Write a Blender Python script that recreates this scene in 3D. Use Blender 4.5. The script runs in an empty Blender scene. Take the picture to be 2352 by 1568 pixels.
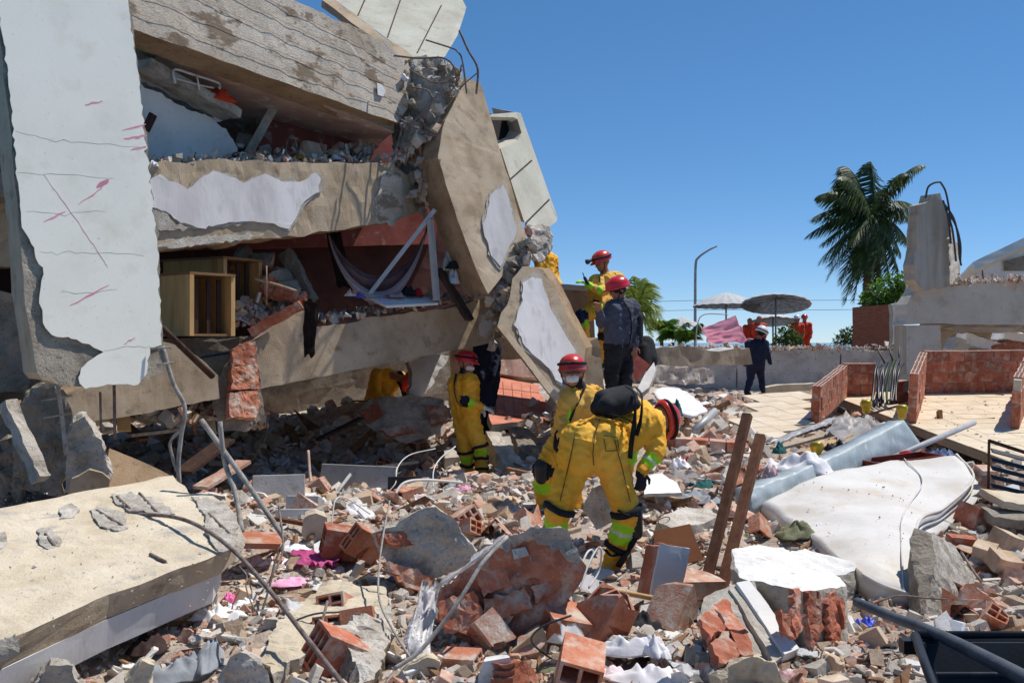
import bpy, bmesh, math, random
import numpy as np
from mathutils import Vector, Matrix, noise

random.seed(11)
rng = np.random.default_rng(11)
scn = bpy.context.scene
col = scn.collection

# ------------------------------------------------------------ camera, sky, sun
F, CX, CY, CH = 2287.0, 1176.0, 784.0, 1.7
cam = bpy.data.cameras.new('camera'); cam.lens = 35.0; cam.sensor_width = 36.0
cam.clip_start = 0.05; cam.clip_end = 6000
camo = bpy.data.objects.new('camera', cam); col.objects.link(camo)
camo.location = (0, 0, CH); camo.rotation_euler = (math.radians(90), 0, 0)
scn.camera = camo

SUN_EL, SUN_AZ = math.radians(61), math.radians(64)   # azimuth clockwise from +Y (view direction)
sdir = Vector((math.sin(SUN_AZ)*math.cos(SUN_EL), math.cos(SUN_AZ)*math.cos(SUN_EL), math.sin(SUN_EL)))
world = bpy.data.worlds.new('World'); scn.world = world; world.use_nodes = True
wn = world.node_tree; wn.nodes.clear()
sky = wn.nodes.new('ShaderNodeTexSky'); sky.sky_type = 'NISHITA'; sky.sun_disc = False
sky.sun_elevation = SUN_EL; sky.sun_rotation = SUN_AZ
sky.altitude = 0; sky.air_density = 0.6; sky.dust_density = 0.0; sky.ozone_density = 10.0
bg = wn.nodes.new('ShaderNodeBackground'); bg.inputs[1].default_value = 0.135
hsn = wn.nodes.new('ShaderNodeHueSaturation'); hsn.inputs['Saturation'].default_value = 1.13
wo = wn.nodes.new('ShaderNodeOutputWorld')
wn.links.new(sky.outputs[0], hsn.inputs['Color']); gmn = wn.nodes.new('ShaderNodeGamma'); gmn.inputs[1].default_value = 0.76
wn.links.new(hsn.outputs[0], gmn.inputs[0]); wn.links.new(gmn.outputs[0], bg.inputs[0]); wn.links.new(bg.outputs[0], wo.inputs[0])
sl = bpy.data.lights.new('sun', 'SUN'); sl.energy = 3.5; sl.angle = math.radians(0.53); sl.color = (1.0, 0.955, 0.89)
so = bpy.data.objects.new('sun', sl); col.objects.link(so)
so.rotation_euler = (-sdir).to_track_quat('-Z', 'Y').to_euler(); so.location = (0, 0, 60)
scn.view_settings.view_transform = 'Standard'; scn.view_settings.look = 'None'
scn.view_settings.exposure = 0.48; scn.view_settings.gamma = 1.0
scn.view_settings.use_curve_mapping = False
scn.render.engine = 'CYCLES'
scn.cycles.max_bounces = 8; scn.cycles.diffuse_bounces = 6
scn.cycles.use_denoising = True

CAM = Vector((0, 0, CH))
def P(u, v, d):
    return Vector(((u-CX)*d/F, d, CH-(v-CY)*d/F))

# ------------------------------------------------------------ materials
M = {}
def lin(c):
    return tuple(((x/255)/12.92 if x <= 10 else (((x/255)+0.055)/1.055)**2.4) for x in c)
def mat(name, cols, scale=3.0, rough=0.9, bump=0.35, bscale=45, speck=None, stretch=(1, 1, 1), var=0.12,
        metal=0.0, lo=0.32, hi=0.68, spec=0.25, island=False, trans=None, transl=0., bdist=0.02, speck2=None, coat=0.0):
    m = bpy.data.materials.new(name); m.use_nodes = True
    nt = m.node_tree; N = nt.nodes; L = nt.links; N.clear()
    out = N.new('ShaderNodeOutputMaterial'); b = N.new('ShaderNodeBsdfPrincipled')
    L.new(b.outputs[0], out.inputs[0])
    tc = N.new('ShaderNodeTexCoord'); mp = N.new('ShaderNodeMapping'); mp.inputs['Scale'].default_value = stretch
    L.new(tc.outputs['Object'], mp.inputs[0])
    oi = N.new('ShaderNodeObjectInfo')
    # every copy gets its own piece of the pattern
    off = N.new('ShaderNodeVectorMath'); off.operation = 'SCALE'; off.inputs[0].default_value = (37, 19, 53)
    L.new(oi.outputs['Random'], off.inputs['Scale'])
    add = N.new('ShaderNodeVectorMath'); L.new(mp.outputs[0], add.inputs[0]); L.new(off.outputs[0], add.inputs[1])
    co = add.outputs[0]
    def nz(s, det=6, r=0.6):
        n = N.new('ShaderNodeTexNoise'); n.inputs['Scale'].default_value = s; n.inputs['Detail'].default_value = det
        n.inputs['Roughness'].default_value = r; L.new(co, n.inputs['Vector']); return n.outputs[0]
    n1 = nz(scale, 8, 0.62)
    r = N.new('ShaderNodeValToRGB'); e = r.color_ramp.elements
    k = len(cols)
    while len(e) < k: e.new(0.5)
    for i, c in enumerate(cols):
        e[i].position = lo+(hi-lo)*i/max(1, k-1); e[i].color = (*lin(c), 1)
    L.new(n1, r.inputs[0]); cur = r.outputs[0]
    for sp in (speck, speck2):
        if sp:
            c, s, a, bb = sp
            n2 = nz(s, 5, 0.65); r2 = N.new('ShaderNodeValToRGB')
            r2.color_ramp.elements[0].position = a; r2.color_ramp.elements[1].position = bb
            L.new(n2, r2.inputs[0]); mx = N.new('ShaderNodeMix'); mx.data_type = 'RGBA'
            L.new(r2.outputs[0], mx.inputs['Factor']); L.new(cur, mx.inputs['A']); mx.inputs['B'].default_value = (*lin(c), 1)
            cur = mx.outputs['Result']
    if var:
        hs = N.new('ShaderNodeHueSaturation'); mr = N.new('ShaderNodeMapRange')
        if island:
            gm = N.new('ShaderNodeNewGeometry'); L.new(gm.outputs['Random Per Island'], mr.inputs[0])
        else:
            L.new(oi.outputs['Random'], mr.inputs[0])
        mr.inputs[3].default_value = 1-var; mr.inputs[4].default_value = 1+var
        L.new(mr.outputs[0], hs.inputs['Value']); L.new(cur, hs.inputs['Color']); cur = hs.outputs[0]
    L.new(cur, b.inputs['Base Color'])
    b.inputs['Roughness'].default_value = rough; b.inputs['Metallic'].default_value = metal
    b.inputs['Specular IOR Level'].default_value = spec
    if coat: b.inputs['Coat Weight'].default_value = coat; b.inputs['Coat Roughness'].default_value = 0.15
    if trans: b.inputs['Alpha'].default_value = trans
    if bump:
        bm_ = N.new('ShaderNodeBump'); bm_.inputs['Strength'].default_value = bump; bm_.inputs['Distance'].default_value = bdist
        L.new(nz(bscale, 6, 0.7), bm_.inputs['Height'])
        L.new(bm_.outputs[0], b.inputs['Normal'])
    if transl:
        tb = N.new('ShaderNodeBsdfTranslucent'); L.new(cur, tb.inputs[0]); ms = N.new('ShaderNodeMixShader'); ms.inputs[0].default_value = transl
        L.new(b.outputs[0], ms.inputs[1]); L.new(tb.outputs[0], ms.inputs[2]); L.new(ms.outputs[0], out.inputs[0])
    M[name] = m
    return m

mat('concrete_grey', [(146, 137, 124), (188, 179, 166), (210, 203, 192)], 5, bump=.9, bscale=38, speck=((104, 97, 88), 60, .58, .7), speck2=((216, 210, 200), 45, .6, .7))
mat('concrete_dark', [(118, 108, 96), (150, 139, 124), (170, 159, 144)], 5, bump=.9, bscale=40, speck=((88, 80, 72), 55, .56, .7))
mat('concrete_tan', [(158, 138, 112), (184, 164, 138), (196, 178, 154)], 2.2, bump=.5, bscale=90, speck=((138, 118, 94), 7, .56, .74), speck2=((116, 98, 78), 90, .62, .72))
mat('concrete_board', [(180, 164, 143), (208, 194, 175), (218, 206, 190)], 1.6, bump=.5, bscale=46, stretch=(.6, .6, 1.2), speck=((142, 123, 103), 4, .54, .6), speck2=((156, 138, 118), 60, .53, .68), bdist=.02)
mat('concrete_brown', [(134, 110, 85), (162, 136, 108), (178, 154, 126)], 2.5, bump=.5, bscale=70, speck=((116, 94, 72), 14, .56, .72))
mat('slab_cream', [(184, 168, 142), (204, 190, 166), (214, 202, 180)], 2.5, bump=.55, bscale=60, speck=((176, 168, 156), 4, .58, .68), speck2=((158, 140, 114), 45, .6, .72))
mat('plaster_pale', [(228, 224, 210), (238, 234, 220), (240, 236, 222)], 1.3, bump=.06, bscale=40, speck=((214, 206, 188), 3, .56, .85), speck2=((196, 188, 172), 26, .64, .76), var=0)
mat('plaster_white', [(212, 208, 202), (226, 223, 218), (232, 230, 225)], 2, bump=.25, bscale=40, speck=((190, 182, 172), 12, .58, .75), speck2=((172, 162, 150), 60, .66, .78))
mat('plaster_grey', [(192, 187, 184), (212, 208, 206), (222, 219, 216)], 1.8, bump=.12, bscale=40, stretch=(1, 1, .3), speck=((176, 168, 162), 5, .56, .75), speck2=((160, 152, 144), 40, .66, .78))
mat('plaster_pink', [(172, 140, 126), (190, 160, 146), (200, 174, 160)], 2, bump=.25, bscale=30, speck=((208, 198, 188), 6, .56, .64))
mat('balcony_paint', [(172, 168, 152), (188, 184, 168), (198, 195, 181)], 2, bump=.3, bscale=40, speck=((140, 136, 122), 5, .58, .78), speck2=((154, 150, 136), 30, .58, .75), var=.03)
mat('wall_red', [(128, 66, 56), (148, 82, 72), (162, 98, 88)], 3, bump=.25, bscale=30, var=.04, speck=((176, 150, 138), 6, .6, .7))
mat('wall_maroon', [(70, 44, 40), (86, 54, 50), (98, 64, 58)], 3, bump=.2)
mat('ceiling_green', [(96, 122, 92), (120, 138, 108), (150, 150, 126)], 3, bump=.2)
mat('brick_red', [(152, 88, 66), (178, 106, 80), (194, 130, 106)], 5, bump=.5, bscale=45, speck=((194, 172, 154), 7, .5, .68), speck2=((124, 72, 56), 24, .62, .74), var=.2)
mat('brick_orange', [(164, 98, 70), (188, 118, 88), (202, 142, 116)], 5, bump=.55, bscale=40, speck=((200, 182, 164), 7, .47, .66), speck2=((138, 80, 58), 24, .6, .74), var=.16)
mat('brick_dusty', [(160, 116, 96), (186, 142, 120), (200, 168, 150)], 6, bump=.5, bscale=40, speck=((204, 192, 178), 9, .48, .66), var=.16)
mat('brick_top', [(176, 140, 124), (196, 166, 150), (206, 186, 172)], 12, bump=.5, bscale=40, var=.1)
mat('mortar', [(168, 158, 142), (186, 178, 164), (198, 192, 182)], 9, bump=.8, bscale=50, speck=((140, 130, 116), 40, .6, .7))
mat('rubble_dust', [(150, 132, 116), (180, 163, 147), (198, 184, 170)], 2.6, bump=.9, bscale=24, speck=((156, 100, 78), 9, .57, .66), speck2=((205, 198, 188), 14, .61, .7), var=0, bdist=.03)
mat('frag_concrete', [(168, 158, 145), (192, 183, 171), (206, 198, 188)], 8, bump=.7, bscale=50, island=True, var=.16)
mat('frag_brick', [(168, 116, 95), (190, 140, 118), (203, 166, 146)], 8, bump=.6, bscale=45, island=True, var=.18, speck=((200, 184, 168), 14, .48, .66))
mat('frag_plaster', [(192, 184, 174), (214, 208, 200), (228, 224, 218)], 7, bump=.4, island=True, var=.12)
mat('frag_tan', [(172, 146, 118), (194, 170, 144), (206, 186, 164)], 7, bump=.5, island=True, var=.18)
mat('frag_wood', [(104, 74, 52), (138, 102, 74), (166, 132, 100)], 6, bump=.5, island=True, var=.25, stretch=(1, 1, .3))
mat('frag_white', [(222, 222, 220), (234, 234, 232)], 5, bump=.2, island=True, var=.05)
mat('rebar', [(96, 76, 66), (128, 112, 104), (150, 142, 136)], 14, rough=.7, bump=.6, bscale=120, var=.1)
mat('rebar_grey', [(132, 124, 116), (166, 160, 152), (184, 180, 174)], 16, rough=.75, bump=.6, bscale=110, var=.08)
mat('wire_dark', [(60, 56, 54), (86, 82, 80)], 10, rough=.6, bump=.2)
mat('cable_white', [(196, 194, 190), (214, 212, 208)], 8, rough=.6, bump=.1)
mat('metal_grey', [(150, 152, 156), (178, 180, 184)], 6, rough=.45, bump=.1, metal=.3)
mat('aluminium', [(164, 164, 164), (186, 186, 184)], 4, rough=.45, bump=.1, metal=.2)
mat('wood_pine', [(176, 136, 84), (196, 158, 104), (206, 170, 118)], 3, rough=.6, bump=.15, stretch=(3, 3, .6))
mat('wood_top', [(128, 96, 64), (146, 112, 78)], 4, rough=.65, bump=.2)
mat('wood_brown', [(84, 52, 34), (108, 68, 46), (126, 84, 60)], 5, rough=.7, bump=.35, stretch=(5, 5, .5))
mat('wood_dark', [(46, 30, 24), (64, 44, 36), (80, 58, 48)], 5, rough=.75, bump=.3, stretch=(4, 4, .6))
mat('wood_grey', [(140, 122, 102), (168, 150, 128), (186, 170, 150)], 5, rough=.8, bump=.35, stretch=(4, 4, .6))
mat('wood_red', [(98, 40, 30), (124, 54, 40), (140, 70, 54)], 5, rough=.5, bump=.2)
mat('hardboard', [(128, 80, 50), (146, 94, 62), (154, 106, 74)], 3, rough=.75, bump=.1)
mat('bamboo', [(176, 138, 92), (198, 162, 116)], 6, rough=.6, bump=.2)
mat('tile_cream', [(206, 186, 156), (218, 200, 172), (226, 210, 186)], 2, rough=.5, bump=.06, var=.04, speck=((196, 178, 150), 12, .6, .8))
mat('tile_floor_red', [(182, 106, 82), (198, 124, 100), (206, 140, 118)], 4, rough=.7, bump=.2, var=.06)
mat('grout', [(128, 116, 100), (146, 134, 118)], 8, bump=.4)
mat('mattress_white', [(196, 188, 178), (212, 208, 202), (220, 217, 213)], 1.4, rough=.85, bump=.35, bscale=22, speck=((198, 182, 158), 2.2, .55, .75), speck2=((182, 172, 160), 14, .62, .8), var=.03, bdist=.012)
mat('plastic_film', [(150, 160, 162), (166, 176, 178), (184, 192, 192)], 2, rough=.4, bump=.4, bscale=14, stretch=(3, .8, .8), spec=.4, var=0, bdist=.01, speck=((204, 210, 210), 7, .6, .72))
mat('cloth_white', [(208, 205, 206), (224, 222, 224), (232, 231, 232)], 4, rough=.9, bump=.25, bscale=14)
mat('cloth_grey', [(120, 124, 128), (146, 150, 154), (164, 168, 172)], 5, rough=.9, bump=.3, bscale=16)
mat('cloth_pink', [(226, 100, 164), (238, 122, 182), (242, 140, 192)], 4, rough=.85, bump=.3, bscale=16)
mat('cloth_palepink', [(236, 160, 196), (242, 180, 208)], 4, rough=.9, bump=.2)
mat('cloth_maroon', [(128, 94, 96), (154, 120, 122), (172, 142, 144)], 5, rough=.9, bump=.3)
mat('cloth_mauve', [(206, 186, 190), (222, 208, 210)], 5, rough=.9, bump=.3)
mat('cloth_black', [(22, 22, 24), (34, 34, 38), (46, 46, 50)], 6, rough=.85, bump=.3, bscale=20)
mat('cloth_denim', [(52, 66, 96), (82, 98, 130), (140, 152, 178)], 9, rough=.9, bump=.3)
mat('cloth_olive', [(92, 92, 68), (120, 120, 92), (142, 140, 112)], 7, rough=.9, bump=.3)
mat('cloth_red', [(176, 30, 36), (198, 44, 50)], 5, rough=.8, bump=.2)
mat('cloth_teal', [(30, 86, 84), (48, 110, 106)], 5, rough=.8, bump=.2)
mat('cloth_blue', [(64, 84, 168), (90, 110, 196)], 5, rough=.7, bump=.2)
mat('cloth_brown', [(48, 36, 34), (66, 50, 46)], 5, rough=.9, bump=.3)
mat('cloth_print', [(212, 208, 206), (190, 150, 150), (70, 66, 72)], 14, rough=.9, bump=.2)
mat('sheet_pink', [(244, 176, 196), (248, 196, 212), (250, 208, 220)], 2.5, rough=.8, bump=.1, bscale=8, transl=.5)
mat('plastic_black', [(24, 25, 28), (34, 36, 40)], 8, rough=.45, bump=.12, bscale=60, spec=.45)
mat('plastic_edge', [(70, 74, 80), (96, 100, 106)], 10, rough=.55, bump=.2)
mat('plastic_blue', [(50, 70, 190), (76, 98, 214)], 6, rough=.4, bump=.1)
mat('pipe_grey', [(140, 140, 142), (172, 172, 174)], 6, rough=.5, bump=.1)
mat('gold', [(176, 142, 40), (206, 174, 66)], 8, rough=.35, bump=.1, metal=.5)
mat('paper_white', [(226, 226, 226), (238, 238, 238)], 4, rough=.8, bump=.1)
mat('panel_bluegrey', [(152, 150, 148), (176, 174, 172)], 3, rough=.7, bump=.25, speck=((140, 132, 124), 9, .56, .72))
mat('paint_pink', [(206, 130, 144), (222, 160, 170)], 20, rough=.8, bump=.1, var=.1)
mat('crack', [(128, 126, 120), (150, 148, 142)], 20, rough=1, bump=0, var=0)
mat('coverall', [(222, 154, 34), (240, 176, 54), (246, 190, 78)], 4, rough=.8, bump=.5, bscale=22, var=.05, bdist=.02, speck=((176, 128, 44), 3.2, .58, .78), speck2=((190, 160, 96), 9, .62, .8))
mat('coverall_pale', [(208, 154, 56), (224, 174, 80), (232, 188, 102)], 4, rough=.8, bump=.5, bscale=22, var=.03, bdist=.02, speck=((190, 158, 92), 5, .56, .78))
mat('hivis', [(150, 214, 30), (176, 232, 46)], 6, rough=.5, bump=.2, var=0)
mat('reflective', [(196, 200, 190), (214, 218, 208)], 6, rough=.35, bump=.1, var=0)
mat('navy', [(24, 30, 50), (36, 43, 66)], 5, rough=.85, bump=.4, bscale=14)
mat('charcoal', [(58, 60, 70), (74, 76, 88), (86, 88, 100)], 5, rough=.85, bump=.45, bscale=12, bdist=.03)
mat('skin', [(150, 100, 78), (172, 120, 96)], 8, rough=.6, bump=.05, var=.04)
mat('helmet_red', [(196, 44, 30), (214, 58, 40)], 4, rough=.3, bump=.03, spec=.5, coat=.4, var=.03)
mat('helmet_scarlet', [(196, 20, 28), (214, 30, 36)], 4, rough=.28, bump=.03, spec=.5, coat=.5, var=0)
mat('helmet_white', [(214, 216, 220), (228, 230, 232)], 4, rough=.3, bump=.03, spec=.5, coat=.3, var=0)
mat('mask_white', [(214, 218, 214), (228, 230, 226)], 8, rough=.8, bump=.1, var=0)
mat('lens_dark', [(30, 32, 36), (44, 46, 50)], 4, rough=.2, bump=0, spec=.6)
mat('vest_red', [(176, 40, 26), (200, 62, 36), (212, 92, 58)], 8, rough=.8, bump=.2)
mat('palm_leaf', [(44, 60, 26), (68, 86, 40), (96, 112, 58)], 3, rough=.5, bump=.1, spec=.45, island=True, var=.3, transl=.35)
mat('palm_pale', [(104, 122, 44), (136, 152, 62), (168, 178, 90)], 3, rough=.55, bump=.1, spec=.4, island=True, var=.2, transl=.35)
mat('palm_dry', [(84, 62, 40), (112, 84, 54)], 3, rough=.8, bump=.2, island=True, var=.25)
mat('palm_trunk', [(96, 82, 66), (126, 110, 92)], 6, rough=.9, bump=.8, bscale=12)
mat('leaf', [(62, 94, 26), (90, 126, 40), (120, 154, 60)], 3, rough=.5, bump=0, spec=.4, island=True, var=.3, transl=.4)
mat('leaf_dark', [(46, 72, 26), (66, 94, 36), (88, 116, 48)], 3, rough=.5, bump=0, spec=.4, island=True, var=.3, transl=.4)
mat('bark', [(92, 78, 64), (122, 106, 90)], 8, bump=.7)
mat('parasol_white', [(214, 214, 212), (228, 228, 226)], 4, rough=.85, bump=.1, transl=.35)
mat('parasol_dark', [(96, 104, 118), (122, 130, 144), (160, 168, 180)], 9, rough=.85, bump=.2, transl=.35)
mat('steel_pole', [(128, 132, 136), (158, 162, 166)], 5, rough=.5, bump=.05, metal=.3)
mat('wall_rough', [(160, 156, 150), (188, 185, 180), (202, 200, 195)], 3, bump=.9, bscale=14, speck=((128, 122, 114), 12, .58, .68), var=.03)
mat('house_grey', [(188, 176, 160), (202, 191, 174), (208, 198, 184)], 1.2, bump=.2, bscale=24, var=.03, speck=((170, 154, 134), 3, .55, .78), speck2=((150, 134, 114), 18, .62, .74))
mat('house_stain_shade', [(150, 138, 120), (172, 161, 144), (188, 178, 164)], 1.4, bump=.3, bscale=20, stretch=(3, 3, .4), var=.03)  # streaky house tone, darkened to carry the pillar's shade
mat('roof_white', [(206, 200, 188), (220, 216, 206)], 2, bump=.15)
mat('brick_far', [(126, 76, 58), (146, 92, 72), (156, 106, 86)], 6, bump=.3, stretch=(1, 1, 5), bscale=10, var=.03)
mat('ground_far', [(136, 120, 100), (160, 144, 124)], .8, bump=.3, var=0)
mat('water_sea', [(40, 92, 120), (54, 112, 140)], .05, rough=.15, bump=.1, var=0)
mat('opening_shade', [(30, 27, 25), (44, 38, 34)], 5, bump=.4)  # dark colour standing for shade inside the balcony opening

# ------------------------------------------------------------ object helpers
WL = {}
def link(name, me, mats, parent=None, label=None, cat=None, group=None, kind=None, origin=None, smooth=False):
    n = len(me.vertices)
    co = np.empty(n*3, 'f'); me.vertices.foreach_get('co', co); co = co.reshape(-1, 3)
    if origin is None:
        mn, mx = co.min(0), co.max(0); c = np.array([(mn[0]+mx[0])/2, (mn[1]+mx[1])/2, mn[2]])
    else: c = np.array(origin)
    co -= c; me.vertices.foreach_set('co', co.ravel().astype('f')); me.update()
    for m in mats: me.materials.append(M[m])
    if smooth:
        me.polygons.foreach_set('use_smooth', np.ones(len(me.polygons), bool))
    o = bpy.data.objects.new(name, me); col.objects.link(o)
    base = np.zeros(3)
    if parent is not None:
        o.parent = parent; base = WL[parent.name]
    o.location = c-base; WL[o.name] = c
    tag(o, label, cat, group, kind)
    return o
def tag(o, label=None, cat=None, group=None, kind=None):
    if label: o['label'] = label
    if cat: o['category'] = cat
    if group: o['group'] = group
    if cat and not kind: kind = 'thing'
    if kind: o['kind'] = kind
    return o
def empty(name, loc, label=None, cat=None, group=None, kind=None):
    o = bpy.data.objects.new(name, None); col.objects.link(o); o.location = loc; o.empty_display_size = .2
    WL[o.name] = np.array(loc, float); return tag(o, label, cat, group, kind)
def from_bm(bm, name='m'):
    me = bpy.data.meshes.new(name); bm.normal_update(); bm.to_mesh(me); bm.free(); return me
def refine(bm, L, it=7):
    for _ in range(it):
        es = [e for e in bm.edges if e.calc_length() > L]
        if not es: break
        bmesh.ops.subdivide_edges(bm, edges=es, cuts=1)
        fs = [f for f in bm.faces if len(f.verts) > 3]
        if fs: bmesh.ops.triangulate(bm, faces=fs)
def roughen(bm, amp, freq=4.0, seed=0.0):
    s = Vector((seed*3.1, seed*7.7, seed*1.9))
    for v in bm.verts:
        p = v.co*freq+s
        v.co += (noise.noise_vector(p)+0.5*noise.noise_vector(p*2.3)+.3*noise.noise_vector(p*5.1))*amp

class Pl:
    """plane through three (u,v,d) points, normal turned to the camera"""
    def __init__(s, a, b, c):
        a, b, c = P(*a), P(*b), P(*c); s.p = a; s.n = (b-a).cross(c-a).normalized()
        if s.n.dot(a-CAM) > 0: s.n = -s.n
    def at(s, u, v, off=0.0):
        r = Vector(((u-CX)/F, 1, -(v-CY)/F)); q = s.p+s.n*off
        return CAM+r*((q-CAM).dot(s.n)/r.dot(s.n))
def jag(uv, amp, seg=18, edges=None):
    out = []
    n = len(uv)
    for i in range(n):
        a, b = uv[i], uv[(i+1) % n]
        out.append(a)
        L = math.hypot(b[0]-a[0], b[1]-a[1])
        if amp <= 0 or (edges is not None and i not in edges): continue
        k = max(1, int(L/seg)); nx, ny = -(b[1]-a[1])/max(L, 1e-6), (b[0]-a[0])/max(L, 1e-6)
        for j in range(1, k):
            t = (j+random.uniform(-.3, .3))/k; o = random.gauss(0, amp)
            out.append((a[0]+(b[0]-a[0])*t+nx*o, a[1]+(b[1]-a[1])*t+ny*o))
    return out
def prism(name, pl, uv, th, mats, parent=None, j=0.0, seg=18, jedges=None, L=.25, rough=.012, rf=4., off=0., bvec=None,
          top=None, smooth=False, **kw):
    """solid whose camera-side face is the outline uv on the plane pl; mats = (face, sides)"""
    if name == 'plaster_patch' and mats[0] != 'plaster_pale' and parent is not None and j:
        cu = sum(q[0] for q in uv)/len(uv); cv = sum(q[1] for q in uv)/len(uv); R0 = max(math.hypot(q[0]-cu, q[1]-cv) for q in uv)
        w = [(q[0]+(q[0]-cu)/R0*6+random.gauss(0, 1.5), q[1]+(q[1]-cv)/R0*6+(2 if q[1] > cv else -2)+random.gauss(0, 1.5)) for q in uv]
        prism('render_layer', pl, w, th*.6, ('mortar', 'mortar'), parent, j=j*1.5, seg=seg, L=.1, rough=.004, off=off-.009)
    uv = jag(uv, j, seg, jedges) if j else list(uv)
    f = [pl.at(u, v, off) for u, v in uv]
    b = bvec if bvec is not None else -pl.n*th
    bm = bmesh.new()
    A = [bm.verts.new(p) for p in f]; B = [bm.verts.new(p+b) for p in f]
    fa = bm.faces.new(A); fb = bm.faces.new(B[::-1])
    n = len(A)
    fa.material_index = 0; fb.material_index = 1
    for i in range(n):
        q = bm.faces.new((A[(i+1) % n], A[i], B[i], B[(i+1) % n])); q.material_index = 1
    bmesh.ops.recalc_face_normals(bm, faces=bm.faces[:])
    if top is not None:
        for q in bm.faces:
            if q.normal.z > .6: q.material_index = top
    bmesh.ops.triangulate(bm, faces=[q for q in bm.faces if len(q.verts) > 3])
    if L: refine(bm, L)
    if rough: roughen(bm, rough, rf, random.random()*20)
    return link(name, from_bm(bm), mats, parent, smooth=smooth, **kw)
def hull(name, pts, mats, rule=None, parent=None, L=.09, rough=.02, rf=6., smooth=False, **kw):
    """broken lump: convex hull of points; rule(normal) -> material slot"""
    bm = bmesh.new()
    for p in pts: bm.verts.new(p)
    r = bmesh.ops.convex_hull(bm, input=bm.verts[:])
    kill = list({v for v in r['geom_interior'] if isinstance(v, bmesh.types.BMVert)} | {v for v in bm.verts if not v.link_faces})
    bmesh.ops.delete(bm, geom=kill, context='VERTS')
    bmesh.ops.recalc_face_normals(bm, faces=bm.faces[:])
    if rule:
        for q in bm.faces: q.material_index = rule(q.normal, q.calc_center_median())
    if L: refine(bm, L)
    if rough: roughen(bm, rough, rf, random.random()*20)
    return link(name, from_bm(bm), mats, parent, smooth=smooth, **kw)
def lump(uv, d, depth, back=.75, dback=0.0, mid=None):
    """points of a lump from its outline at depth d, with a smaller back outline"""
    pts = [P(u, v, d) for u, v in uv]
    cu = sum(p[0] for p in uv)/len(uv); cv = sum(p[1] for p in uv)/len(uv)
    pts += [P(cu+(u-cu)*back, cv+(v-cv)*back+dback, d+depth) for u, v in uv]
    if mid: pts += [P(*m) for m in mid]
    return pts
def catmull(pts, n=6):
    if len(pts) < 3 or n < 2: return list(pts)
    q = [pts[0]*2-pts[1]]+list(pts)+[pts[-1]*2-pts[-2]]; out = []
    for i in range(1, len(q)-2):
        a, b, c, d = q[i-1], q[i], q[i+1], q[i+2]
        for k in range(n):
            t = k/n
            out.append(.5*((2*b)+(c-a)*t+(2*a-5*b+4*c-d)*t*t+(3*b-a-3*c+d)*t**3))
    out.append(q[-2]); return out
def tube_bm(bm, pts, r, sides=7, mi=0, flat=1.0):
    rs = r if isinstance(r, (list, tuple)) else [r]*len(pts)
    rings = []; ref = Vector((.31, .17, .93))
    for i, p in enumerate(pts):
        t = (pts[min(i+1, len(pts)-1)]-pts[max(i-1, 0)])
        t = t.normalized() if t.length > 1e-9 else Vector((0, 0, 1))
        x = t.cross(ref)
        if x.length < .05: x = t.cross(Vector((1, 0, 0)))
        x.normalize(); y = t.cross(x)
        rr = rs[min(i, len(rs)-1)] if len(rs) == len(pts) else rs[0]+(rs[-1]-rs[0])*i/max(1, len(pts)-1)
        rings.append([bm.verts.new(p+(x*math.cos(a)+y*math.sin(a)*flat)*rr) for a in [2*math.pi*k/sides for k in range(sides)]])
    for a, b in zip(rings, rings[1:]):
        for k in range(sides):
            q = bm.faces.new((a[k], a[(k+1) % sides], b[(k+1) % sides], b[k])); q.material_index = mi
    for rg in (rings[0][::-1], rings[-1]):
        q = bm.faces.new(rg); q.material_index = mi
def tube(name, uvd, r, m, parent=None, n=6, sides=7, raw=False, **kw):
    pts = uvd if raw else [P(*q) for q in uvd]
    bm = bmesh.new(); tube_bm(bm, catmull(pts, n), r, sides)
    return link(name, from_bm(bm), [m], parent, smooth=True, **kw)
def bar(name, a, b, w, h, m, parent=None, raw=False, up=Vector((0, 0, 1)), L=.25, rough=.004, taper=1., **kw):
    """squared timber / strip between two points"""
    a, b = (a, b) if raw else (P(*a), P(*b))
    t = (b-a).normalized(); x = t.cross(up)
    if x.length < .05: x = t.cross(Vector((1, 0, 0)))
    x.normalize(); y = x.cross(t)
    bm = bmesh.new()
    def ring(p, s): return [bm.verts.new(p+x*(w/2*i*s)+y*(h/2*k*s)) for i, k in ((-1, -1), (1, -1), (1, 1), (-1, 1))]
    A, B = ring(a, 1), ring(b, taper)
    bm.faces.new(A[::-1]); bm.faces.new(B)
    for i in range(4): bm.faces.new((A[i], A[(i+1) % 4], B[(i+1) % 4], B[i]))
    bmesh.ops.recalc_face_normals(bm, faces=bm.faces[:])
    bmesh.ops.triangulate(bm, faces=bm.faces[:])
    if L: refine(bm, L)
    if rough: roughen(bm, rough, 7, random.random()*9)
    return link(name, from_bm(bm), [m], parent, **kw)
def boxm(bm, c, s, mi=0, R=None):
    vs = []
    for z in (-.5, .5):
        for y in (-.5, .5):
            for x in (-.5, .5):
                p = Vector((x*s[0], y*s[1], z*s[2]))
                vs.append(bm.verts.new(Vector(c)+(R @ p if R else p)))
    for f in ((0, 2, 3, 1), (4, 5, 7, 6), (0, 1, 5, 4), (2, 6, 7, 3), (1, 3, 7, 5), (0, 4, 6, 2)):
        q = bm.faces.new([vs[i] for i in f]); q.material_index = mi
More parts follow.
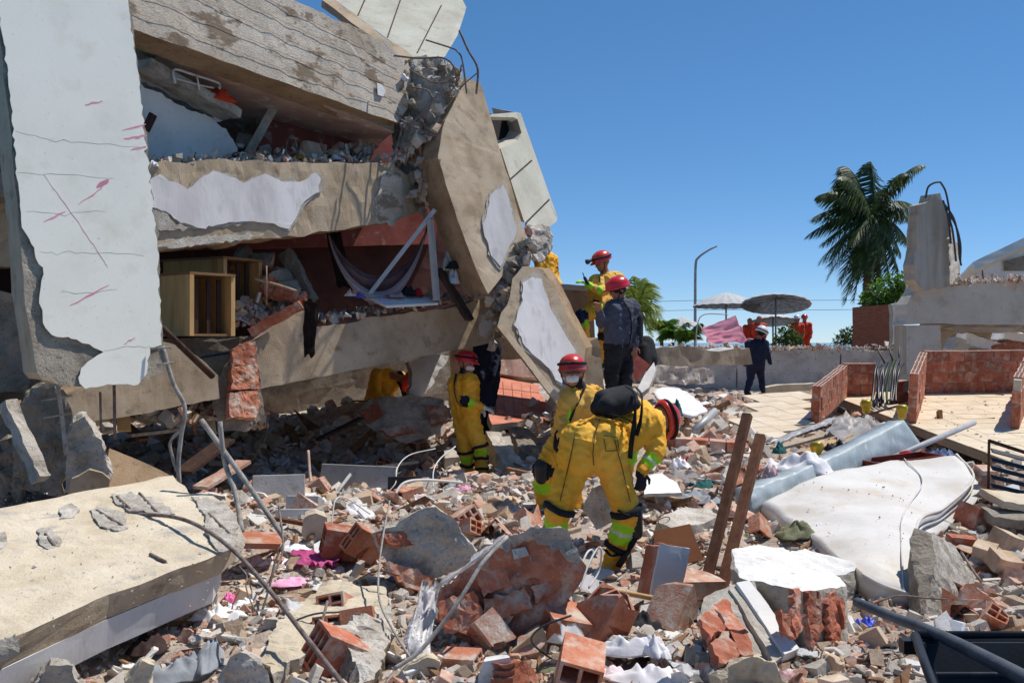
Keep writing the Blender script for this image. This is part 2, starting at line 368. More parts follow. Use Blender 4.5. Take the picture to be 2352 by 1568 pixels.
def sheet(name, c4, m, nx=14, ny=14, fold=.03, ff=5., sag=0., th=.006, parent=None, edge=.12, stretch=(1, 1), dirn=None, **kw):
    """cloth / film: bilinear patch between four points with folds, given a thickness"""
    a, b, c, d = [q if isinstance(q, Vector) else P(*q) for q in c4]
    nn = dirn or (b-a).cross(d-a).normalized(); s = random.random()*30
    bm = bmesh.new(); g = []
    for j in range(ny+1):
        row = []
        for i in range(nx+1):
            x, y = i/nx, j/ny
            ex = x+edge*noise.noise(Vector((y*3, s, 1)))*(1 if i in (0, nx) else 0)
            ey = y+edge*noise.noise(Vector((x*3, s, 5)))*(1 if j in (0, ny) else 0)
            p = (a*(1-ex)+b*ex)*(1-ey)+(d*(1-ex)+c*ex)*ey
            h = noise.noise(Vector((x*ff*stretch[0]+s, y*ff*stretch[1], s)))+.5*noise.noise(Vector((x*ff*2.3*stretch[0]+s, y*ff*2.3*stretch[1], s)))
            h = abs(h)*1.4-.3
            p = p+nn*(fold*h)-Vector((0, 0, sag*4*y*(1-y)*.5+sag*4*x*(1-x)*.5))
            row.append(bm.verts.new(p))
        g.append(row)
    for j in range(ny):
        for i in range(nx): bm.faces.new((g[j][i], g[j][i+1], g[j+1][i+1], g[j+1][i]))
    r = bmesh.ops.solidify(bm, geom=bm.faces[:], thickness=th)
    bmesh.ops.recalc_face_normals(bm, faces=bm.faces[:])
    return link(name, from_bm(bm), [m], parent, smooth=True, **kw)
def crumple(name, p, size, m, h=.08, n=18, parent=None, yaw=None, **kw):
    """a garment dropped on the rubble: a ragged heap of folds"""
    s = random.random()*40; yaw = random.random()*6 if yaw is None else yaw
    bm = bmesh.new(); g = []
    nt = n*2
    for j in range(n+1):
        row = []
        for i in range(nt):
            a = 2*math.pi*i/nt; R = 1+.35*noise.noise(Vector((math.cos(a)*1.3+s, math.sin(a)*1.3, s)))+.15*noise.noise(Vector((math.cos(a)*4, math.sin(a)*4+s, s)))
            r = R*j/n
            x, y = r*math.cos(a)*size[0]/2, r*math.sin(a)*size[1]/2
            q = Vector((x*5/max(size), y*2.6/max(size), s)); q += noise.noise_vector(q*.8)*.5
            z = h*(.45+.75*(1-abs(noise.noise(q))*2.2)*.5+.35*noise.noise(q*2.1))*(1-(j/n)**2.5)
            row.append(bm.verts.new(Vector((x*math.cos(yaw)-y*math.sin(yaw), x*math.sin(yaw)+y*math.cos(yaw), z))))
        g.append(row)
    for j in range(n):
        for i in range(nt):
            k = (i+1) % nt
            if j == 0:
                if i: continue
            bm.faces.new((g[j][i], g[j][k], g[j+1][k], g[j+1][i])) if j else None
    bm.faces.new(g[1])
    bmesh.ops.delete(bm, geom=g[0], context='VERTS')
    bm.faces.new(g[n][::-1])
    bmesh.ops.recalc_face_normals(bm, faces=bm.faces[:])
    bmesh.ops.translate(bm, verts=bm.verts[:], vec=p)
    return link(name, from_bm(bm), [m], parent, smooth=True, **kw)
def plv(a, b, c):
    p = Pl.__new__(Pl); p.p = a; p.n = (b-a).cross(c-a).normalized()
    if p.n.dot(a-CAM) > 0: p.n = -p.n
    return p
def wallpl(a, b, lean=.0):
    """upright plane through two (u,v,d) points, leaning back by lean m per m"""
    A, B = P(*a), P(*b); t = Vector((B.x-A.x, B.y-A.y, 0)).normalized(); back = Vector((-t.y, t.x, 0))
    if back.y < 0: back = -back
    return plv(A, B, A+Vector((0, 0, 1))+back*lean)

# ------------------------------------------------------------ terrain
CP = [(60, 1660, 4.4, 0), (250, 1640, 4.7, 0), (300, 1440, 5.7, 0), (60, 1420, 6.0, 0), (600, 1560, 4.7, 0), (1200, 1560, 4.7, 0), (1800, 1560, 4.7, 0), (2300, 1568, 4.6, 0), (700, 1270, 7.3, 0), (1180, 1180, 8.4, 0),
      (1380, 1350, 6.6, 0), (1300, 1330, 6.8, 0), (1700, 1220, 8.0, 0), (1000, 1140, 10.3, 0), (1085, 1118, 12.4, 0), (820, 1110, 12.5, 0), (450, 1110, 11.5, 0),
      (640, 985, 15, 0), (900, 925, 16, 0), (1230, 1060, 12.2, 0), (1200, 960, 15, 0), (1400, 985, 13, 0), (1450, 960, 13.5, 0), (1560, 1010, 13.5, 0), (1560, 1110, 10, 0), (1650, 930, 22, 0), (1720, 910, 25, 0),
      (2260, 1130, 10, 0), (2320, 1330, 7.4, 0), (2150, 1440, 6.0, 0), (1900, 1075, 11.6, 0), (1960, 1040, 14, 0), (2300, 1095, 14, 0), (2200, 960, 17.5, 0), (2000, 960, 17.5, 0), (1780, 975, 16.5, 0), (1740, 1010, 14.4, 0), (1900, 1200, 8.4, 0), (2100, 1180, 9, 0),
      (-300, 1300, 7, 0), (2700, 1300, 7, 0), (2700, 950, 20, 0), (2300, 940, 20, 0), (-300, 980, 14, 0), (1300, 860, 30, 0), (1800, 860, 31, 0), (2300, 860, 31, 0)]
_cp = np.array([(*P(u, v, d),) for u, v, d, _ in CP])
def gbase(x, y):
    x = np.atleast_1d(np.asarray(x, float)); y = np.atleast_1d(np.asarray(y, float))
    dx = (x[:, None]-_cp[None, :, 0]); dy = (y[:, None]-_cp[None, :, 1])
    s = .6+.09*y[:, None]
    w = 1/((dx*dx+dy*dy)/(s*s)+.05)**1.7
    return (w*_cp[None, :, 2]).sum(1)/w.sum(1)
def lumps(x, y):
    return .10*noise.noise(Vector((x*1.1, y*1.1, 2)))+.055*noise.noise(Vector((x*2.9, y*2.9, 7)))+.03*noise.noise(Vector((x*7.3, y*7.3, 4)))
def gz(x, y): return float(gbase(x, y)[0])+lumps(x, y)
def G(u, v, lo=3.2, hi=60):
    """point of the rubble seen at (u,v)"""
    d = lo
    while d < hi:
        p = P(u, v, d)
        if p.z <= gz(p.x, p.y):
            a, b = d-.12*d*.25, d
            for _ in range(7):
                m = (a+b)/2; q = P(u, v, m)
                if q.z <= gz(q.x, q.y): b = m
                else: a = m
            p = P(u, v, b); p.z = gz(p.x, p.y); return p
        d *= 1.03
    return P(u, v, hi)
def make_terrain():
    ys = np.concatenate([np.geomspace(2.2, 34, 210)]); nx = 230
    vs = []; fs = []
    X = []; Y = []
    for y in ys:
        w = .75*y+2.5; X.append(np.linspace(-w, w, nx)); Y.append(np.full(nx, y))
    X = np.concatenate(X); Y = np.concatenate(Y); Z = gbase(X, Y)
    for i in range(len(X)):
        Z[i] += lumps(X[i], Y[i])+.02*noise.noise(Vector((X[i]*17, Y[i]*17, 3)))
    vs = np.stack([X, Y, Z], 1).tolist()
    n = len(ys)
    for j in range(n-1):
        for i in range(nx-1):
            a = j*nx+i; fs.append((a, a+1, a+nx+1, a+nx))
    me = bpy.data.meshes.new('terrain'); me.from_pydata(vs, [], fs)
    link('rubble_ground', me, ['rubble_dust'], kind='structure', label='dusty ground of crushed brick and mortar under the debris', origin=(0, 0, 0))
make_terrain()
bm = bmesh.new(); bmesh.ops.create_grid(bm, x_segments=8, y_segments=8, size=2200); bmesh.ops.translate(bm, verts=bm.verts[:], vec=(0, 0, -1.4))
link('sea', from_bm(bm), ['water_sea'], kind='structure', label='flat blue sea far behind the site')
bm = bmesh.new(); boxm(bm, (0, 47, -.2), (150, 38, 2.3)); refine(bm, 4)
for v in bm.verts:
    if v.co.z > 0: v.co.z += .12*noise.noise(v.co*.4)
link('ground', from_bm(bm), ['ground_far'], kind='structure', label='raised sandy ground behind the low wall')

# ------------------------------------------------------------ the collapsed building
BLD = empty('collapsed_building', (-3, 11, 0), 'collapsed concrete apartment building with tilted storeys, left of the rescuers', 'building')
def part(o): return o
# --- pale column, front left
cpl = plv(P(85, 400, 7.2), P(350, 400, 7.72), P(30, 0, 7.34))
cb = Vector((-.60, .80, 0))*.42
COLP = prism('column', cpl, [(-40, -260), (280, -260), (296, 0), (321, 180), (344, 395), (364, 570), (373, 780), (376, 856), (300, 878), (180, 888), (95, 872), (84, 858), (60, 700), (36, 440), (12, 200), (-12, 0)],
             .42, ('concrete_dark', 'concrete_tan'), BLD, j=2.0, jedges={2, 3, 4, 5, 6, 7, 8, 9, 10}, bvec=cb, L=.16, rough=.012, label='pale painted column with peeling plaster and bared concrete foot')
prism('plaster_patch', cpl, [(-37, -260), (278, -260), (294, 0), (319, 180), (342, 395), (361, 560), (367, 700), (371, 792), (345, 803), (337, 858), (317, 883), (247, 882), (196, 893), (183, 880), (186, 846), (202, 830), (238, 808), (205, 790), (165, 778), (118, 768), (104, 752), (98, 727), (90, 685), (100, 630), (80, 584), (72, 560), (50, 522), (46, 460), (39, 410), (24, 220), (9, 100), (-9, 0)],
      .014, ('plaster_pale', 'mortar'), COLP, j=1.8, seg=11, jedges=set(range(2, 31)), L=0, rough=0, off=.022)
def ribbon(name, pl, pts, w, m, parent, off, jit=2.0, k=5):
    q = []
    for a, b in zip(pts, pts[1:]):
        for i in range(k):
            t = i/k; q.append((a[0]+(b[0]-a[0])*t+random.gauss(0, jit*.3), a[1]+(b[1]-a[1])*t+random.gauss(0, jit)))
    q.append(pts[-1])
    up = []; lo = []
    for i, (x, y) in enumerate(q):
        ww = .8*w*(.35+.65*math.sin(math.pi*min(1, max(0, (i+.4)/len(q)))))*random.uniform(.6, 1.2)
        up.append((x, y-ww)); lo.append((x, y+ww))
    return prism(name, pl, up+lo[::-1], .004, (m, m), parent, L=0, rough=0, off=off)
for pts in ([(36, 300), (110, 322), (200, 328), (330, 338)], [(38, 396), (130, 400), (260, 410)], [(60, 488), (150, 492), (240, 486)], [(92, 578), (160, 582), (230, 580), (330, 588)],
            [(140, 668), (180, 676), (270, 664)], [(240, 806), (280, 798), (345, 795)]):
    ribbon('crack', cpl, pts, .5, 'crack', COLP, .0228)
for pts, w in (([(280, 300), (335, 285)], 3), ([(285, 318), (338, 312)], 4), ([(300, 345), (336, 337)], 3), ([(100, 400), (150, 470), (200, 540), (240, 600), (247, 615)], 1.6), ([(222, 428), (250, 415)], 8),
               ([(100, 512), (150, 486)], 3), ([(160, 700), (250, 655)], 3), ([(195, 240), (235, 232)], 3), ([(180, 470), (235, 432)], 2), ([(285, 790), (310, 775)], 2)):
    ribbon('paint_mark', cpl, pts, w, 'paint_pink', COLP, .0232, 1.4)
for pts, r, a in (([(373, 795), (398, 880), (424, 935), (416, 1000), (410, 1060), (412, 1112)], .017, 'rebar_grey'), ([(420, 985), (392, 1012), (396, 1050), (412, 1095)], .012, 'rebar_grey'),
                  ([(118, 825), (135, 900), (152, 1045)], .016, 'rebar_grey'), ([(262, 880), (264, 1008)], .012, 'rebar'), ([(230, 900), (232, 990)], .009, 'rebar')):
    tube('rebar', [(u, v, 7.5) for u, v in pts], r, a, COLP)
for pts in ([(95, 920), (165, 908)], [(100, 960), (165, 948)], [(345, 800), (395, 797)], [(360, 838), (398, 832)], [(110, 826), (180, 815)]):
    tube('stirrup', [(u, v, 7.4) for u, v in pts], .008, 'rebar_grey', COLP)

# --- three tilted facade beams
b1 = wallpl((308, 67, 9.4), (913, 283, 12.3), .10)
B1 = prism('beam', b1, [(200, -270), (500, -80), (673, 0), (884, 96), (936, 141), (944, 180), (940, 243), (913, 283), (564, 158), (308, 67), (200, 30)], .38, ('concrete_board', 'concrete_brown'), BLD, j=2.2,
           jedges={2, 3, 4, 5, 6}, L=.16, rough=.012, label='upper tilted beam with board-marked rough face')
prism('plaster_patch', b1, [(866, 190), (878, 195), (886, 210), (880, 222), (868, 218)], .01, ('plaster_white', 'mortar'), B1, off=.03, L=0, rough=0)
for k_ in (.16, .34, .52, .7, .86):
    ribbon('board_mark', b1, [(300, 67-264*k_), (480, 131-238*k_), (673, 200-200*k_), (800, 243-178*k_), (915, 282-150*k_)], .45, 'concrete_brown', B1, .014, .25)
b2 = wallpl((350, 470, 9.7), (950, 440, 12.6), .06)
B2 = prism('beam', b2, [(320, 376), (500, 368), (700, 374), (900, 374), (930, 400), (965, 405), (985, 440), (980, 472), (950, 492), (900, 512), (610, 549), (500, 562), (366, 574), (330, 576)], .34, ('concrete_tan', 'concrete_brown', 'concrete_dark'),
           BLD, j=2.4, jedges={0, 1, 2, 3, 4, 5, 6, 7, 8, 9, 10, 11}, L=.16, rough=.016, top=2, label='middle beam with a torn sheet of white plaster')
prism('plaster_patch', b2, [(330, 420), (370, 400), (400, 418), (430, 436), (460, 410), (490, 392), (520, 400), (560, 420), (600, 402), (640, 412), (690, 418), (725, 396), (737, 410), (733, 440), (700, 462), (684, 490), (664, 526), (620, 512), (560, 508), (500, 516), (450, 522), (415, 512), (392, 492), (360, 478), (330, 470)],
      .018, ('plaster_grey', 'mortar'), B2, j=2, seg=10, L=.14, rough=.004, off=.03)
prism('mortar_patch', b2, [(345, 480), (362, 478), (385, 492), (404, 516), (440, 524), (370, 530), (352, 520)], .012, ('mortar', 'mortar'), B2, j=2, seg=9, L=.08, rough=.006, off=.024)
prism('mortar_patch', b2, [(352, 566), (420, 548), (540, 536), (610, 536), (560, 550), (480, 560), (400, 570)], .012, ('mortar', 'mortar'), B2, j=2, seg=9, L=.08, rough=.006, off=.022)
prism('plaster_patch', b2, [(880, 400), (918, 398), (930, 470), (905, 505), (870, 508), (862, 470)], .01, ('concrete_board', 'mortar'), B2, j=2, seg=9, L=.1, rough=.004, off=.02)
b3 = wallpl((600, 830, 10.9), (1130, 740, 13.0), .05)
B3 = prism('beam', b3, [(588, 780), (640, 742), (692, 702), (722, 752), (800, 742), (860, 727), (1040, 705), (1120, 686), (1136, 690), (1132, 786), (900, 832), (700, 872), (597, 894), (585, 850)], .34, ('concrete_tan', 'concrete_brown', 'concrete_dark'), BLD,
           j=1.2, jedges={0, 1, 2, 3, 4, 5, 6, 7, 8}, L=.18, rough=.01, top=2, label='lower beam sloping down to the left above the cave')
prism('plaster_patch', b3, [(1104, 728), (1128, 722), (1130, 752), (1112, 775), (1100, 768)], .01, ('plaster_grey', 'mortar'), B3, j=1, seg=8, L=0, rough=0, off=.02)
b4 = wallpl((160, 940, 8.9), (500, 880, 10.2), .0)
prism('beam', b4, [(60, 930), (150, 905), (300, 840), (372, 785), (430, 800), (500, 862), (505, 915), (400, 935), (250, 962), (165, 968), (60, 985)], .3, ('concrete_tan', 'concrete_brown'), BLD, j=1.2, L=.2, rough=.01, label='shaded end of the lower beam behind the column')
# floors behind the beams
def deck(name, a, b, back, th, mats, bk=Vector((-.4, .92, 0)), dz=0., **kw):
    A, B = P(*a), P(*b); bm = bmesh.new(); k = bk.normalized()*back+Vector((0, 0, dz))
    q = [A, B, B+k, A+k]; t = [bm.verts.new(p) for p in q]; lo = [bm.verts.new(p-Vector((0, 0, th))) for p in q]
    bm.faces.new(t); f = bm.faces.new(lo[::-1]); f.material_index = 1
    for i in range(4):
        g = bm.faces.new((t[(i+1) % 4], t[i], lo[i], lo[(i+1) % 4])); g.material_index = 2 if len(mats) > 2 else 1
    bmesh.ops.recalc_face_normals(bm, faces=bm.faces[:]); bmesh.ops.triangulate(bm, faces=bm.faces[:]); refine(bm, .4); roughen(bm, .012, 4, random.random()*9)
    return link(name, from_bm(bm), mats, BLD, **kw)
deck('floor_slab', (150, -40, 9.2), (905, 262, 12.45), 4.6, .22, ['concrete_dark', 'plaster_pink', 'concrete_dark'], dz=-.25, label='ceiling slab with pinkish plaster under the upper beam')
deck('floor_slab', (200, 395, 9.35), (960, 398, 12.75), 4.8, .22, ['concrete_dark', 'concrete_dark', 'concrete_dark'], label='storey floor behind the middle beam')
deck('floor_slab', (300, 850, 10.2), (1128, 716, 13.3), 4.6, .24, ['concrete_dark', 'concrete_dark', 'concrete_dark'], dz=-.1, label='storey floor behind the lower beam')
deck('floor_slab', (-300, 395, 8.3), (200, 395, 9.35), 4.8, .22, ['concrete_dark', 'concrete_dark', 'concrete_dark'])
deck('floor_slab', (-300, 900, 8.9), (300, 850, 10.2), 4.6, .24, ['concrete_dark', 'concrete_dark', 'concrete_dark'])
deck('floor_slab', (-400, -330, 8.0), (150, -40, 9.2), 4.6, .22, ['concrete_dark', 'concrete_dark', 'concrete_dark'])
# walls that close the rooms
wr = wallpl((300, 300, 12.4), (1000, 300, 15.6))
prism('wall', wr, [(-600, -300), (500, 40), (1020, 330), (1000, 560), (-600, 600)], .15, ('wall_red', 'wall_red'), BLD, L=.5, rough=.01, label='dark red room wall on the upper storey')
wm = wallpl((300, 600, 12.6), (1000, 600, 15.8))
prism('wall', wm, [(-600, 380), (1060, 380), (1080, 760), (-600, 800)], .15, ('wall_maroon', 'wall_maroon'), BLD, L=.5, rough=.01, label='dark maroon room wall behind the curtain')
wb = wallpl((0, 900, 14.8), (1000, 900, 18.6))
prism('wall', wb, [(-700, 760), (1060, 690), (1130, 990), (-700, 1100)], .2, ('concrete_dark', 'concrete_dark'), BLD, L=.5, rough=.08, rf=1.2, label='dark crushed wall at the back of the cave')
wl_ = wallpl((-300, 600, 8.9), (330, 600, 10.0))
prism('wall', wl_, [(-500, 420), (20, 430), (34, 600), (40, 612), (-500, 640)], .2, ('concrete_tan', 'concrete_brown'), BLD, j=2, L=.3, rough=.02)
prism('wall', wl_, [(-500, 660), (60, 672), (90, 800), (60, 900), (-500, 930)], .2, ('concrete_dark', 'concrete_dark'), BLD, j=2, L=.12, rough=.05)
# leaning interior wall with slanting top seen in the upper opening and its slab edge
wi = wallpl((335, 250, 10.35), (540, 330, 11.5), -.05)
WI = prism('wall', wi, [(310, 185), (340, 205), (372, 214), (400, 236), (440, 256), (470, 262), (500, 284), (520, 296), (545, 340), (545, 375), (320, 378)], .12, ('plaster_white', 'mortar', 'mortar'), BLD, j=1.6, seg=9, jedges={0, 1, 2, 3, 4, 5, 6, 7}, L=.2, rough=.006, top=2, label='white partition wall with a slanting top edge')
prism('wall', wi, [(316, 150), (340, 160), (500, 248), (520, 272), (504, 280), (470, 258), (400, 226), (370, 206), (325, 190)], .12, ('plaster_white', 'mortar'), BLD, off=-.25, j=1.6, seg=9, jedges={4, 5, 6, 7}, L=.2, rough=.006)
bar('slab_edge', (322, 148, 10.15), (532, 264, 11.2), .3, .1, 'concrete_grey', BLD, L=.1, rough=.012)
bar('ceiling_board', (338, 96, 9.9), (425, 140, 10.6), .5, .04, 'ceiling_green', BLD)
prism('wall', wallpl((560, 320, 12.0), (850, 320, 13.2), .25), [(545, 372), (650, 240), (690, 236), (716, 252), (725, 266), (742, 258), (850, 296), (836, 320), (830, 378)], .12, ('wall_red', 'mortar'), BLD, j=1.5, seg=10, jedges={0, 1, 2, 3, 4, 5}, L=.2, rough=.008, label='leaning red painted wall in the upper opening')
bar('wall_edge', (628, 250, 11.9), (560, 372, 11.8), .1, .1, 'concrete_grey', BLD)
# --- leaning column above and its twin below
ca = plv(P(1040, 300, 12.35), P(1160, 420, 12.75), P(1125, 660, 12.1))
CA = prism('column', ca, [(1060, 206), (1075, 178), (1105, 192), (1150, 350), (1195, 501), (1210, 544), (1190, 590), (1150, 640), (1120, 676), (1090, 610), (1062, 532), (1024, 424), (1006, 362), (1010, 330), (1022, 278), (1040, 240)], .3, ('concrete_tan', 'concrete_brown'), BLD,
           j=1.5, jedges={5, 6, 7, 13, 14, 15, 0, 1}, bvec=Vector((-.30, .40, .02)), L=.2, rough=.01, label='big leaning column with a torn diamond of white plaster')
prism('plaster_patch', ca, [(1155, 424), (1163, 440), (1180, 500), (1188, 530), (1182, 548), (1170, 565), (1160, 590), (1150, 612), (1140, 600), (1128, 586), (1122, 560), (1112, 536), (1109, 515), (1118, 490), (1126, 450), (1138, 436), (1148, 434)], .012, ('plaster_grey', 'mortar'), CA, j=1.2, seg=8, L=.2, rough=.003, off=.024)
prism('wall', wallpl((975, 430, 12.9), (1040, 600, 13.0)), [(975, 400), (1000, 412), (1020, 440), (1062, 560), (1090, 640), (1080, 660), (1030, 560), (990, 470)], .2, ('plaster_pink', 'concrete_brown'), BLD, j=1.5, L=.2, rough=.01)
cbp = plv(P(1200, 660, 12.2), P(1330, 800, 12.55), P(1290, 930, 12.1))
CB = prism('column', cbp, [(1165, 700), (1178, 640), (1200, 612), (1246, 618), (1262, 640), (1300, 720), (1346, 800), (1336, 850), (1318, 905), (1306, 962), (1290, 945), (1220, 850), (1142, 748), (1150, 720)], .32, ('concrete_tan', 'concrete_brown'), BLD, j=1.5, jedges={0, 1, 2, 3, 4, 6, 7, 8},
           bvec=Vector((.12, .42, .03)), L=.2, rough=.012, label='lower leaning column with large white plaster patch, tipped over to the right')
prism('plaster_patch', cbp, [(1200, 650), (1222, 636), (1244, 640), (1250, 664), (1262, 700), (1280, 734), (1306, 780), (1322, 805), (1322, 830), (1306, 850), (1298, 868), (1290, 880), (1276, 872), (1262, 846), (1240, 826), (1222, 812), (1200, 786), (1190, 756), (1181, 746), (1190, 715), (1201, 690)], .014, ('plaster_grey', 'mortar'), CB, j=1.5, seg=9, L=.2, rough=.004, off=.024)
prism('column_edge', cbp, [(1142, 748), (1156, 744), (1312, 944), (1306, 962)], .3, ('concrete_tan', 'concrete_brown'), CB, off=.06, L=.25, rough=.006, bvec=Vector((.0, .1, -.03)))
# crushed joints
def joint(pts, m='concrete_dark', amp=.05, L=.06): return hull('crushed_joint', [P(*p) for p in pts], [m], None, BLD, L=L, rough=amp, rf=7)
joint([(1130, 650, 12.45), (1205, 552, 12.7), (1212, 600, 12.7), (1175, 650, 12.5), (1155, 740, 12.4), (1140, 700, 12.5), (1190, 560, 13.2), (1145, 740, 12.9), (1212, 630, 13)], 'concrete_grey')
joint([(1135, 700, 12.7), (1165, 650, 12.7), (1162, 760, 12.6), (1148, 790, 12.8), (1138, 780, 13)], 'concrete_dark', .04)
joint([(930, 140, 12.6), (1000, 128, 12.8), (1055, 160, 12.8), (1060, 190, 12.7), (1035, 250, 12.6), (1010, 300, 12.5), (950, 300, 12.7), (925, 230, 12.7), (940, 200, 13.4), (1040, 180, 13.4), (1000, 300, 13.2)], 'concrete_grey', .07)
joint([(925, 290, 12.7), (1000, 290, 12.6), (1010, 380, 12.6), (990, 440, 12.6), (960, 460, 12.7), (920, 400, 12.8), (900, 350, 12.9), (960, 380, 13.3), (990, 330, 13.2)], 'concrete_grey', .07)
joint([(900, 285, 12.8), (925, 240, 12.7), (950, 250, 12.7), (960, 310, 12.7), (930, 350, 12.8), (900, 330, 12.9), (930, 290, 13.3)], 'concrete_dark', .05)
def crush(path, n, s0, s1, w, mats=('concrete_grey', 'concrete_grey', 'concrete_dark', 'mortar', 'concrete_tan', 'plaster_white')):
    pts = catmull([P(*p) for p in path], 8)
    for i in range(n):
        c = random.choice(pts)+Vector((random.gauss(0, w), random.gauss(0, .06)+.12, random.gauss(0, w))); s_ = random.uniform(s0, s1)
        sc = Vector((random.uniform(.5, 1), random.uniform(.5, 1), random.uniform(.4, 1)))*s_
        q = [c+Vector((sc.x*x*random.uniform(.25, 1.2), sc.y*y*random.uniform(.25, 1.2), sc.z*z*random.uniform(.25, 1.2))) for x in (-1, 1) for y in (-1, 1) for z in (-1, 1)]
        R = Matrix.Rotation(random.random()*3, 3, 'Y') @ Matrix.Rotation(random.random()*3, 3, 'X'); q = [c+R @ (p-c) for p in q]
        hull('crushed_piece', q, [random.choice(mats)], None, BLD, L=.06, rough=.018, rf=12)
crush([(1000, 140, 12.45), (1040, 190, 12.35), (1010, 250, 12.3), (985, 310, 12.3), (960, 370, 12.4), (975, 430, 12.35), (975, 475, 12.4)], 64, .03, .1, .07, ('concrete_dark', 'concrete_dark', 'concrete_grey', 'concrete_tan'))
crush([(920, 150, 12.4), (940, 200, 12.35), (940, 260, 12.3), (915, 300, 12.5)], 12, .03, .08, .04)
crush([(1208, 560, 12.45), (1180, 600, 12.35), (1155, 660, 12.2), (1145, 720, 12.2), (1150, 780, 12.3)], 60, .03, .11, .07, ('concrete_dark', 'concrete_dark', 'concrete_grey', 'concrete_tan'))
for pts, r in (([(1055, 70), (1075, 115), (1097, 158), (1094, 215)], .014), ([(978, 92), (1035, 110), (1050, 118), (1062, 140), (1072, 215)], .011), ([(905, 128), (960, 134), (1020, 134), (1045, 160), (1050, 200)], .012), ([(940, 160), (1000, 190), (1046, 178), (1060, 160)], .01), ([(945, 200), (985, 210), (990, 240), (960, 270), (930, 300)], .012),
               ([(920, 275), (970, 300), (1030, 320)], .014), ([(925, 285), (910, 340), (900, 370)], .011), ([(955, 260), (985, 300), (1000, 330), (975, 400), (965, 450)], .01), ([(1010, 200), (1000, 225), (985, 215)], .007), ([(950, 305), (1000, 312), (1020, 308)], .012), ([(1060, 150), (1050, 190), (1030, 215)], .009), ([(1100, 165), (1070, 190), (1050, 210)], .008), ([(960, 290), (940, 330), (930, 380)], .009), ([(905, 360), (930, 330), (945, 300)], .007)):
    tube('rebar', [(u, v, 12.05 if v < 175 else 12.28) for u, v in pts], r, 'rebar', BLD)
# --- balcony troughs still hanging on the right
bt = plv(P(800, 60, 13.2), P(1040, 60, 14.0), P(950, 120, 12.9))
BT = prism('balcony', bt, [(720, -70), (1000, -70), (1020, 0), (1046, 58), (1040, 78), (1022, 130), (985, 150), (948, 132), (880, 82), (820, 38), (770, 0)], .5, ('balcony_paint', 'balcony_paint'), BLD, L=.3, rough=.0015, bvec=Vector((.12, .75, .5)), label='pale green-grey balcony trough above the upper beam')
for a, b in (((842, -10), (822, 36)), ((1014, 12), (958, 122)), ((930, -30), (890, 86))): prism('joint_groove', bt, [(a[0]-1.5, a[1]), (a[0]+1.5, a[1]), (b[0]+1.5, b[1]), (b[0]-1.5, b[1])], .01, ('wood_dark', 'wood_dark'), BT, off=.005, L=0, rough=0)
prism('balcony_lip', bt, [(770, 0), (820, 38), (880, 82), (948, 132), (935, 140), (870, 98), (806, 52), (740, 0)], .1, ('concrete_tan', 'concrete_brown'), BT, off=.03, L=.3, rough=.015, j=1.5)
bx_ = plv(P(1150, 300, 13.4), P(1260, 480, 13.9), P(1180, 262, 13.9))
B5 = prism('balcony', bx_, [(1150, 342), (1190, 322), (1198, 305), (1188, 272), (1184, 258), (1196, 260), (1280, 498), (1279, 508), (1262, 522), (1228, 520), (1205, 512), (1175, 420)], .5, ('balcony_paint', 'balcony_paint'), BLD, L=.3, rough=.0015, bvec=Vector((-.35, .8, .25)), label='pale balcony trough tilted behind the leaning column')
prism('balcony_opening', bx_, [(1120, 262), (1184, 258), (1198, 305), (1190, 322), (1150, 342), (1110, 350)], .3, ('opening_shade', 'balcony_paint'), B5, off=-.3, L=.3, rough=.004)  # dark panel paints the shade inside the open trough
prism('balcony_lip', bx_, [(1125, 268), (1130, 262), (1184, 258), (1188, 268), (1188, 274), (1180, 270)], .1, ('balcony_paint', 'balcony_paint'), B5, off=.02, L=.3, rough=.003)
for a, b in (((1172, 412), (1222, 368)), ((1208, 512), (1262, 458))): prism('joint_groove', bx_, [(a[0]-1, a[1]-1.2), (a[0]+1, a[1]+1.2), (b[0]+1, b[1]+1.2), (b[0]-1, b[1]-1.2)], .01, ('wood_dark', 'wood_dark'), B5, off=.005, L=0, rough=0)
hull('broken_end', [P(*p) for p in ((1206, 514, 13.2), (1262, 520, 13.3), (1270, 560, 13.3), (1262, 582, 13.2), (1240, 606, 13), (1222, 600, 13), (1208, 560, 13), (1230, 540, 14), (1260, 570, 14))], ['concrete_grey'], None, BLD, L=.07, rough=.04, rf=8)
hull('brick', [P(*p) for p in ((1204, 522, 12.9), (1222, 526, 12.9), (1222, 542, 12.9), (1206, 536, 12.9), (1206, 524, 13.2), (1222, 540, 13.2))], ['brick_red'], None, BLD, L=0, rough=0)
prism('wall', wallpl((1100, 780, 16.4), (1300, 780, 16.8)), [(1040, 660), (1180, 640), (1300, 700), (1330, 800), (1320, 880), (1040, 880)], .2, ('concrete_brown', 'concrete_brown'), BLD, L=.4, rough=.03)
prism('wall', wallpl((1110, 840, 15.6), (1250, 840, 15.9), .5), [(1120, 822), (1230, 828), (1260, 850), (1240, 868), (1150, 858)], .1, ('plaster_pink', 'mortar'), BLD, j=1.5, L=.3, rough=.02)
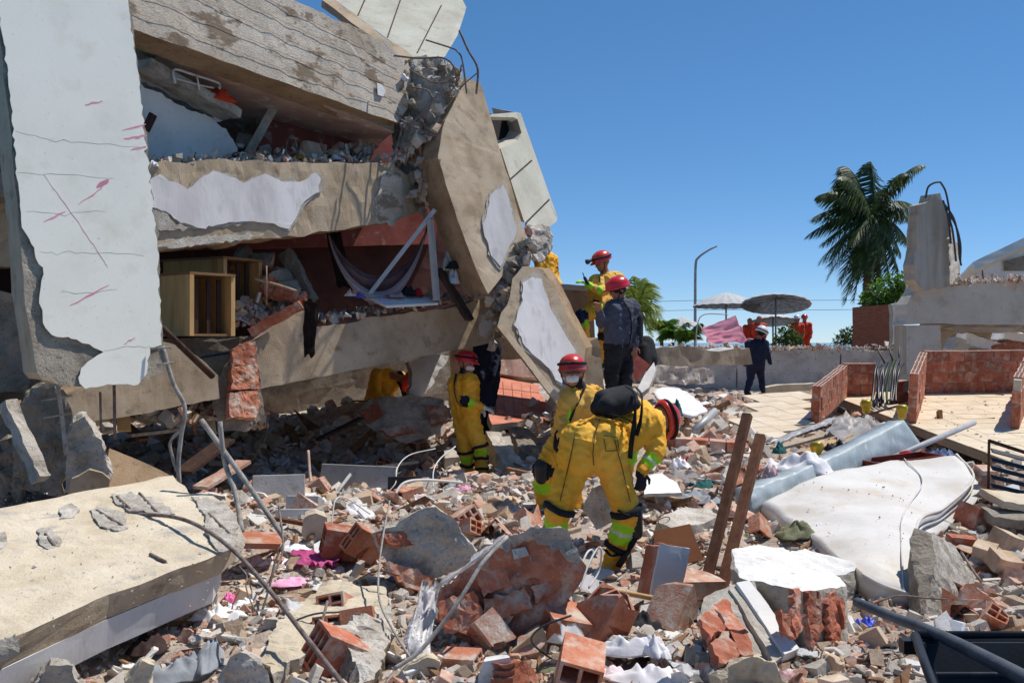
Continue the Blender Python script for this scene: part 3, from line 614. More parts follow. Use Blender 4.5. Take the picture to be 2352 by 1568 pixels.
# low concrete box beside the lower column
lw = wallpl((1265, 700, 13.9), (1350, 700, 14.1))
LW = prism('wall', lw, [(1262, 655), (1352, 658), (1362, 690), (1368, 800), (1372, 960), (1330, 960), (1300, 800)], .9, ('concrete_brown', 'concrete_brown', 'plaster_grey'), BLD, L=.3, rough=.008, top=2, label='brown concrete box wall under the rescuer with the radio')
prism('wall_cap', lw, [(1258, 650), (1352, 656), (1350, 668), (1262, 664)], .5, ('slab_cream', 'slab_cream'), BLD, off=.04, L=.3, rough=.006)
prism('pillar', wallpl((1345, 820, 13.0), (1395, 830, 13.2)), [(1345, 790), (1372, 775), (1380, 800), (1386, 880), (1400, 960), (1338, 960)], .3, ('concrete_tan', 'concrete_brown'), BLD, L=.2, rough=.01)
# ------------------------------------------------------------ people
def capsule(bm, a, b, ra, rb, seg=12, sc=None):
    ax = b-a; L = ax.length
    t = ax.normalized() if L > 1e-6 else Vector((0, 0, 1))
    x = t.cross(Vector((.2, .1, .97)));
    if x.length < .1: x = t.cross(Vector((1, 0, 0)))
    x.normalize(); y = t.cross(x); rings = []
    prof = [(-ra*math.cos(q), ra*math.sin(q)) for q in (.25, .6, 1.0, 1.3)]+[(0, ra), (L*.33, ra+(rb-ra)*.33), (L*.66, ra+(rb-ra)*.66), (L, rb)]+[(L+rb*math.cos(q), rb*math.sin(q)) for q in (1.3, 1.0, .6, .25)]
    for h, r in prof:
        rings.append([bm.verts.new(a+t*h+(x*math.cos(k*2*math.pi/seg)+y*math.sin(k*2*math.pi/seg))*r) for k in range(seg)])
    for p, q in zip(rings, rings[1:]):
        for k in range(seg): bm.faces.new((p[k], p[(k+1) % seg], q[(k+1) % seg], q[k]))
    bm.faces.new(rings[0][::-1]); bm.faces.new(rings[-1])
def melt(bm, vox, smooth_it=6, fac=.5):
    """overlapping capsules -> one continuous skin"""
    me = bpy.data.meshes.new('t'); bmesh.ops.recalc_face_normals(bm, faces=bm.faces[:]); bm.to_mesh(me); bm.free()
    o = bpy.data.objects.new('t', me); col.objects.link(o)
    r = o.modifiers.new('r', 'REMESH'); r.mode = 'VOXEL'; r.voxel_size = vox
    s = o.modifiers.new('s', 'SMOOTH'); s.iterations = smooth_it; s.factor = fac
    dg = bpy.context.evaluated_depsgraph_get(); dg.update()
    out = bpy.data.meshes.new_from_object(o.evaluated_get(dg))
    bpy.data.objects.remove(o); bpy.data.meshes.remove(me)
    out.materials.clear(); return out
def bone_of(co, bones):
    A = np.array([tuple(b[0]) for b in bones]); B = np.array([tuple(b[1]) for b in bones]); ra = np.array([b[2] for b in bones]); rb = np.array([b[3] for b in bones])
    D = B-A; LL = (D*D).sum(1)+1e-9
    t = np.clip(((co[:, None]-A[None])*D[None]).sum(2)/LL[None], 0, 1)
    q = A[None]+t[..., None]*D[None]
    dist = np.sqrt(((co[:, None]-q)**2).sum(2))-(ra+(rb-ra)*t)
    i = dist.argmin(1); return i, t[np.arange(len(co)), i]
def helmet(parent, c, up, fwd, m, r=.135, stripe=None, lamp=False, brim=.035):
    up = up.normalized(); fwd = (fwd-up*fwd.dot(up)).normalized(); sd = fwd.cross(up)
    bm = bmesh.new(); rings = []; seg = 24
    for j in range(10):
        q = j/9*math.pi/2; rr = math.cos(math.pi/2-q) if False else math.sin(q); hh = math.cos(q)
        ring = []
        for k in range(seg):
            a = 2*math.pi*k/seg; rid = 1+.03*math.cos(3*a)*(1 if j < 7 else 0)
            fx = 1.14*math.cos(a)*rr*rid; sx = .92*math.sin(a)*rr
            ring.append(bm.verts.new(c+fwd*(r*fx)+sd*(r*sx)+up*(r*.95*hh**.85 if hh > 0 else 0)))
        rings.append(ring)
    lip = []; low = []
    for k in range(seg):
        a = 2*math.pi*k/seg; e = brim*(.55+.9*max(0, math.cos(a))**2)
        lip.append(bm.verts.new(c+fwd*((r*1.14+e)*math.cos(a))+sd*((r*.92+e*.6)*math.sin(a))-up*(.018+.01*math.cos(a))))
        low.append(bm.verts.new(c+fwd*(r*1.06*math.cos(a))+sd*(r*.86*math.sin(a))-up*.03))
    rings += [lip, low]
    for p, q in zip(rings, rings[1:]):
        for k in range(seg): bm.faces.new((p[k], p[(k+1) % seg], q[(k+1) % seg], q[k]))
    bm.faces.new(rings[0]); bm.faces.new(low).material_index = 1
    bmesh.ops.remove_doubles(bm, verts=bm.verts[:], dist=.0005)
    bmesh.ops.recalc_face_normals(bm, faces=bm.faces[:])
    h = link('helmet', from_bm(bm), [m, 'plastic_black'], parent, smooth=True)
    if stripe:
        bm = bmesh.new(); pts = [c+fwd*(r*1.17*math.cos(a))+sd*(r*.95*math.sin(a))+up*(.03+.01*math.cos(a)) for a in [2*math.pi*k/20 for k in range(21)]]
        tube_bm(bm, pts, .013, 6); link('helmet_band', from_bm(bm), [stripe], h, smooth=True)
    if lamp:
        bm = bmesh.new(); p = c+fwd*(r*1.25)+up*.04; tube_bm(bm, [p, p+fwd*.05, p+fwd*.055, p+fwd*.085], [.02, .025, .036, .036], 10); link('head_lamp', from_bm(bm), ['plastic_black'], h)
    bm = bmesh.new(); n = []
    for s in (-1, 1): tube_bm(bm, [c+sd*(r*.86*s)-up*.02+fwd*.03, c+sd*(.075*s)-up*.13+fwd*.05, c-up*.17+fwd*.07], .006, 5)
    link('chin_strap', from_bm(bm), ['cloth_black'], h, smooth=True)
    return h
def hand(parent, wr, tip, nrm, m, curl=.5, side=1, s=1.0, vox=.006):
    """palm, four unequal bent fingers and a thumb; tip = direction of the fingers, nrm = back of the hand"""
    t = tip.normalized(); n = (nrm-t*nrm.dot(t)).normalized(); x = t.cross(n)*side
    bm = bmesh.new()
    for k in (-.026, -.009, .009, .026): capsule(bm, wr+x*k*.7*s+t*.012*s, wr+x*k*s+t*.085*s, .017*s, .014*s, 8)
    for k, L in ((-.033, .062), (-.011, .078), (.011, .086), (.033, .074)):
        p = wr+x*k*s+t*.088*s; q = p+(t*math.cos(curl*.5)-n*math.sin(curl*.5))*L*.45*s; w = q+(t*math.cos(curl*1.3)-n*math.sin(curl*1.3))*L*.35*s
        e = w+(t*math.cos(curl*2)-n*math.sin(curl*2))*L*.25*s
        capsule(bm, p, q, .0105*s, .0098*s, 8); capsule(bm, q, w, .0098*s, .0092*s, 8); capsule(bm, w, e, .0092*s, .008*s, 8)
    p = wr+x*.03*s+t*.025*s; q = p+(x*.75+t*.6-n*.25).normalized()*.042*s; e = q+(x*.25+t*.9-n*.4).normalized()*.036*s
    capsule(bm, p, q, .0135*s, .0115*s, 8); capsule(bm, q, e, .0115*s, .009*s, 8)
    me = melt(bm, vox, 3, .4)
    return link('glove' if m != 'skin' else 'hand', me, [m], parent, smooth=True)
def figure(label, J, d, look, mats, vox=.014, bands=(), fat=1.0, group=None, headR=1.0, hat=None, mask=False, goggles=False, hands='cloth_black', wrinkle=.008, upv=None, handkw=None, hair=False, arm=1.0, seed=1, face=True, extra=()):
    """J: joint -> (u, v, depth offset) or Vector; one continuous clothed body, then helmet, mask, gloves"""
    W = {k: (q if isinstance(q, Vector) else P(q[0], q[1], d+q[2])) for k, q in J.items()}
    sh = (W['shL']+W['shR'])/2; hp = (W['hipL']+W['hipR'])/2; ax = (sh-hp).normalized()
    f = fat; bones = []; mt = []
    def add(n, a, b, ra, rb, m): bones.append((a, b, ra, rb, n)); mt.append(m)
    top, leg, boot, skin = mats['top'], mats['leg'], mats['boot'], 'skin'
    dn = ax*-.05
    add('torL', W['shL']+dn, W['hipL']+ax*.06, .112*f, .128*f, top); add('torR', W['shR']+dn, W['hipR']+ax*.06, .112*f, .128*f, top)
    add('tor', sh+dn, hp+ax*.1, .135*f, .135*f, top)
    add('hips', W['hipL'], W['hipR'], .132*f, .132*f, leg); add('yoke', W['shL']-ax*.01, W['shR']-ax*.01, .075*f, .075*f, top)
    add('neck', sh, W['head']-ax*.02, .062, .058, skin)
    for s in 'LR':
        add('thigh'+s, W['hip'+s], W['kn'+s], .122*f, .086*f, leg); add('shin'+s, W['kn'+s], W['an'+s], .084*f, .068*f, leg)
        an = W['an'+s]; toe = W['toe'+s]
        add('ankle'+s, an, an+(an-W['kn'+s]).normalized()*.05, .064*f, .06, boot); add('foot'+s, an+(an-W['kn'+s]).normalized()*.05, toe, .052, .046, boot)
        add('uarm'+s, W['sh'+s], W['el'+s], .073*f*arm, .058*f*arm, top); add('farm'+s, W['el'+s], W['wr'+s], .058*f*arm, .046*f, mats.get('sleeve', top))
        wr = W['wr'+s]; dirn = (wr-W['el'+s]).normalized()
        add('palm'+s, wr, wr+dirn*.03, .038, .034, hands)
    for e_ in extra: add(e_[0], P(e_[1][0], e_[1][1], d+e_[1][2]), P(e_[2][0], e_[2][1], d+e_[2][2]), e_[3], e_[4], e_[5])
    look = look.normalized(); hd = W['head']; upv = (upv or (hd-sh)).normalized(); look = (look-upv*look.dot(upv)).normalized(); hs = headR
    sd = look.cross(upv)
    add('skull', hd+upv*.035*hs-look*.012, hd+upv*.045*hs+look*.02, .098*hs, .094*hs, skin if not hair else 'cloth_black'); add('face', hd+look*.04*hs, hd+look*.055*hs-upv*.06*hs, .07*hs, .05*hs, skin)
    add('nose', hd+look*.105*hs+upv*.01, hd+look*.122*hs-upv*.018, .012, .016, skin)
    for s in (-1, 1): add('ear', hd+sd*.093*hs*s-look*.01, hd+sd*.098*hs*s-look*.015-upv*.03, .014, .012, skin)
    bm = bmesh.new()
    for a, b, ra, rb, n in bones: capsule(bm, a, b, ra, rb)
    me = melt(bm, vox, 5, .5)
    nv = len(me.vertices); co = np.empty(nv*3, 'f'); me.vertices.foreach_get('co', co); co = co.reshape(-1, 3).astype(float)
    bi, bt = bone_of(co, bones)
    mset = []; mid = {}
    def slot(m):
        if m not in mid: mid[m] = len(mset); mset.append(m)
        return mid[m]
    vm = np.array([slot(mt[i]) for i in bi])
    names = [b[4] for b in bones]
    for bn, t0, t1, m in bands:
        i = names.index(bn); vm[(bi == i) & (bt >= t0) & (bt <= t1)] = slot(m)
    # folds of the cloth
    no = np.empty(nv*3, 'f'); me.vertex_normals.foreach_get('vector', no); no = no.reshape(-1, 3)
    cloth = ~np.isin([mt[i] for i in bi], ['skin'])
    for i in range(nv):
        if cloth[i]:
            b = bones[bi[i]]; tt = (b[1]-b[0]).normalized() if (b[1]-b[0]).length > .01 else ax
            p = Vector(co[i]); al = p.dot(tt)
            q = (p+tt*al*.7)*7.+Vector((seed*5, 0, 0)); q += noise.noise_vector(q*.35)*.9
            r1 = max(0, 1-2.6*abs(noise.noise(q))); r2 = max(0, 1-2.6*abs(noise.noise(q*1.9+Vector((7, 3, 1)))))
            h = 1.5*r1*r1+.8*r2*r2-.5+.5*noise.noise(p*5)
            co[i] += no[i]*(h*wrinkle)
    me.vertices.foreach_set('co', co.ravel().astype('f'))
    pv = np.empty(len(me.loops), 'i'); me.loops.foreach_get('vertex_index', pv)
    ls = np.empty(len(me.polygons), 'i'); me.polygons.foreach_get('loop_start', ls)
    me.polygons.foreach_set('material_index', vm[pv[ls]].astype('i'))
    mn = co.min(0); base = (float((W['anL'].x+W['anR'].x)/2), float((W['anL'].y+W['anR'].y)/2), float(mn[2]))
    root = empty('person', base, label, 'person', group)
    body = link('body', me, mset, root, smooth=True)
    if hat: helmet(root, hd+upv*.055*hs, upv, look, hat[0], hat[1] if len(hat) > 1 else .132, *(hat[2:] if len(hat) > 2 else ()))
    if mask:
        bm = bmesh.new(); capsule(bm, hd+look*.07*hs-upv*.035*hs, hd+look*.115*hs-upv*.035*hs, .058, .03, 12); link('dust_mask', melt(bm, .008, 2), ['mask_white'], root, smooth=True)
    if goggles:
        bm = bmesh.new(); pts = [hd+upv*.028+look*(.1*math.cos(a))*hs+sd*(.1*math.sin(a))*hs for a in (-1.2, -.8, -.4, 0, .4, .8, 1.2)]
        tube_bm(bm, pts, .026, 8); link('goggles', from_bm(bm), ['lens_dark'], root, smooth=True)
    elif face:
        for s in (-1, 1):
            bm = bmesh.new(); capsule(bm, hd+look*.098*hs+sd*.034*s+upv*.016, hd+look*.1*hs+sd*.036*s+upv*.016, .011, .011, 8); link('eye', from_bm(bm), ['lens_dark'], body, smooth=True)
    if hands and vox < .02:
        for s, k in (('L', 1), ('R', -1)):
            kw = dict(curl=.6, side=k); kw.update((handkw or {}).get(s, {}))
            dirn = kw.pop('tip', None) or (W['wr'+s]-W['el'+s]); nn = kw.pop('nrm', None) or Vector((0, -.3, 1))
            if abs(nn.normalized().dot(dirn.normalized())) > .95: nn = Vector((.6, -1, .1))
            hand(root, W['wr'+s]+dirn.normalized()*.015, dirn, nn, hands, **kw)
    return root, W
def strap(parent, pts, w, m='cloth_black', d=0, name='strap'):
    bm = bmesh.new(); q = catmull([p if isinstance(p, Vector) else P(*p) for p in pts], 6); tube_bm(bm, q, w, 8, flat=.35)
    return link(name, from_bm(bm), [m], parent, smooth=True)
def pad(parent, a, b, r, m='plastic_black', name='knee_pad', vox=.012):
    bm = bmesh.new(); capsule(bm, a, b, r, r*.9); return link(name, melt(bm, vox, 3), [m], parent, smooth=True)
def cuff(parent, a, b, t, r, w=.022, m='cloth_black', name='strap'):
    ax_ = (b-a).normalized(); c = a.lerp(b, t); x = ax_.cross(Vector((.3, .2, .9))).normalized(); y = ax_.cross(x); bm = bmesh.new(); seg = 22; R = []
    for k in range(seg):
        q = 2*math.pi*k/seg; dr = x*math.cos(q)+y*math.sin(q); rr = r*(1+.05*noise.noise(dr*2+c)); sl_ = ax_*(.012*math.sin(q*2+c.x*9))
        R.append([bm.verts.new(c+dr*(rr+o)+ax_*h+sl_) for o, h in ((0, -w), (.008, -w*.8), (.008, w*.8), (0, w), (-.03, w), (-.03, -w))])
    for k in range(seg):
        for j in range(6): bm.faces.new((R[k][j], R[(k+1) % seg][j], R[(k+1) % seg][(j+1) % 6], R[k][(j+1) % 6]))
    bmesh.ops.recalc_face_normals(bm, faces=bm.faces[:]); return link(name, from_bm(bm), [m], parent, smooth=True)
YEL = dict(top='coverall', leg='coverall', boot='cloth_black'); YEP = dict(top='coverall_pale', leg='coverall', boot='cloth_black')

# the bent-over rescuer in front
d1 = 6.8
r, W = figure('rescuer in yellow coveralls bent double with black backpack, back to the camera', dict(
    hipL=(1334, 1032, .0), hipR=(1392, 1026, .02), shL=(1444, 938, .42), shR=(1500, 966, .14), head=(1512, 968, .48), elL=(1452, 1010, .62), elR=(1507, 1036, .05), wrL=(1440, 1085, .5), wrR=(1476, 1078, -.02),
    knL=(1281, 1176, -.08), knR=(1442, 1180, -.02), anL=(1268, 1296, .02), anR=(1404, 1300, .1), toeL=(1246, 1340, .16), toeR=(1392, 1340, .2)),
    d1, Vector((.25, .5, -1)), YEL, vox=.0115, fat=1.03, hat=('helmet_red', .126, 'cloth_black'), wrinkle=.008, upv=Vector((.8, .35, .15)), arm=1.1, seed=3, extra=[('glute', (1338, 1018, -.04), (1330, 1050, -.03), .158, .15, 'coverall'), ('glute', (1388, 1012, -.02), (1394, 1046, -.02), .158, .15, 'coverall')],
    bands=[('shinR', .12, .48, 'hivis'), ('shinL', .12, .45, 'hivis'), ('farmR', .25, .8, 'hivis'), ('farmL', .25, .8, 'hivis'), ('shinR', .27, .33, 'reflective'), ('farmR', .48, .58, 'reflective')],
    handkw=dict(R=dict(curl=.9, tip=Vector((-.1, 0, -1)), nrm=Vector((.3, -1, 0)))))
def skin_line(body, pts, r_, m, name, n=5):
    me_ = body.data; base = Vector(WL[body.name]); co_ = np.empty(len(me_.vertices)*3, 'f'); me_.vertices.foreach_get('co', co_); co_ = co_.reshape(-1, 3)+np.array(base)
    uvp = np.stack([CX+co_[:, 0]/co_[:, 1]*F, CY-(co_[:, 2]-CH)/co_[:, 1]*F], 1); out = []
    for a_, b_ in zip(pts, pts[1:]):
        for k in range(n):
            q = np.array([a_[0]+(b_[0]-a_[0])*k/n, a_[1]+(b_[1]-a_[1])*k/n]); d2 = ((uvp-q)**2).sum(1); idx = np.where(d2 < 36)[0]
            if len(idx): i = idx[co_[idx, 1].argmin()]; out.append(Vector(P(q[0], q[1], float(co_[i, 1])-.002)))
    if len(out) > 2: bm = bmesh.new(); tube_bm(bm, out, r_, 5, flat=.6); link(name, from_bm(bm), [m], body, smooth=True)
bd = [c for c in r.children if c.name.startswith('body')][0]
skin_line(bd, [(1378, 962), (1366, 1000), (1362, 1040), (1364, 1075)], .004, 'wood_brown', 'seam'); skin_line(bd, [(1322, 990), (1310, 1050), (1296, 1110), (1284, 1160)], .004, 'wood_brown', 'seam'); skin_line(bd, [(1412, 1010), (1428, 1070), (1440, 1120), (1450, 1160)], .004, 'wood_brown', 'seam')
skin_line(bd, [(1330, 968), (1370, 958), (1410, 966), (1440, 976)], .01, 'coverall', 'waistband'); skin_line(bd, [(1386, 1000), (1418, 1004), (1422, 1034), (1392, 1036), (1386, 1000)], .004, 'wood_brown', 'pocket')
cuff(r, W['hipR'], W['knR'], .97, .108, .022); cuff(r, W['hipL'], W['knL'], .97, .108, .022); cuff(r, W['knR'], W['anR'], .6, .09, .02)
bm = bmesh.new()
for a, b, ra, rb in (((1375, 936, .06), (1418, 912, .16), .062, .07), ((1395, 932, -.02), (1446, 912, .1), .068, .062), ((1385, 915, .08), (1438, 902, .2), .066, .06), ((1400, 950, 0), (1458, 928, .06), .045, .045)): capsule(bm, P(a[0], a[1], d1+a[2]), P(b[0], b[1], d1+b[2]), ra, rb)
me = melt(bm, .012, 5)
bp = link('backpack', me, ['cloth_black'], r, smooth=True)
strap(r, [(1440, 888, d1-.02), (1458, 905, d1-.1), (1458, 960, d1-.13), (1450, 1020, d1-.1), (1447, 1052, d1-.06)], .018)
strap(r, [(1462, 890, d1+.05), (1474, 910, d1-.08), (1472, 960, d1-.1), (1462, 1000, d1-.1)], .014)
strap(r, [(1400, 950, d1-.14), (1440, 962, d1-.13), (1455, 975, d1-.12)], .012)
pad(r, P(1460, 1178, d1-.02), P(1462, 1225, d1), .05); strap(r, [(1420, 1172, d1-.1), (1440, 1182, d1-.13), (1466, 1184, d1-.06)], .02); strap(r, [(1466, 1220, d1), (1440, 1270, d1-.06), (1420, 1300, d1-.02)], .026)
strap(r, [(1390, 1262, d1+.0), (1406, 1276, d1-.06), (1430, 1268, d1)], .02)
# his mate behind, looking our way
d2 = 8.7
r, W = figure('rescuer with goggles and white dust mask facing us behind the bent one', dict(
    hipL=(1340, 1000, 0), hipR=(1300, 1004, -.03), shL=(1366, 902, .06), shR=(1316, 908, -.1), head=(1315, 858, -.12), elL=(1378, 960, -.05), elR=(1300, 955, -.12), wrL=(1360, 1005, -.22), wrR=(1292, 1000, -.25),
    knL=(1310, 1085, -.2), knR=(1246, 1082, -.16), anL=(1320, 1185, .1), anR=(1250, 1182, .02), toeL=(1316, 1200, -.1), toeR=(1234, 1202, -.14)),
    d2, Vector((-.1, -1, -.15)), dict(top='coverall_pale', leg='coverall', boot='cloth_black'), vox=.0135, hat=('helmet_red', .125, 'cloth_black'), mask=True, goggles=True, wrinkle=.012, fat=1.02, upv=Vector((-.05, 0, 1)), seed=5,
    bands=[('shinR', .18, .42, 'hivis'), ('thighR', .82, 1.1, 'cloth_black'), ('shinR', -.1, .08, 'cloth_black'), ('neck', -.1, 1.1, 'cloth_black')])
pad(r, P(1243, 1072, d2-.22), P(1243, 1098, d2-.22), .06); pad(r, P(1288, 1000, d2-.2), P(1284, 1025, d2-.2), .06, 'cloth_black', 'pouch'); strap(r, [(1322, 885, d2-.12), (1312, 930, d2-.2), (1300, 990, d2-.2)], .016, 'hivis'); strap(r, [(1345, 885, d2-.12), (1320, 940, d2-.22), (1290, 1010, d2-.16)], .012)
# rescuer under the lower beam
d3 = 12.4
r, W = figure('rescuer standing under the lower beam with lime knee bands and white dust mask', dict(
    hipL=(1064, 972, .08), hipR=(1082, 972, -.08), shL=(1046, 872, .12), shR=(1078, 868, -.12), head=(1069, 836, 0), elL=(1046, 915, .15), elR=(1068, 920, -.2), wrL=(1090, 935, .1), wrR=(1107, 934, -.2),
    knL=(1070, 1042, .02), knR=(1104, 1026, -.1), anL=(1078, 1103, .05), anR=(1108, 1082, -.05), toeL=(1092, 1114, -.05), toeR=(1122, 1094, -.1)),
    d3, Vector((.8, -.5, -.1)), YEL, vox=.016, hat=('helmet_scarlet', .135, 'cloth_black'), mask=True, wrinkle=.012, fat=1.0, seed=7,
    bands=[('shinL', .0, .3, 'hivis'), ('shinR', .02, .3, 'hivis'), ('farmR', -.1, .25, 'cloth_black'), ('uarmR', .8, 1.1, 'navy'), ('farmR', .25, .55, 'hivis'), ('neck', -.1, 1.1, 'cloth_black')],
    hands='reflective')
for k_ in 'LR':
    cuff(r, W['hip'+k_], W['kn'+k_], .98, .1, .018); cuff(r, W['kn'+k_], W['an'+k_], .42, .088, .018); cuff(r, W['kn'+k_], W['an'+k_], .85, .082, .016)
strap(r, [(1048, 858, d3-.12), (1043, 890, d3-.12), (1052, 925, d3-.18), (1072, 935, d3-.25)], .016)
# man in dark shirt, red helmet
d4 = 12.6
r, W = figure('man in charcoal shirt and scarlet helmet standing sideways, looking left', dict(
    hipL=(1412, 796, -.08), hipR=(1432, 798, .08), shL=(1408, 702, -.12), shR=(1450, 700, .1), head=(1421, 668, -.02), elL=(1380, 742, -.2), elR=(1462, 752, .08), wrL=(1376, 716, -.3), wrR=(1458, 792, .02),
    knL=(1404, 870, -.1), knR=(1436, 874, .05), anL=(1410, 938, -.02), anR=(1440, 942, .1), toeL=(1394, 952, -.08), toeR=(1424, 956, .02)),
    d4, Vector((-.8, -.25, -.35)), dict(top='charcoal', leg='cloth_black', boot='cloth_black'), vox=.015, hat=('helmet_scarlet', .142), wrinkle=.010, fat=1.08, seed=9, hands='skin', bands=[('skull', -.1, 1.1, 'cloth_black')])
strap(r, [(1430, 690, d4-.14), (1446, 715, d4-.14), (1450, 760, d4-.1), (1442, 800, d4-.1)], .014)
bm = bmesh.new(); capsule(bm, P(1462, 730, d4+.1), P(1460, 780, d4+.1), .09, .1); link('shoulder_bag', melt(bm, .015, 4), ['cloth_black'], r, smooth=True)
# rescuer with the radio, up on the broken wall
d5 = 13.7
r, W = figure('rescuer with head lamp on red helmet holding a radio above the wall', dict(
    hipL=(1372, 708, -.05), hipR=(1396, 712, .06), shL=(1372, 642, -.1), shR=(1416, 634, .12), head=(1384, 604, -.03), elL=(1384, 672, -.3), elR=(1416, 676, -.05), wrL=(1352, 655, -.36), wrR=(1382, 696, -.25),
    knL=(1335, 728, -.3), knR=(1388, 774, -.12), anL=(1345, 780, -.2), anR=(1384, 828, 0), toeL=(1336, 794, -.35), toeR=(1372, 838, -.1)),
    d5, Vector((-.8, -.45, -.35)), YEP, vox=.015, hat=('helmet_red', .128, 'cloth_black', True), wrinkle=.012, fat=1.02, seed=12,
    bands=[('farmL', .1, .45, 'hivis'), ('uarmL', .7, 1.1, 'coverall_pale'), ('farmL', .75, 1.1, 'hivis'), ('shinL', .1, .4, 'hivis'), ('hips', -.1, 1.1, 'coverall'), ('tor', .75, 1.1, 'cloth_black'), ('thighL', .85, 1.1, 'navy'), ('shinL', -.1, .08, 'navy'), ('thighR', .9, 1.1, 'cloth_black')], hands='hivis')
pad(r, P(1330, 724, d5-.38), P(1334, 734, d5-.36), .065, 'navy')
bm = bmesh.new(); capsule(bm, P(1349, 650, d5-.4), P(1343, 638, d5-.4), .026, .022); capsule(bm, P(1343, 638, d5-.4), P(1338, 626, d5-.4), .009, .007)
link('radio', melt(bm, .006, 2), ['plastic_black'], label='small black handheld radio raised in a gloved hand', cat='radio')
strap(r, [(1376, 632, d5-.2), (1380, 652, d5-.24), (1392, 668, d5-.2)], .022, 'cloth_black'); strap(r, [(1362, 690, d5-.2), (1385, 694, d5-.22), (1408, 690, d5-.1)], .03, 'cloth_black')
# half hidden ones
dd = 14.6
figure('rescuer in yellow half hidden behind the leaning column against the sky', dict(
    hipL=(1250, 640, 0), hipR=(1266, 642, .1), shL=(1242, 588, 0), shR=(1264, 590, .12), head=(1234, 566, -.02), elL=(1238, 615, -.1), elR=(1270, 612, .05), wrL=(1232, 640, -.1), wrR=(1262, 630, -.1),
    knL=(1262, 668, -.25), knR=(1280, 660, -.1), anL=(1262, 700, -.05), anR=(1284, 700, .1), toeL=(1250, 706, -.2), toeR=(1274, 706, -.1)),
    dd, Vector((-1, -.2, -.2)), YEL, vox=.02, hat=('helmet_red', .13), wrinkle=.012, bands=[('uarmR', .5, .75, 'cloth_black'), ('uarmR', .75, .95, 'hivis'), ('torR', .45, .6, 'cloth_black')], seed=14, hands='cloth_black')
figure('person in dark clothes behind the rescuer under the beam end', dict(
    hipL=(1106, 872, 0), hipR=(1128, 872, .06), shL=(1104, 786, 0), shR=(1134, 786, .08), head=(1116, 752, 0), elL=(1100, 832, -.05), elR=(1138, 830, 0), wrL=(1106, 868, -.15), wrR=(1134, 868, -.12),
    knL=(1108, 938, -.03), knR=(1124, 938, .03), anL=(1108, 1000, 0), anR=(1124, 1000, .06), toeL=(1100, 1010, -.12), toeR=(1116, 1010, -.06)),
    13.9, Vector((-.4, -1, 0)), dict(top='navy', leg='navy', boot='cloth_black'), vox=.02, hat=('helmet_red', .13), seed=15)
figure('rescuer crouching in the dark of the cave under the lower beam', dict(
    hipL=(858, 905, 0), hipR=(886, 905, .1), shL=(868, 856, -.35), shR=(918, 862, -.3), head=(935, 872, -.6), elL=(866, 898, -.5), elR=(930, 900, -.4), wrL=(888, 930, -.6), wrR=(928, 936, -.5),
    knL=(846, 930, -.3), knR=(900, 932, -.25), anL=(852, 975, -.1), anR=(898, 976, .0), toeL=(846, 984, -.25), toeR=(900, 984, -.2)),
    16.2, Vector((.5, -.6, -.6)), YEL, vox=.02, hat=('helmet_red', .13), seed=17, bands=[('uarmR', -.1, 1.1, 'cloth_black'), ('farmR', -.1, 1.1, 'cloth_black')])
# man with white helmet walking off
figure('man in navy uniform and white helmet walking away before the grey wall', dict(
    hipL=(1726, 836, 0), hipR=(1744, 836, .02), shL=(1722, 786, 0), shR=(1756, 786, .03), head=(1748, 766, .03), elL=(1713, 812, -.03), elR=(1764, 810, .0), wrL=(1711, 838, -.06), wrR=(1769, 834, .06),
    knL=(1724, 868, -.05), knR=(1748, 864, .05), anL=(1716, 898, -.15), anR=(1752, 893, .0), toeL=(1722, 906, -.02), toeR=(1756, 900, .12)),
    24.5, Vector((.4, .9, 0)), dict(top='navy', leg='navy', boot='cloth_black'), vox=.024, hat=('helmet_white', .165, 'plastic_black'), seed=19, fat=1.08, hands='skin', wrinkle=.01, hair=True)
def stander(label, u, v, d, H, top, leg, hat, look, seed, group=None, hunch=0.):
    b = P(u, v, d); k = H/1.75
    def q(x, z, y=0): return b+Vector((x*k, y*k, z*k))
    return figure(label, dict(hipL=q(-.09, .92), hipR=q(.09, .92), shL=q(-.18, 1.42, hunch), shR=q(.18, 1.42, hunch), head=q(0, 1.61, hunch*1.4), elL=q(-.25, 1.13), elR=q(.25, 1.13), wrL=q(-.2, .92, -.1), wrR=q(.2, .92, -.1), knL=q(-.1, .5), knR=q(.1, .5), anL=q(-.11, .09), anR=q(.11, .09), toeL=q(-.13, .03, -.14), toeR=q(.13, .03, -.14)),
                  d, look, dict(top=top, leg=leg, boot='cloth_black'), vox=.03, hat=hat, seed=seed, group=group, face=False, wrinkle=.01)
stander('far person in orange-red vest, left of the pink sheet end', 1722, 832, 36, 1.6, 'vest_red', 'navy', None, Vector((0, -1, 0)), 21)
stander('far person in red vest and dark hair right of the pink sheet', 1744, 832, 35.5, 1.66, 'vest_red', 'navy', None, Vector((.3, -1, 0)), 22)
stander('far person in red and white helmet beside the round bush', 1831, 832, 35.5, 1.66, 'vest_red', 'navy', ('helmet_white', .13), Vector((-.4, -1, 0)), 23)
stander('far person in orange vest and red helmet, rightmost behind the bush', 1848, 832, 36.2, 1.72, 'vest_red', 'vest_red', ('helmet_red', .13), Vector((-.6, -.8, 0)), 24)
# ------------------------------------------------------------ big pieces lying in front
UPZ = Vector((0, 0, 1))
def T(name, label, cat=None, group=None): return dict(label=label, cat=cat or name.replace('_', ' '), group=group)
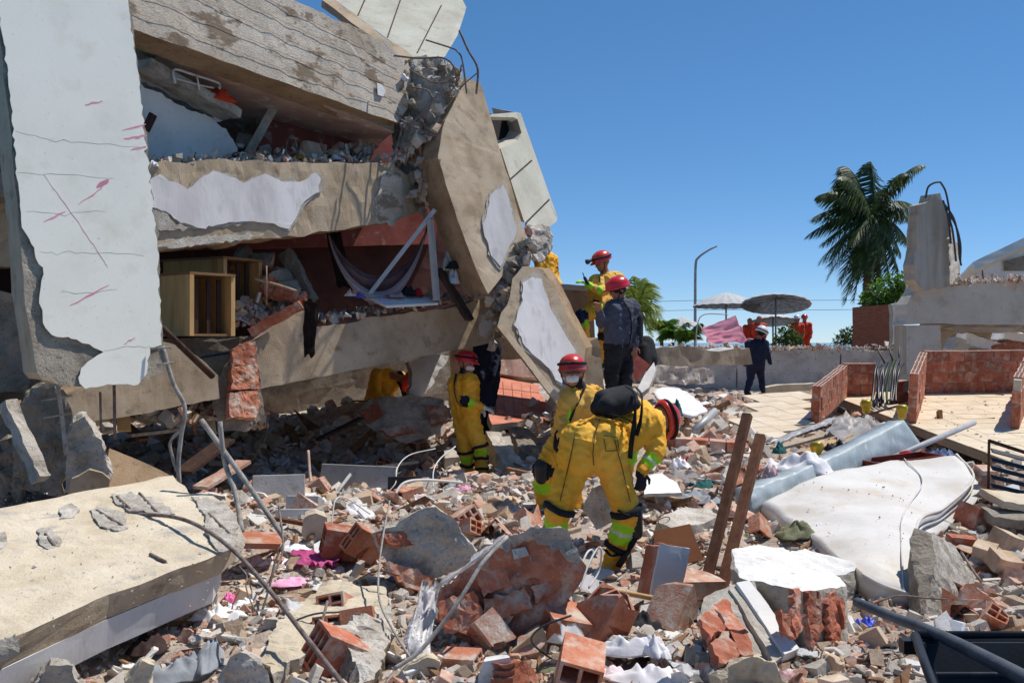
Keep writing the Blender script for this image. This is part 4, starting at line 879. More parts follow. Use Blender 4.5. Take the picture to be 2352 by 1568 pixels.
# the fallen slab, bottom left
spl = plv(P(395, 1092, 7.3), P(500, 1275, 5.6), P(0, 1478, 4.35))
SL = prism('fallen_slab', spl, [(-420, 1240), (0, 1166), (130, 1140), (395, 1092), (418, 1112), (440, 1132), (480, 1128), (520, 1165), (540, 1200), (545, 1240), (505, 1272), (250, 1366), (0, 1478), (-420, 1680)], .13, ('slab_cream', 'concrete_tan'), j=1.6, jedges={3, 4, 5, 6, 7, 8, 9},
           bvec=-spl.n*.13+Vector((-.02, .035, 0)), L=.12, rough=.010, rf=6, label='thick cream concrete slab lying tilted in the lower left corner', cat='slab')
so_ = prism('painted_soffit', spl, [(-415, 1250), (0, 1176), (395, 1102), (425, 1130), (505, 1200), (515, 1235), (496, 1272), (250, 1366), (0, 1478), (-415, 1678)], .17, ('plaster_grey', 'plaster_grey'), SL,
      bvec=-spl.n*.17+Vector((-.02, .03, 0)), L=.2, rough=.005)
so_.location = Vector(so_.location)-spl.n*.133+Vector((-.02, .035, 0))
spl2 = Pl.__new__(Pl); spl2.p = spl.p; spl2.n = spl.n
for q in ([(255, 1135), (300, 1128), (345, 1140), (395, 1168), (400, 1180), (360, 1182), (300, 1172), (262, 1150)], [(205, 1170), (240, 1160), (290, 1180), (292, 1210), (270, 1216), (230, 1205)], [(86, 1215), (110, 1208), (135, 1225), (138, 1250), (110, 1258), (90, 1240)],
          [(135, 1165), (165, 1155), (185, 1170), (170, 1186), (140, 1188)], [(440, 1140), (520, 1150), (545, 1200), (540, 1262), (500, 1266), (470, 1220), (470, 1180)], [(-10, 1225), (12, 1222), (16, 1250), (-10, 1262)]):
    prism('bared_patch', spl2, q, .012, ('concrete_grey', 'concrete_grey'), SL, j=2, seg=8, L=.05, rough=.012, rf=18, off=.014)
for a, b in (((268, 1140), (300, 1170)), ((320, 1132), (362, 1178)), ((222, 1172), (280, 1206)), ((104, 1226), (124, 1252)), ((345, 1272), (380, 1290)), ((480, 1180), (530, 1228))):
    tube('rebar_stub', [spl.at(*a, .012), spl.at(*b, .012)], .010, 'rebar', SL, n=1, raw=True)
hull('broken_corner', [P(*p) for p in ((470, 1140, 6.8), (530, 1170, 6.6), (560, 1250, 6.2), (545, 1290, 6.0), (500, 1290, 5.75), (450, 1200, 6.5), (480, 1300, 6.2), (550, 1210, 6.8))], ['concrete_grey'], None, SL, L=.06, rough=.03, rf=9)
hull('broken_corner', [P(*p) for p in ((-20, 1475, 4.33), (30, 1455, 4.38), (42, 1500, 4.36), (10, 1520, 4.34), (-30, 1520, 4.32), (0, 1490, 4.6))], ['mortar'], None, SL, L=.04, rough=.02, rf=14)
# generic lumps with an own look -------------------------------------------------
def rock(name, label, uv, d, depth, m, rough=.03, L=.07, back=.8, dback=-20, top=None, cat='concrete chunk', rf=7., topz=.55, mid=None, smooth=False):
    mats = [m] if top is None else [m, top]
    return hull(name, lump(uv, d, depth, back, dback, mid), mats, (lambda n, c: 1 if n.z > topz else 0) if top else None, L=L, rough=rough, rf=rf, label=label, cat=cat, smooth=smooth)
def bricks_on(parent, pl, quads, th=.05, m='brick_orange', off=.0, j=2.5):
    for i, q in enumerate(quads): prism('brick', pl, q, th, (m if i % 3 else 'brick_red', 'brick_red'), parent, j=j, seg=10, L=.04, rough=.012, rf=18, off=off+.02*random.random())
# the big brick and concrete lump in the middle
BC = rock('brick_masonry_chunk', 'large boulder-like chunk of orange brickwork set in grey concrete, bottom centre', [(995, 1375), (1060, 1315), (1150, 1245), (1215, 1212), (1290, 1208), (1322, 1240), (1345, 1300), (1332, 1350), (1250, 1430), (1180, 1480), (1100, 1496), (1020, 1452)], 5.3, .5, 'concrete_grey', .03, .045, .72, -8, cat='masonry chunk')
for f_ in BC.data.polygons:
    if f_.normal.y < -.35 and f_.normal.z < .55 and f_.center.z < .55+.12*noise.noise(Vector(f_.center)*5): f_.material_index = 1
BC.data.materials.append(M['brick_orange'])
bpl = plv(P(1060, 1340, 5.26), P(1300, 1300, 5.34), P(1120, 1470, 5.18))
bricks_on(BC, bpl, [[(1092, 1310), (1160, 1282), (1170, 1342), (1112, 1370)], [(1168, 1300), (1220, 1284), (1290, 1290), (1225, 1342), (1172, 1342)], [(1112, 1374), (1205, 1350), (1226, 1394), (1130, 1424), (1112, 1405)], [(1002, 1385), (1088, 1352), (1110, 1410), (1104, 1460), (1020, 1450)],
                    [(1220, 1350), (1310, 1308), (1290, 1345), (1230, 1386)], [(1165, 1262), (1200, 1248), (1250, 1262), (1246, 1270), (1200, 1276)], [(1110, 1428), (1180, 1412), (1160, 1445), (1118, 1462)]], .06)
prism('mortar_patch', bpl, [(1176, 1262), (1206, 1256), (1216, 1276), (1180, 1284)], .02, ('concrete_grey', 'mortar'), BC, j=1, L=.05, rough=.006, off=.05)
BD = rock('concrete_chunk', 'rounded grey concrete chunk with a brick edge, left of the brickwork boulder', [(848, 1228), (905, 1222), (960, 1170), (1000, 1160), (1050, 1200), (1096, 1262), (1068, 1300), (990, 1332), (905, 1308), (870, 1270)], 6.3, .45, 'concrete_grey', .03, .045, .75, -10)
dpl = plv(P(860, 1240, 6.24), P(1000, 1300, 6.28), P(880, 1300, 6.2))
bricks_on(BD, dpl, [[(866, 1224), (925, 1222), (960, 1246), (905, 1252), (872, 1246)], [(885, 1292), (940, 1300), (992, 1330), (990, 1370), (940, 1350), (890, 1315)]], .08, 'brick_orange')
# tan slab piece in front of it
tp = plv(P(640, 1420, 5.4), P(860, 1350, 6.0), P(700, 1520, 4.75))
prism('concrete_slab', tp, [(596, 1512), (640, 1425), (690, 1380), (760, 1332), (840, 1345), (880, 1345), (896, 1375), (884, 1415), (800, 1450), (740, 1480), (626, 1548)], .12, ('slab_cream', 'concrete_grey'), j=3, seg=14, bvec=Vector((0, .05, -.16)), L=.06, rough=.018, rf=9, **T('', 'thin tan slab of render tipped towards us beside a cut rebar', 'slab'))
prism('render_layer', plv(P(760, 1430, 5.1), P(900, 1350, 5.9), P(880, 1560, 4.6)), [(760, 1440), (850, 1400), (896, 1380), (905, 1440), (890, 1500), (860, 1560), (830, 1568), (800, 1500)], .2, ('concrete_grey', 'concrete_dark'), j=3, seg=14, L=.05, rough=.03, rf=10, **T('', 'crumbling grey concrete under the tan slab', 'concrete chunk'))
# white topped chunk, lower right
WC = hull('brick_masonry_chunk', [P(*p) for p in ((1680, 1262, 6.1), (1720, 1250, 6.3), (1800, 1258, 6.3), (1920, 1318, 5.6), (1945, 1345, 5.45), (1900, 1352, 5.2), (1850, 1360, 5.1), (1700, 1325, 5.5), (1680, 1300, 5.8), (1948, 1480, 5.35), (1905, 1510, 5.15), (1840, 1490, 5.15), (1720, 1430, 5.5), (1690, 1400, 5.9), (1930, 1420, 6.1), (1760, 1360, 6.5))],
          ['mortar', 'plaster_white'], lambda n, c: 1 if n.z > .8 else 0, L=.05, rough=.014, rf=8, label='white-topped block of broken wall with red brick streaks, lower right', cat='masonry chunk')
wpl = plv(P(1850, 1362, 5.02), P(1945, 1350, 5.38), P(1900, 1508, 5.06))
bricks_on(WC, wpl, [[(1822, 1350), (1838, 1352), (1846, 1440), (1832, 1465), (1822, 1420)], [(1858, 1360), (1884, 1360), (1892, 1440), (1868, 1490), (1856, 1430)], [(1904, 1360), (1920, 1356), (1934, 1430), (1930, 1480), (1914, 1490), (1906, 1430)], [(1790, 1400), (1816, 1412), (1826, 1470), (1800, 1450)], [(1936, 1372), (1943, 1376), (1944, 1440), (1938, 1440)]], .03, 'brick_red', .015)
hull('brick_masonry_chunk', [P(*p) for p in ((1800, 1268, 6.7), (1850, 1262, 6.9), (1960, 1290, 6.6), (1966, 1310, 6.5), (1962, 1400, 6.4), (1880, 1330, 6.3), (1860, 1400, 6.5), (1940, 1420, 6.9), (1830, 1330, 7.1))], ['mortar', 'plaster_white'], lambda n, c: 1 if n.z > .8 else 0, L=.06, rough=.02, rf=8, label='second white-topped wall block just behind the first', cat='masonry chunk')
# red brick piece with white edge
RC = hull('brick_masonry_chunk', [P(*p) for p in ((1600, 1420, 4.9), (1620, 1372, 5.2), (1690, 1338, 5.3), (1726, 1335, 5.35), (1834, 1490, 4.9), (1822, 1502, 4.85), (1770, 1525, 4.75), (1650, 1530, 4.6), (1612, 1480, 4.7), (1700, 1440, 5.7), (1800, 1480, 5.5))],
          ['mortar'], None, L=.05, rough=.014, rf=9, label='red brick wall piece with white plaster edge, leaning left of the white block', cat='masonry chunk')
rpl = plv(P(1620, 1400, 4.96), P(1720, 1400, 5.08), P(1660, 1520, 4.58))
bricks_on(RC, rpl, [[(1606, 1420), (1640, 1392), (1668, 1440), (1630, 1470)], [(1642, 1388), (1672, 1374), (1716, 1450), (1674, 1446)], [(1632, 1474), (1672, 1448), (1700, 1500), (1652, 1522)], [(1678, 1450), (1718, 1454), (1732, 1500), (1704, 1506)]], .04, 'brick_red', .03)
prism('plaster_edge', plv(P(1700, 1340, 5.26), P(1830, 1490, 4.84), P(1715, 1335, 5.3)), [(1692, 1338), (1722, 1332), (1836, 1488), (1802, 1502)], .05, ('plaster_white', 'plaster_white'), RC, L=.08, rough=.004, off=.02)
prism('mortar_edge', plv(P(1700, 1340, 5.26), P(1830, 1490, 4.84), P(1715, 1335, 5.3)), [(1676, 1350), (1692, 1342), (1800, 1506), (1778, 1520)], .05, ('mortar', 'mortar'), RC, L=.06, rough=.01, off=.0)
# grey concrete wedge on the mattress foot
hull('concrete_wedge', [P(*p) for p in ((2085, 1405, 6.2), (2088, 1235, 6.6), (2104, 1214, 6.7), (2140, 1222, 6.6), (2152, 1290, 6.3), (2120, 1420, 5.95), (2190, 1250, 7.3), (2240, 1330, 7.2), (2222, 1440, 6.4), (2170, 1440, 6.2))], ['concrete_dark', 'concrete_grey'], lambda n, c: 1 if n.x > .25 else 0, L=.06, rough=.02, rf=9, label='upright grey concrete wedge at the foot of the white mattress', cat='concrete chunk')  # faces turned right get paler concrete; light and shade put into the colour
hull('concrete_slab', [P(*p) for p in ((2190, 1430, 6.4), (2230, 1380, 6.9), (2290, 1376, 6.9), (2325, 1450, 6.2), (2300, 1470, 6.1), (2220, 1460, 6.1), (2260, 1420, 7.0))], ['panel_bluegrey'], None, L=.1, rough=.012, label='smooth grey slab corner right of the concrete wedge', cat='slab')
prism('concrete_slab', plv(P(1960, 1470, 5.3), P(2110, 1440, 5.7), P(2000, 1510, 5.0)), [(1952, 1482), (1990, 1462), (2105, 1435), (2125, 1460), (2118, 1500), (1990, 1512)], .07, ('slab_cream', 'mortar'), j=2, seg=12, bvec=Vector((0, .03, -.1)), L=.08, rough=.01, **T('', 'flat cream slab wedged under the white block, beside the barrow', 'slab'))
prism('concrete_slab', plv(P(1990, 1440, 6.4), P(2130, 1410, 6.9), P(2000, 1460, 6.0)), [(1955, 1470), (1975, 1425), (2060, 1400), (2140, 1420), (2130, 1445), (2000, 1460)], .06, ('brick_dusty', 'mortar'), j=2, seg=12, bvec=Vector((0, .03, -.08)), L=.08, rough=.012, **T('', 'dusty pink wall slab behind the cream slab', 'slab'))
# lumps along the bottom edge
rock('concrete_chunk', 'grey rough lump beside the grey trousers, bottom left', [(505, 1568), (520, 1530), (555, 1505), (600, 1520), (625, 1580), (600, 1640), (520, 1640)], 4.5, .3, 'concrete_grey', .028, .025)
rock('concrete_chunk', 'tan and grey lump under the fallen slab, far bottom left', [(75, 1568), (120, 1520), (165, 1528), (180, 1568), (190, 1640), (90, 1640)], 4.35, .3, 'mortar', .028, .025)
rock('concrete_chunk', 'small tan lump by the grey trousers', [(282, 1560), (330, 1520), (350, 1528), (345, 1600), (290, 1610)], 4.5, .2, 'slab_cream', .022, .025)
pc = rock('plaster_chunk', 'pale plaster chunk with an orange brick side at the bottom edge', [(1090, 1580), (1112, 1516), (1170, 1508), (1178, 1580), (1170, 1650), (1090, 1650)], 4.55, .2, 'plaster_white', .008, .06, cat='plaster chunk')
bricks_on(pc, plv(P(1180, 1520, 4.5), P(1230, 1530, 4.65), P(1185, 1600, 4.45)), [[(1180, 1520), (1222, 1516), (1234, 1560), (1230, 1640), (1182, 1640)]], .12, 'brick_orange', 0)
rock('concrete_chunk', 'light square stone on the rubble left of the brick tile', [(694, 1225), (698, 1190), (724, 1180), (752, 1190), (752, 1232), (728, 1250), (706, 1244)], 7.3, .2, 'slab_cream', .012, .05)
rock('concrete_chunk', 'grey boulder under the bent rescuer', [(1340, 1170), (1360, 1120), (1392, 1110), (1410, 1150), (1412, 1200), (1370, 1215)], 7.5, .35, 'concrete_grey', .02, .06)
rock('concrete_chunk', 'yellowish sandy lump at the bottom edge right of the brick slab', [(1862, 1540), (1900, 1505), (1945, 1530), (1950, 1590), (1880, 1600)], 4.7, .25, 'frag_tan', .03, .025)
rock('concrete_chunk', 'broad dusty tan boulder at the bottom edge', [(1620, 1550), (1660, 1524), (1720, 1512), (1785, 1530), (1795, 1600), (1640, 1620)], 4.5, .35, 'slab_cream', .03, .03)
rock('concrete_chunk', 'dark tilted boulder below the brickwork boulder', [(1180, 1490), (1240, 1440), (1256, 1480), (1250, 1540), (1200, 1560)], 5.1, .3, 'concrete_tan', .02, .06)
rock('concrete_chunk', 'cream block at the lower edge right of the white cloth', [(888, 1568), (940, 1530), (985, 1505), (1010, 1520), (1000, 1570), (930, 1620)], 4.7, .25, 'slab_cream', .014, .05)
# ruined stump below the column
ST = rock('concrete_stump', 'grey rubble stump with a smooth tan face below the column', [(150, 1130), (155, 1020), (165, 960), (190, 950), (215, 980), (240, 1030), (256, 1090), (250, 1110)], 8.0, .5, 'concrete_grey', .04, .06, cat='concrete stump')
prism('tan_face', plv(P(160, 1120, 7.85), P(250, 1110, 7.95), P(215, 1080, 7.9)), [(150, 1150), (165, 1100), (205, 1078), (235, 1085), (252, 1100), (248, 1130), (200, 1145)], .05, ('concrete_tan', 'concrete_tan'), ST, j=1, L=.1, rough=.006)
rock('concrete_stump', 'dark shaded concrete stump under the column foot', [(30, 1120), (40, 1000), (60, 900), (110, 880), (150, 900), (170, 1000), (140, 1140)], 8.4, .5, 'concrete_dark', .05, .07, cat='concrete stump')
rock('concrete_chunk', 'dark crushed heap at the left edge under the column', [(-200, 1180), (-180, 950), (-60, 900), (40, 960), (60, 1100), (40, 1190)], 9.0, .8, 'concrete_dark', .1, .1)
bar('concrete_post', (15, 925, 7.9), (95, 1100, 7.7), .1, .1, 'concrete_grey', L=.06, rough=.02, **T('', 'grey broken post leaning at the left edge', 'concrete post'))
prism('wall_panel', wallpl((240, 1080, 8.6), (400, 1090, 9.0), .5), [(235, 1110), (250, 1030), (330, 1060), (410, 1100), (400, 1130), (240, 1160)], .06, ('concrete_brown', 'concrete_brown'), L=.2, rough=.01, **T('', 'brown wall panel lying in shade behind the fallen slab', 'panel'))
# hanging brick pillar at the end of the lower beam
HB = hull('hanging_brick_pillar', [P(*p) for p in ((500, 870, 10.4), (545, 792, 10.6), (586, 780, 10.7), (598, 870, 10.6), (607, 955, 10.5), (575, 988, 10.4), (512, 990, 10.3), (486, 930, 10.35), (520, 880, 11), (590, 960, 11), (580, 800, 11))], ['concrete_dark'], None, L=.08, rough=.02, rf=8, label='broken brick pillar hanging at the left end of the lower beam', cat='brick pillar')
hpl = plv(P(530, 800, 10.42), P(600, 820, 10.6), P(540, 950, 10.25))
bricks_on(HB, hpl, [[(536, 800), (576, 780), (588, 790), (592, 834), (534, 840)], [(534, 842), (592, 836), (596, 892), (530, 894)], [(528, 900), (592, 896), (598, 935), (588, 958), (526, 958)]], .1, 'brick_orange', .03, .8)
# ------------------------------------------------------------ in the openings
def crate(name, label, c, size, yaw, tilt, top='wood_top', side='wood_pine', cat='cabinet'):
    R = Matrix.Rotation(yaw, 3, 'Z') @ Matrix.Rotation(tilt, 3, 'Y'); w, dp, h = size
    root = empty(name, c, label, cat)
    def pn(nm, ctr, s, m):
        bm = bmesh.new(); boxm(bm, Vector(c)+R @ Vector(ctr), s, 0, R); link(nm, from_bm(bm), [m], root)
    t = .025
    pn('front_panel', (0, -dp/2, h/2), (w-.06, t, h), side); pn('back_panel', (0, dp/2, h/2), (w-.06, t, h), side)
    pn('top_panel', (0, 0, h+.012), (w, dp+.05, t), top); pn('bottom_panel', (0, 0, .012), (w-.07, dp-.03, t), top)
    pn('end_panel', (-w/2+.02, 0, h/2), (t, dp-.03, h-.03), side)
    pn('corner_post', (w/2-.04, -dp/2-.004, h/2), (.09, .05, h-.006), side); pn('corner_post', (w/2-.04, dp/2+.004, h/2), (.05, .05, h-.006), side)
    for k in (-.25, .05, .3): pn('slat', (w/2-.12, k*dp, h/2), (.02, .05, h-.06), 'wood_dark')
    return root
crate('wooden_cabinet', 'pine cabinet carcass with open end standing right behind the pale column', P(440, 772, 10.4), (.75, .5, .62), math.radians(-38), 0)
crate('wooden_cabinet', 'second pine cabinet further back in the dark opening', P(486, 712, 11.4), (1.0, .55, .55), math.radians(-30), 0)
for i, (u, v, d, s) in enumerate(((560, 590, 11.7, .3), (600, 610, 11.6, .28), (640, 640, 11.5, .3), (660, 665, 11.4, .26), (620, 665, 11.5, .3), (590, 640, 11.7, .28), (690, 680, 11.5, .2))):
    p = P(u, v, d); q = [p+Vector((random.uniform(-1, 1), random.uniform(-1, 1), random.uniform(-1, 1)))*s*.62 for _ in range(16)]
    hull('brick_chunk', q, ['brick_red', 'concrete_dark'], lambda n, c: 1 if n.z > .2 else 0, L=.07, rough=.02, **T('', 'broken brickwork spilling down inside the lower opening', 'brick chunk', 'brickwork inside the lower opening'))
bar('fallen_lintel', (655, 578, 11.9), (716, 695, 11.8), .12, .16, 'concrete_dark', L=.08, rough=.02, **T('', 'grey lintel slanting down inside the lower opening', 'lintel'))
bar('fallen_lintel', (575, 765, 10.9), (692, 700, 10.95), .1, .1, 'brick_red', L=.06, rough=.015, **T('', 'red edged broken lintel lying on the lower beam', 'lintel'))
tube('wood_pole', [(372, 752, 9.2), (430, 808, 9.4), (488, 864, 9.7)], .032, 'wood_dark', n=2, **T('', 'dark pole leaning between the column and the brick pillar', 'pole'))
tube('curtain_rod', [(585, 640, 10.9), (640, 655, 11), (680, 668, 11.1)], .015, 'wood_grey', n=2, **T('', 'thin rod poking out of the fallen brickwork', 'rod'))
tube('curtain_rod', [(612, 610, 10.8), (612, 700, 10.85)], .008, 'wood_grey', n=1, **T('', 'thin upright rod beside the second cabinet', 'rod'))
# curtain: slung like a hammock
def swag(name, label, A, B, drop, depth, m, w, n=26, k=10, group=None):
    A, B = P(*A), P(*B); bm = bmesh.new(); g = []
    for i in range(n+1):
        x = i/n; c = A.lerp(B, x)-Vector((0, 0, drop*(1-(2*x-1)**2)**.8 if 0 < x < 1 else 0)); row = []
        for jx in range(k+1):
            y = jx/k-.5; row.append(bm.verts.new(c+Vector((0, .12*abs(y)*2*math.sin(math.pi*x), y*w*(.5+.5*math.sin(math.pi*x)))) + Vector((0, .04*math.sin(y*24+3*x), 0))))
        g.append(row)
    for i in range(n):
        for jx in range(k): bm.faces.new((g[i][jx], g[i+1][jx], g[i+1][jx+1], g[i][jx+1]))
    bmesh.ops.solidify(bm, geom=bm.faces[:], thickness=.008); bmesh.ops.recalc_face_normals(bm, faces=bm.faces[:])
    return link(name, from_bm(bm), [m], smooth=True, label=label, cat='curtain', group=group)
swag('curtain', 'maroon curtain slung like a hammock in the lower opening', (752, 530, 11.85), (982, 520, 12.3), .66, 0, 'cloth_maroon', .2)
swag('curtain', 'pale mauve curtain edge hanging below the maroon one', (756, 545, 11.75), (978, 530, 12.2), .76, 0, 'cloth_mauve', .16)
sheet('curtain', [(748, 532, 12.1), (782, 530, 12.1), (810, 660, 12.0), (772, 655, 12.0)], 'cloth_brown', 12, 16, .06, 4, th=.01, **T('', 'dark curtain panel hanging at the left of the hammock curtain', 'curtain'))
bar('window_frame_bar', (998, 482, 12.2), (848, 676, 12.0), .06, .05, 'aluminium', L=0, rough=0, **T('', 'pale aluminium frame bar leaning across the curtain', 'frame bar'))
bar('window_frame_bar', (988, 505, 12.15), (1003, 690, 12.1), .08, .05, 'aluminium', L=0, rough=0, **T('', 'upright pale aluminium frame bar at the end of the curtain', 'frame bar'))
bar('door_leaf', (1010, 618, 12.3), (1078, 735, 12.15), .18, .05, 'wood_dark', L=.1, rough=.01, **T('', 'dark wooden leaf hanging over the end of the lower beam', 'door leaf'))
bar('white_board', (866, 694, 11.85), (985, 688, 12.3), .42, .03, 'plaster_white', up=Vector((0.1, -.3, 1)), L=0, rough=0, **T('', 'sunlit white board on the sill of the lower opening', 'board'))
sheet('cloth_strip', [(696, 692, 10.95), (734, 690, 11.02), (722, 815, 10.98), (698, 822, 10.95)], 'cloth_brown', 8, 16, .04, 4, th=.01, **T('', 'dark brown cloth hanging over the lower beam', 'cloth'))
for (u, v, d, w, h, m, lb) in ((828, 672, 11.95, .16, .12, 'cloth_blue', 'small blue cloth bundle beside the leaning frame bar'), (812, 668, 12.0, .22, .12, 'cloth_white', 'white cloth bundle left of the blue one'), (905, 672, 12.2, .5, .12, 'cloth_print', 'patterned bedding crumpled under the curtain'), (960, 668, 12.3, .2, .12, 'cloth_red', 'red cloth at the right end of the bedding'), (935, 665, 12.25, .3, .14, 'cloth_black', 'black bag on the bedding'),
                               (880, 682, 12.0, .3, .06, 'cloth_palepink', 'pink sheet on the sill of the lower opening'), (1040, 640, 12.35, .18, .25, 'cloth_white', 'white cloth caught beside the leaning column'), (1028, 610, 12.4, .2, .3, 'mortar', 'pale crumbled plaster beside the leaning column'), (1040, 605, 12.3, .16, .12, 'cloth_black', 'dark cloth caught beside the leaning column')):
    crumple('cloth_bundle', P(u, v+12, d), (w, w*.7), m, h, label=lb, cat='cloth')
tube('bed_frame', [(402, 192, 10.3), (400, 160, 10.3), (445, 172, 10.5), (500, 190, 10.8), (504, 204, 10.8)], .014, 'cable_white', n=5, label='white tubular bed frame lying on the white partition', cat='bed frame')
BF = bpy.data.objects['bed_frame']
tube('rail', [(402, 180, 10.3), (460, 196, 10.6), (490, 202, 10.8)], .01, 'cable_white', BF); tube('rail', [(452, 174, 10.5), (458, 208, 10.55)], .01, 'cable_white', BF, n=1)
crumple('cloth_bundle', P(500, 232, 10.9), (.4, .3), 'vest_red', .16, label='orange cloth heaped by the white bed frame', cat='cloth')
bar('window_shutter', (334, 300, 10.2), (352, 262, 10.2), .13, .04, 'wood_dark', L=0, rough=0, **T('', 'small dark wooden shutter beside the pale column', 'shutter'))
for i in range(12):
    u = random.uniform(545, 650); v = random.uniform(225, 335); d = 12.2+.6*random.random(); s = random.uniform(.1, .22)
    q = [P(u, v, d)+Vector((random.gauss(0, 1), random.gauss(0, 1), random.gauss(0, 1))).normalized()*s for _ in range(14)]
    hull('concrete_chunk', q, ['concrete_dark'], None, L=.06, rough=.02, **T('', 'dark lump in the rubble beside the leaning red wall', 'concrete chunk', 'rubble beside the leaning red wall'))
for (u, v, d, w, m, lb, h) in ((720, 356, 12.0, .35, 'cloth_grey', 'grey cloth on top of the middle beam', .1), (775, 352, 12.2, .22, 'cloth_white', 'white cloth on top of the middle beam', .1), (690, 350, 11.9, .2, 'gold', 'yellow scrap on top of the middle beam', .08), (350, 368, 9.75, .15, 'cloth_white', 'white scrap on the beam by the pale column', .08), (432, 362, 10.1, .16, 'cloth_black', 'black remote-like scrap on the middle beam', .04)):
    crumple('cloth_bundle', P(u, v+16, d), (w, w*.6), m, h, label=lb, cat='cloth')
tube('chair_frame', [(655, 362, 11.8), (660, 325, 11.8), (672, 312, 11.85), (680, 330, 11.85), (684, 360, 11.85)], .01, 'rebar', n=5, **T('', 'bent thin metal frame standing on the middle beam', 'metal frame'))
# cave contents
CK = hull('brick_masonry_chunk', [P(*p) for p in ((815, 945, 13.6), (870, 912, 13.8), (960, 908, 13.9), (1030, 920, 13.9), (1036, 960, 13.7), (990, 1000, 13.5), (930, 1015, 13.4), (880, 1000, 13.4), (840, 975, 13.4), (900, 930, 14.6), (1010, 940, 14.6))], ['concrete_grey', 'plaster_white'], lambda n, c: 1 if n.z < -.4 else 0, L=.08, rough=.035, label='wide broken wall slab with brick ends in the mouth of the cave', cat='masonry chunk')
kpl = plv(P(830, 950, 13.4), P(1030, 950, 13.6), P(940, 1010, 13.3))
bricks_on(CK, kpl, [[(825, 945), (868, 925), (880, 950), (850, 970)], [(975, 930), (1026, 930), (1032, 962), (990, 975)], [(870, 985), (930, 975), (960, 990), (900, 1002)]], .06, 'brick_dusty')
prism('white_slab', wallpl((940, 870, 14.2), (1010, 870, 14.5), .2), [(938, 830), (1000, 812), (1032, 815), (1010, 850), (990, 890), (968, 912), (940, 905), (946, 860)], .1, ('plaster_white', 'mortar'), j=2, seg=10, L=.12, rough=.02, **T('', 'upright white plaster slab behind the standing rescuer', 'slab'))
prism('tile_roof_piece', plv(P(1140, 880, 15.2), P(1250, 900, 15.4), P(1190, 960, 13.6)), [(1122, 955), (1130, 905), (1150, 860), (1190, 872), (1225, 880), (1262, 935), (1255, 945), (1190, 968), (1130, 975)], .1, ('tile_floor_red', 'mortar'), L=.2, rough=.008, **T('', 'tilted terracotta floor slab between the columns', 'floor slab'))
TR = bpy.data.objects['tile_roof_piece']
tpl = plv(P(1140, 880, 15.2), P(1250, 900, 15.4), P(1190, 960, 13.6))
for i in range(6):
    for k in range(5):
        u0 = 1134+i*21+k*1.5; v0 = 872+k*19+i*2.4
        if 1128+k*-1 < u0 < 1248-(0 if k > 2 else 22-k*9) and v0 < 948: prism('tile', tpl, [(u0, v0), (u0+19.5, v0+2.2), (u0+20.6, v0+19.6), (u0+1, v0+17.6)], .01, ('tile_floor_red', 'mortar'), TR, L=0, rough=0, off=.012+.004*random.random())
bar('concrete_pile', (1135, 1010, 12.9), (1180, 1090, 12.2), .26, .24, 'concrete_grey', L=.08, rough=.03, **T('', 'round-ended concrete pile leaning right of the standing rescuer', 'concrete pile'))
bar('concrete_pile', (1190, 1000, 13.2), (1215, 1050, 12.6), .26, .24, 'concrete_dark', L=.08, rough=.03, **T('', 'dark concrete pile lying behind the leaning one', 'concrete pile'))
for i, (u, v, d, w, h, th, yaw, m, lb) in enumerate(((640, 1140, 9.6, .5, .42, .06, .2, 'panel_bluegrey', 'blue-grey panel standing in the shade by the grey pole'), (700, 1170, 9.0, .3, .22, .2, -.1, 'panel_bluegrey', 'low blue-grey box right of the panel'), (690, 1200, 8.6, .4, .2, .25, .1, 'panel_bluegrey', 'pale grey box in front of the panel'), (820, 1110, 10.8, .9, .4, .05, -.3, 'panel_bluegrey', 'large grey sheet leaning in the cave mouth'), (930, 1125, 10.4, .35, .25, .2, .1, 'cloth_black', 'black box half in the shade below the cave'))):
    p = P(u, v, d); R = Matrix.Rotation(yaw, 3, 'Z') @ Matrix.Rotation(-.35, 3, 'X'); bm = bmesh.new(); boxm(bm, p, (w, th, h), 0, R); bmesh.ops.bevel(bm, geom=bm.edges[:], offset=.008, segments=1, affect='EDGES')
    link('panel_box', from_bm(bm), [m], label=lb, cat='panel')
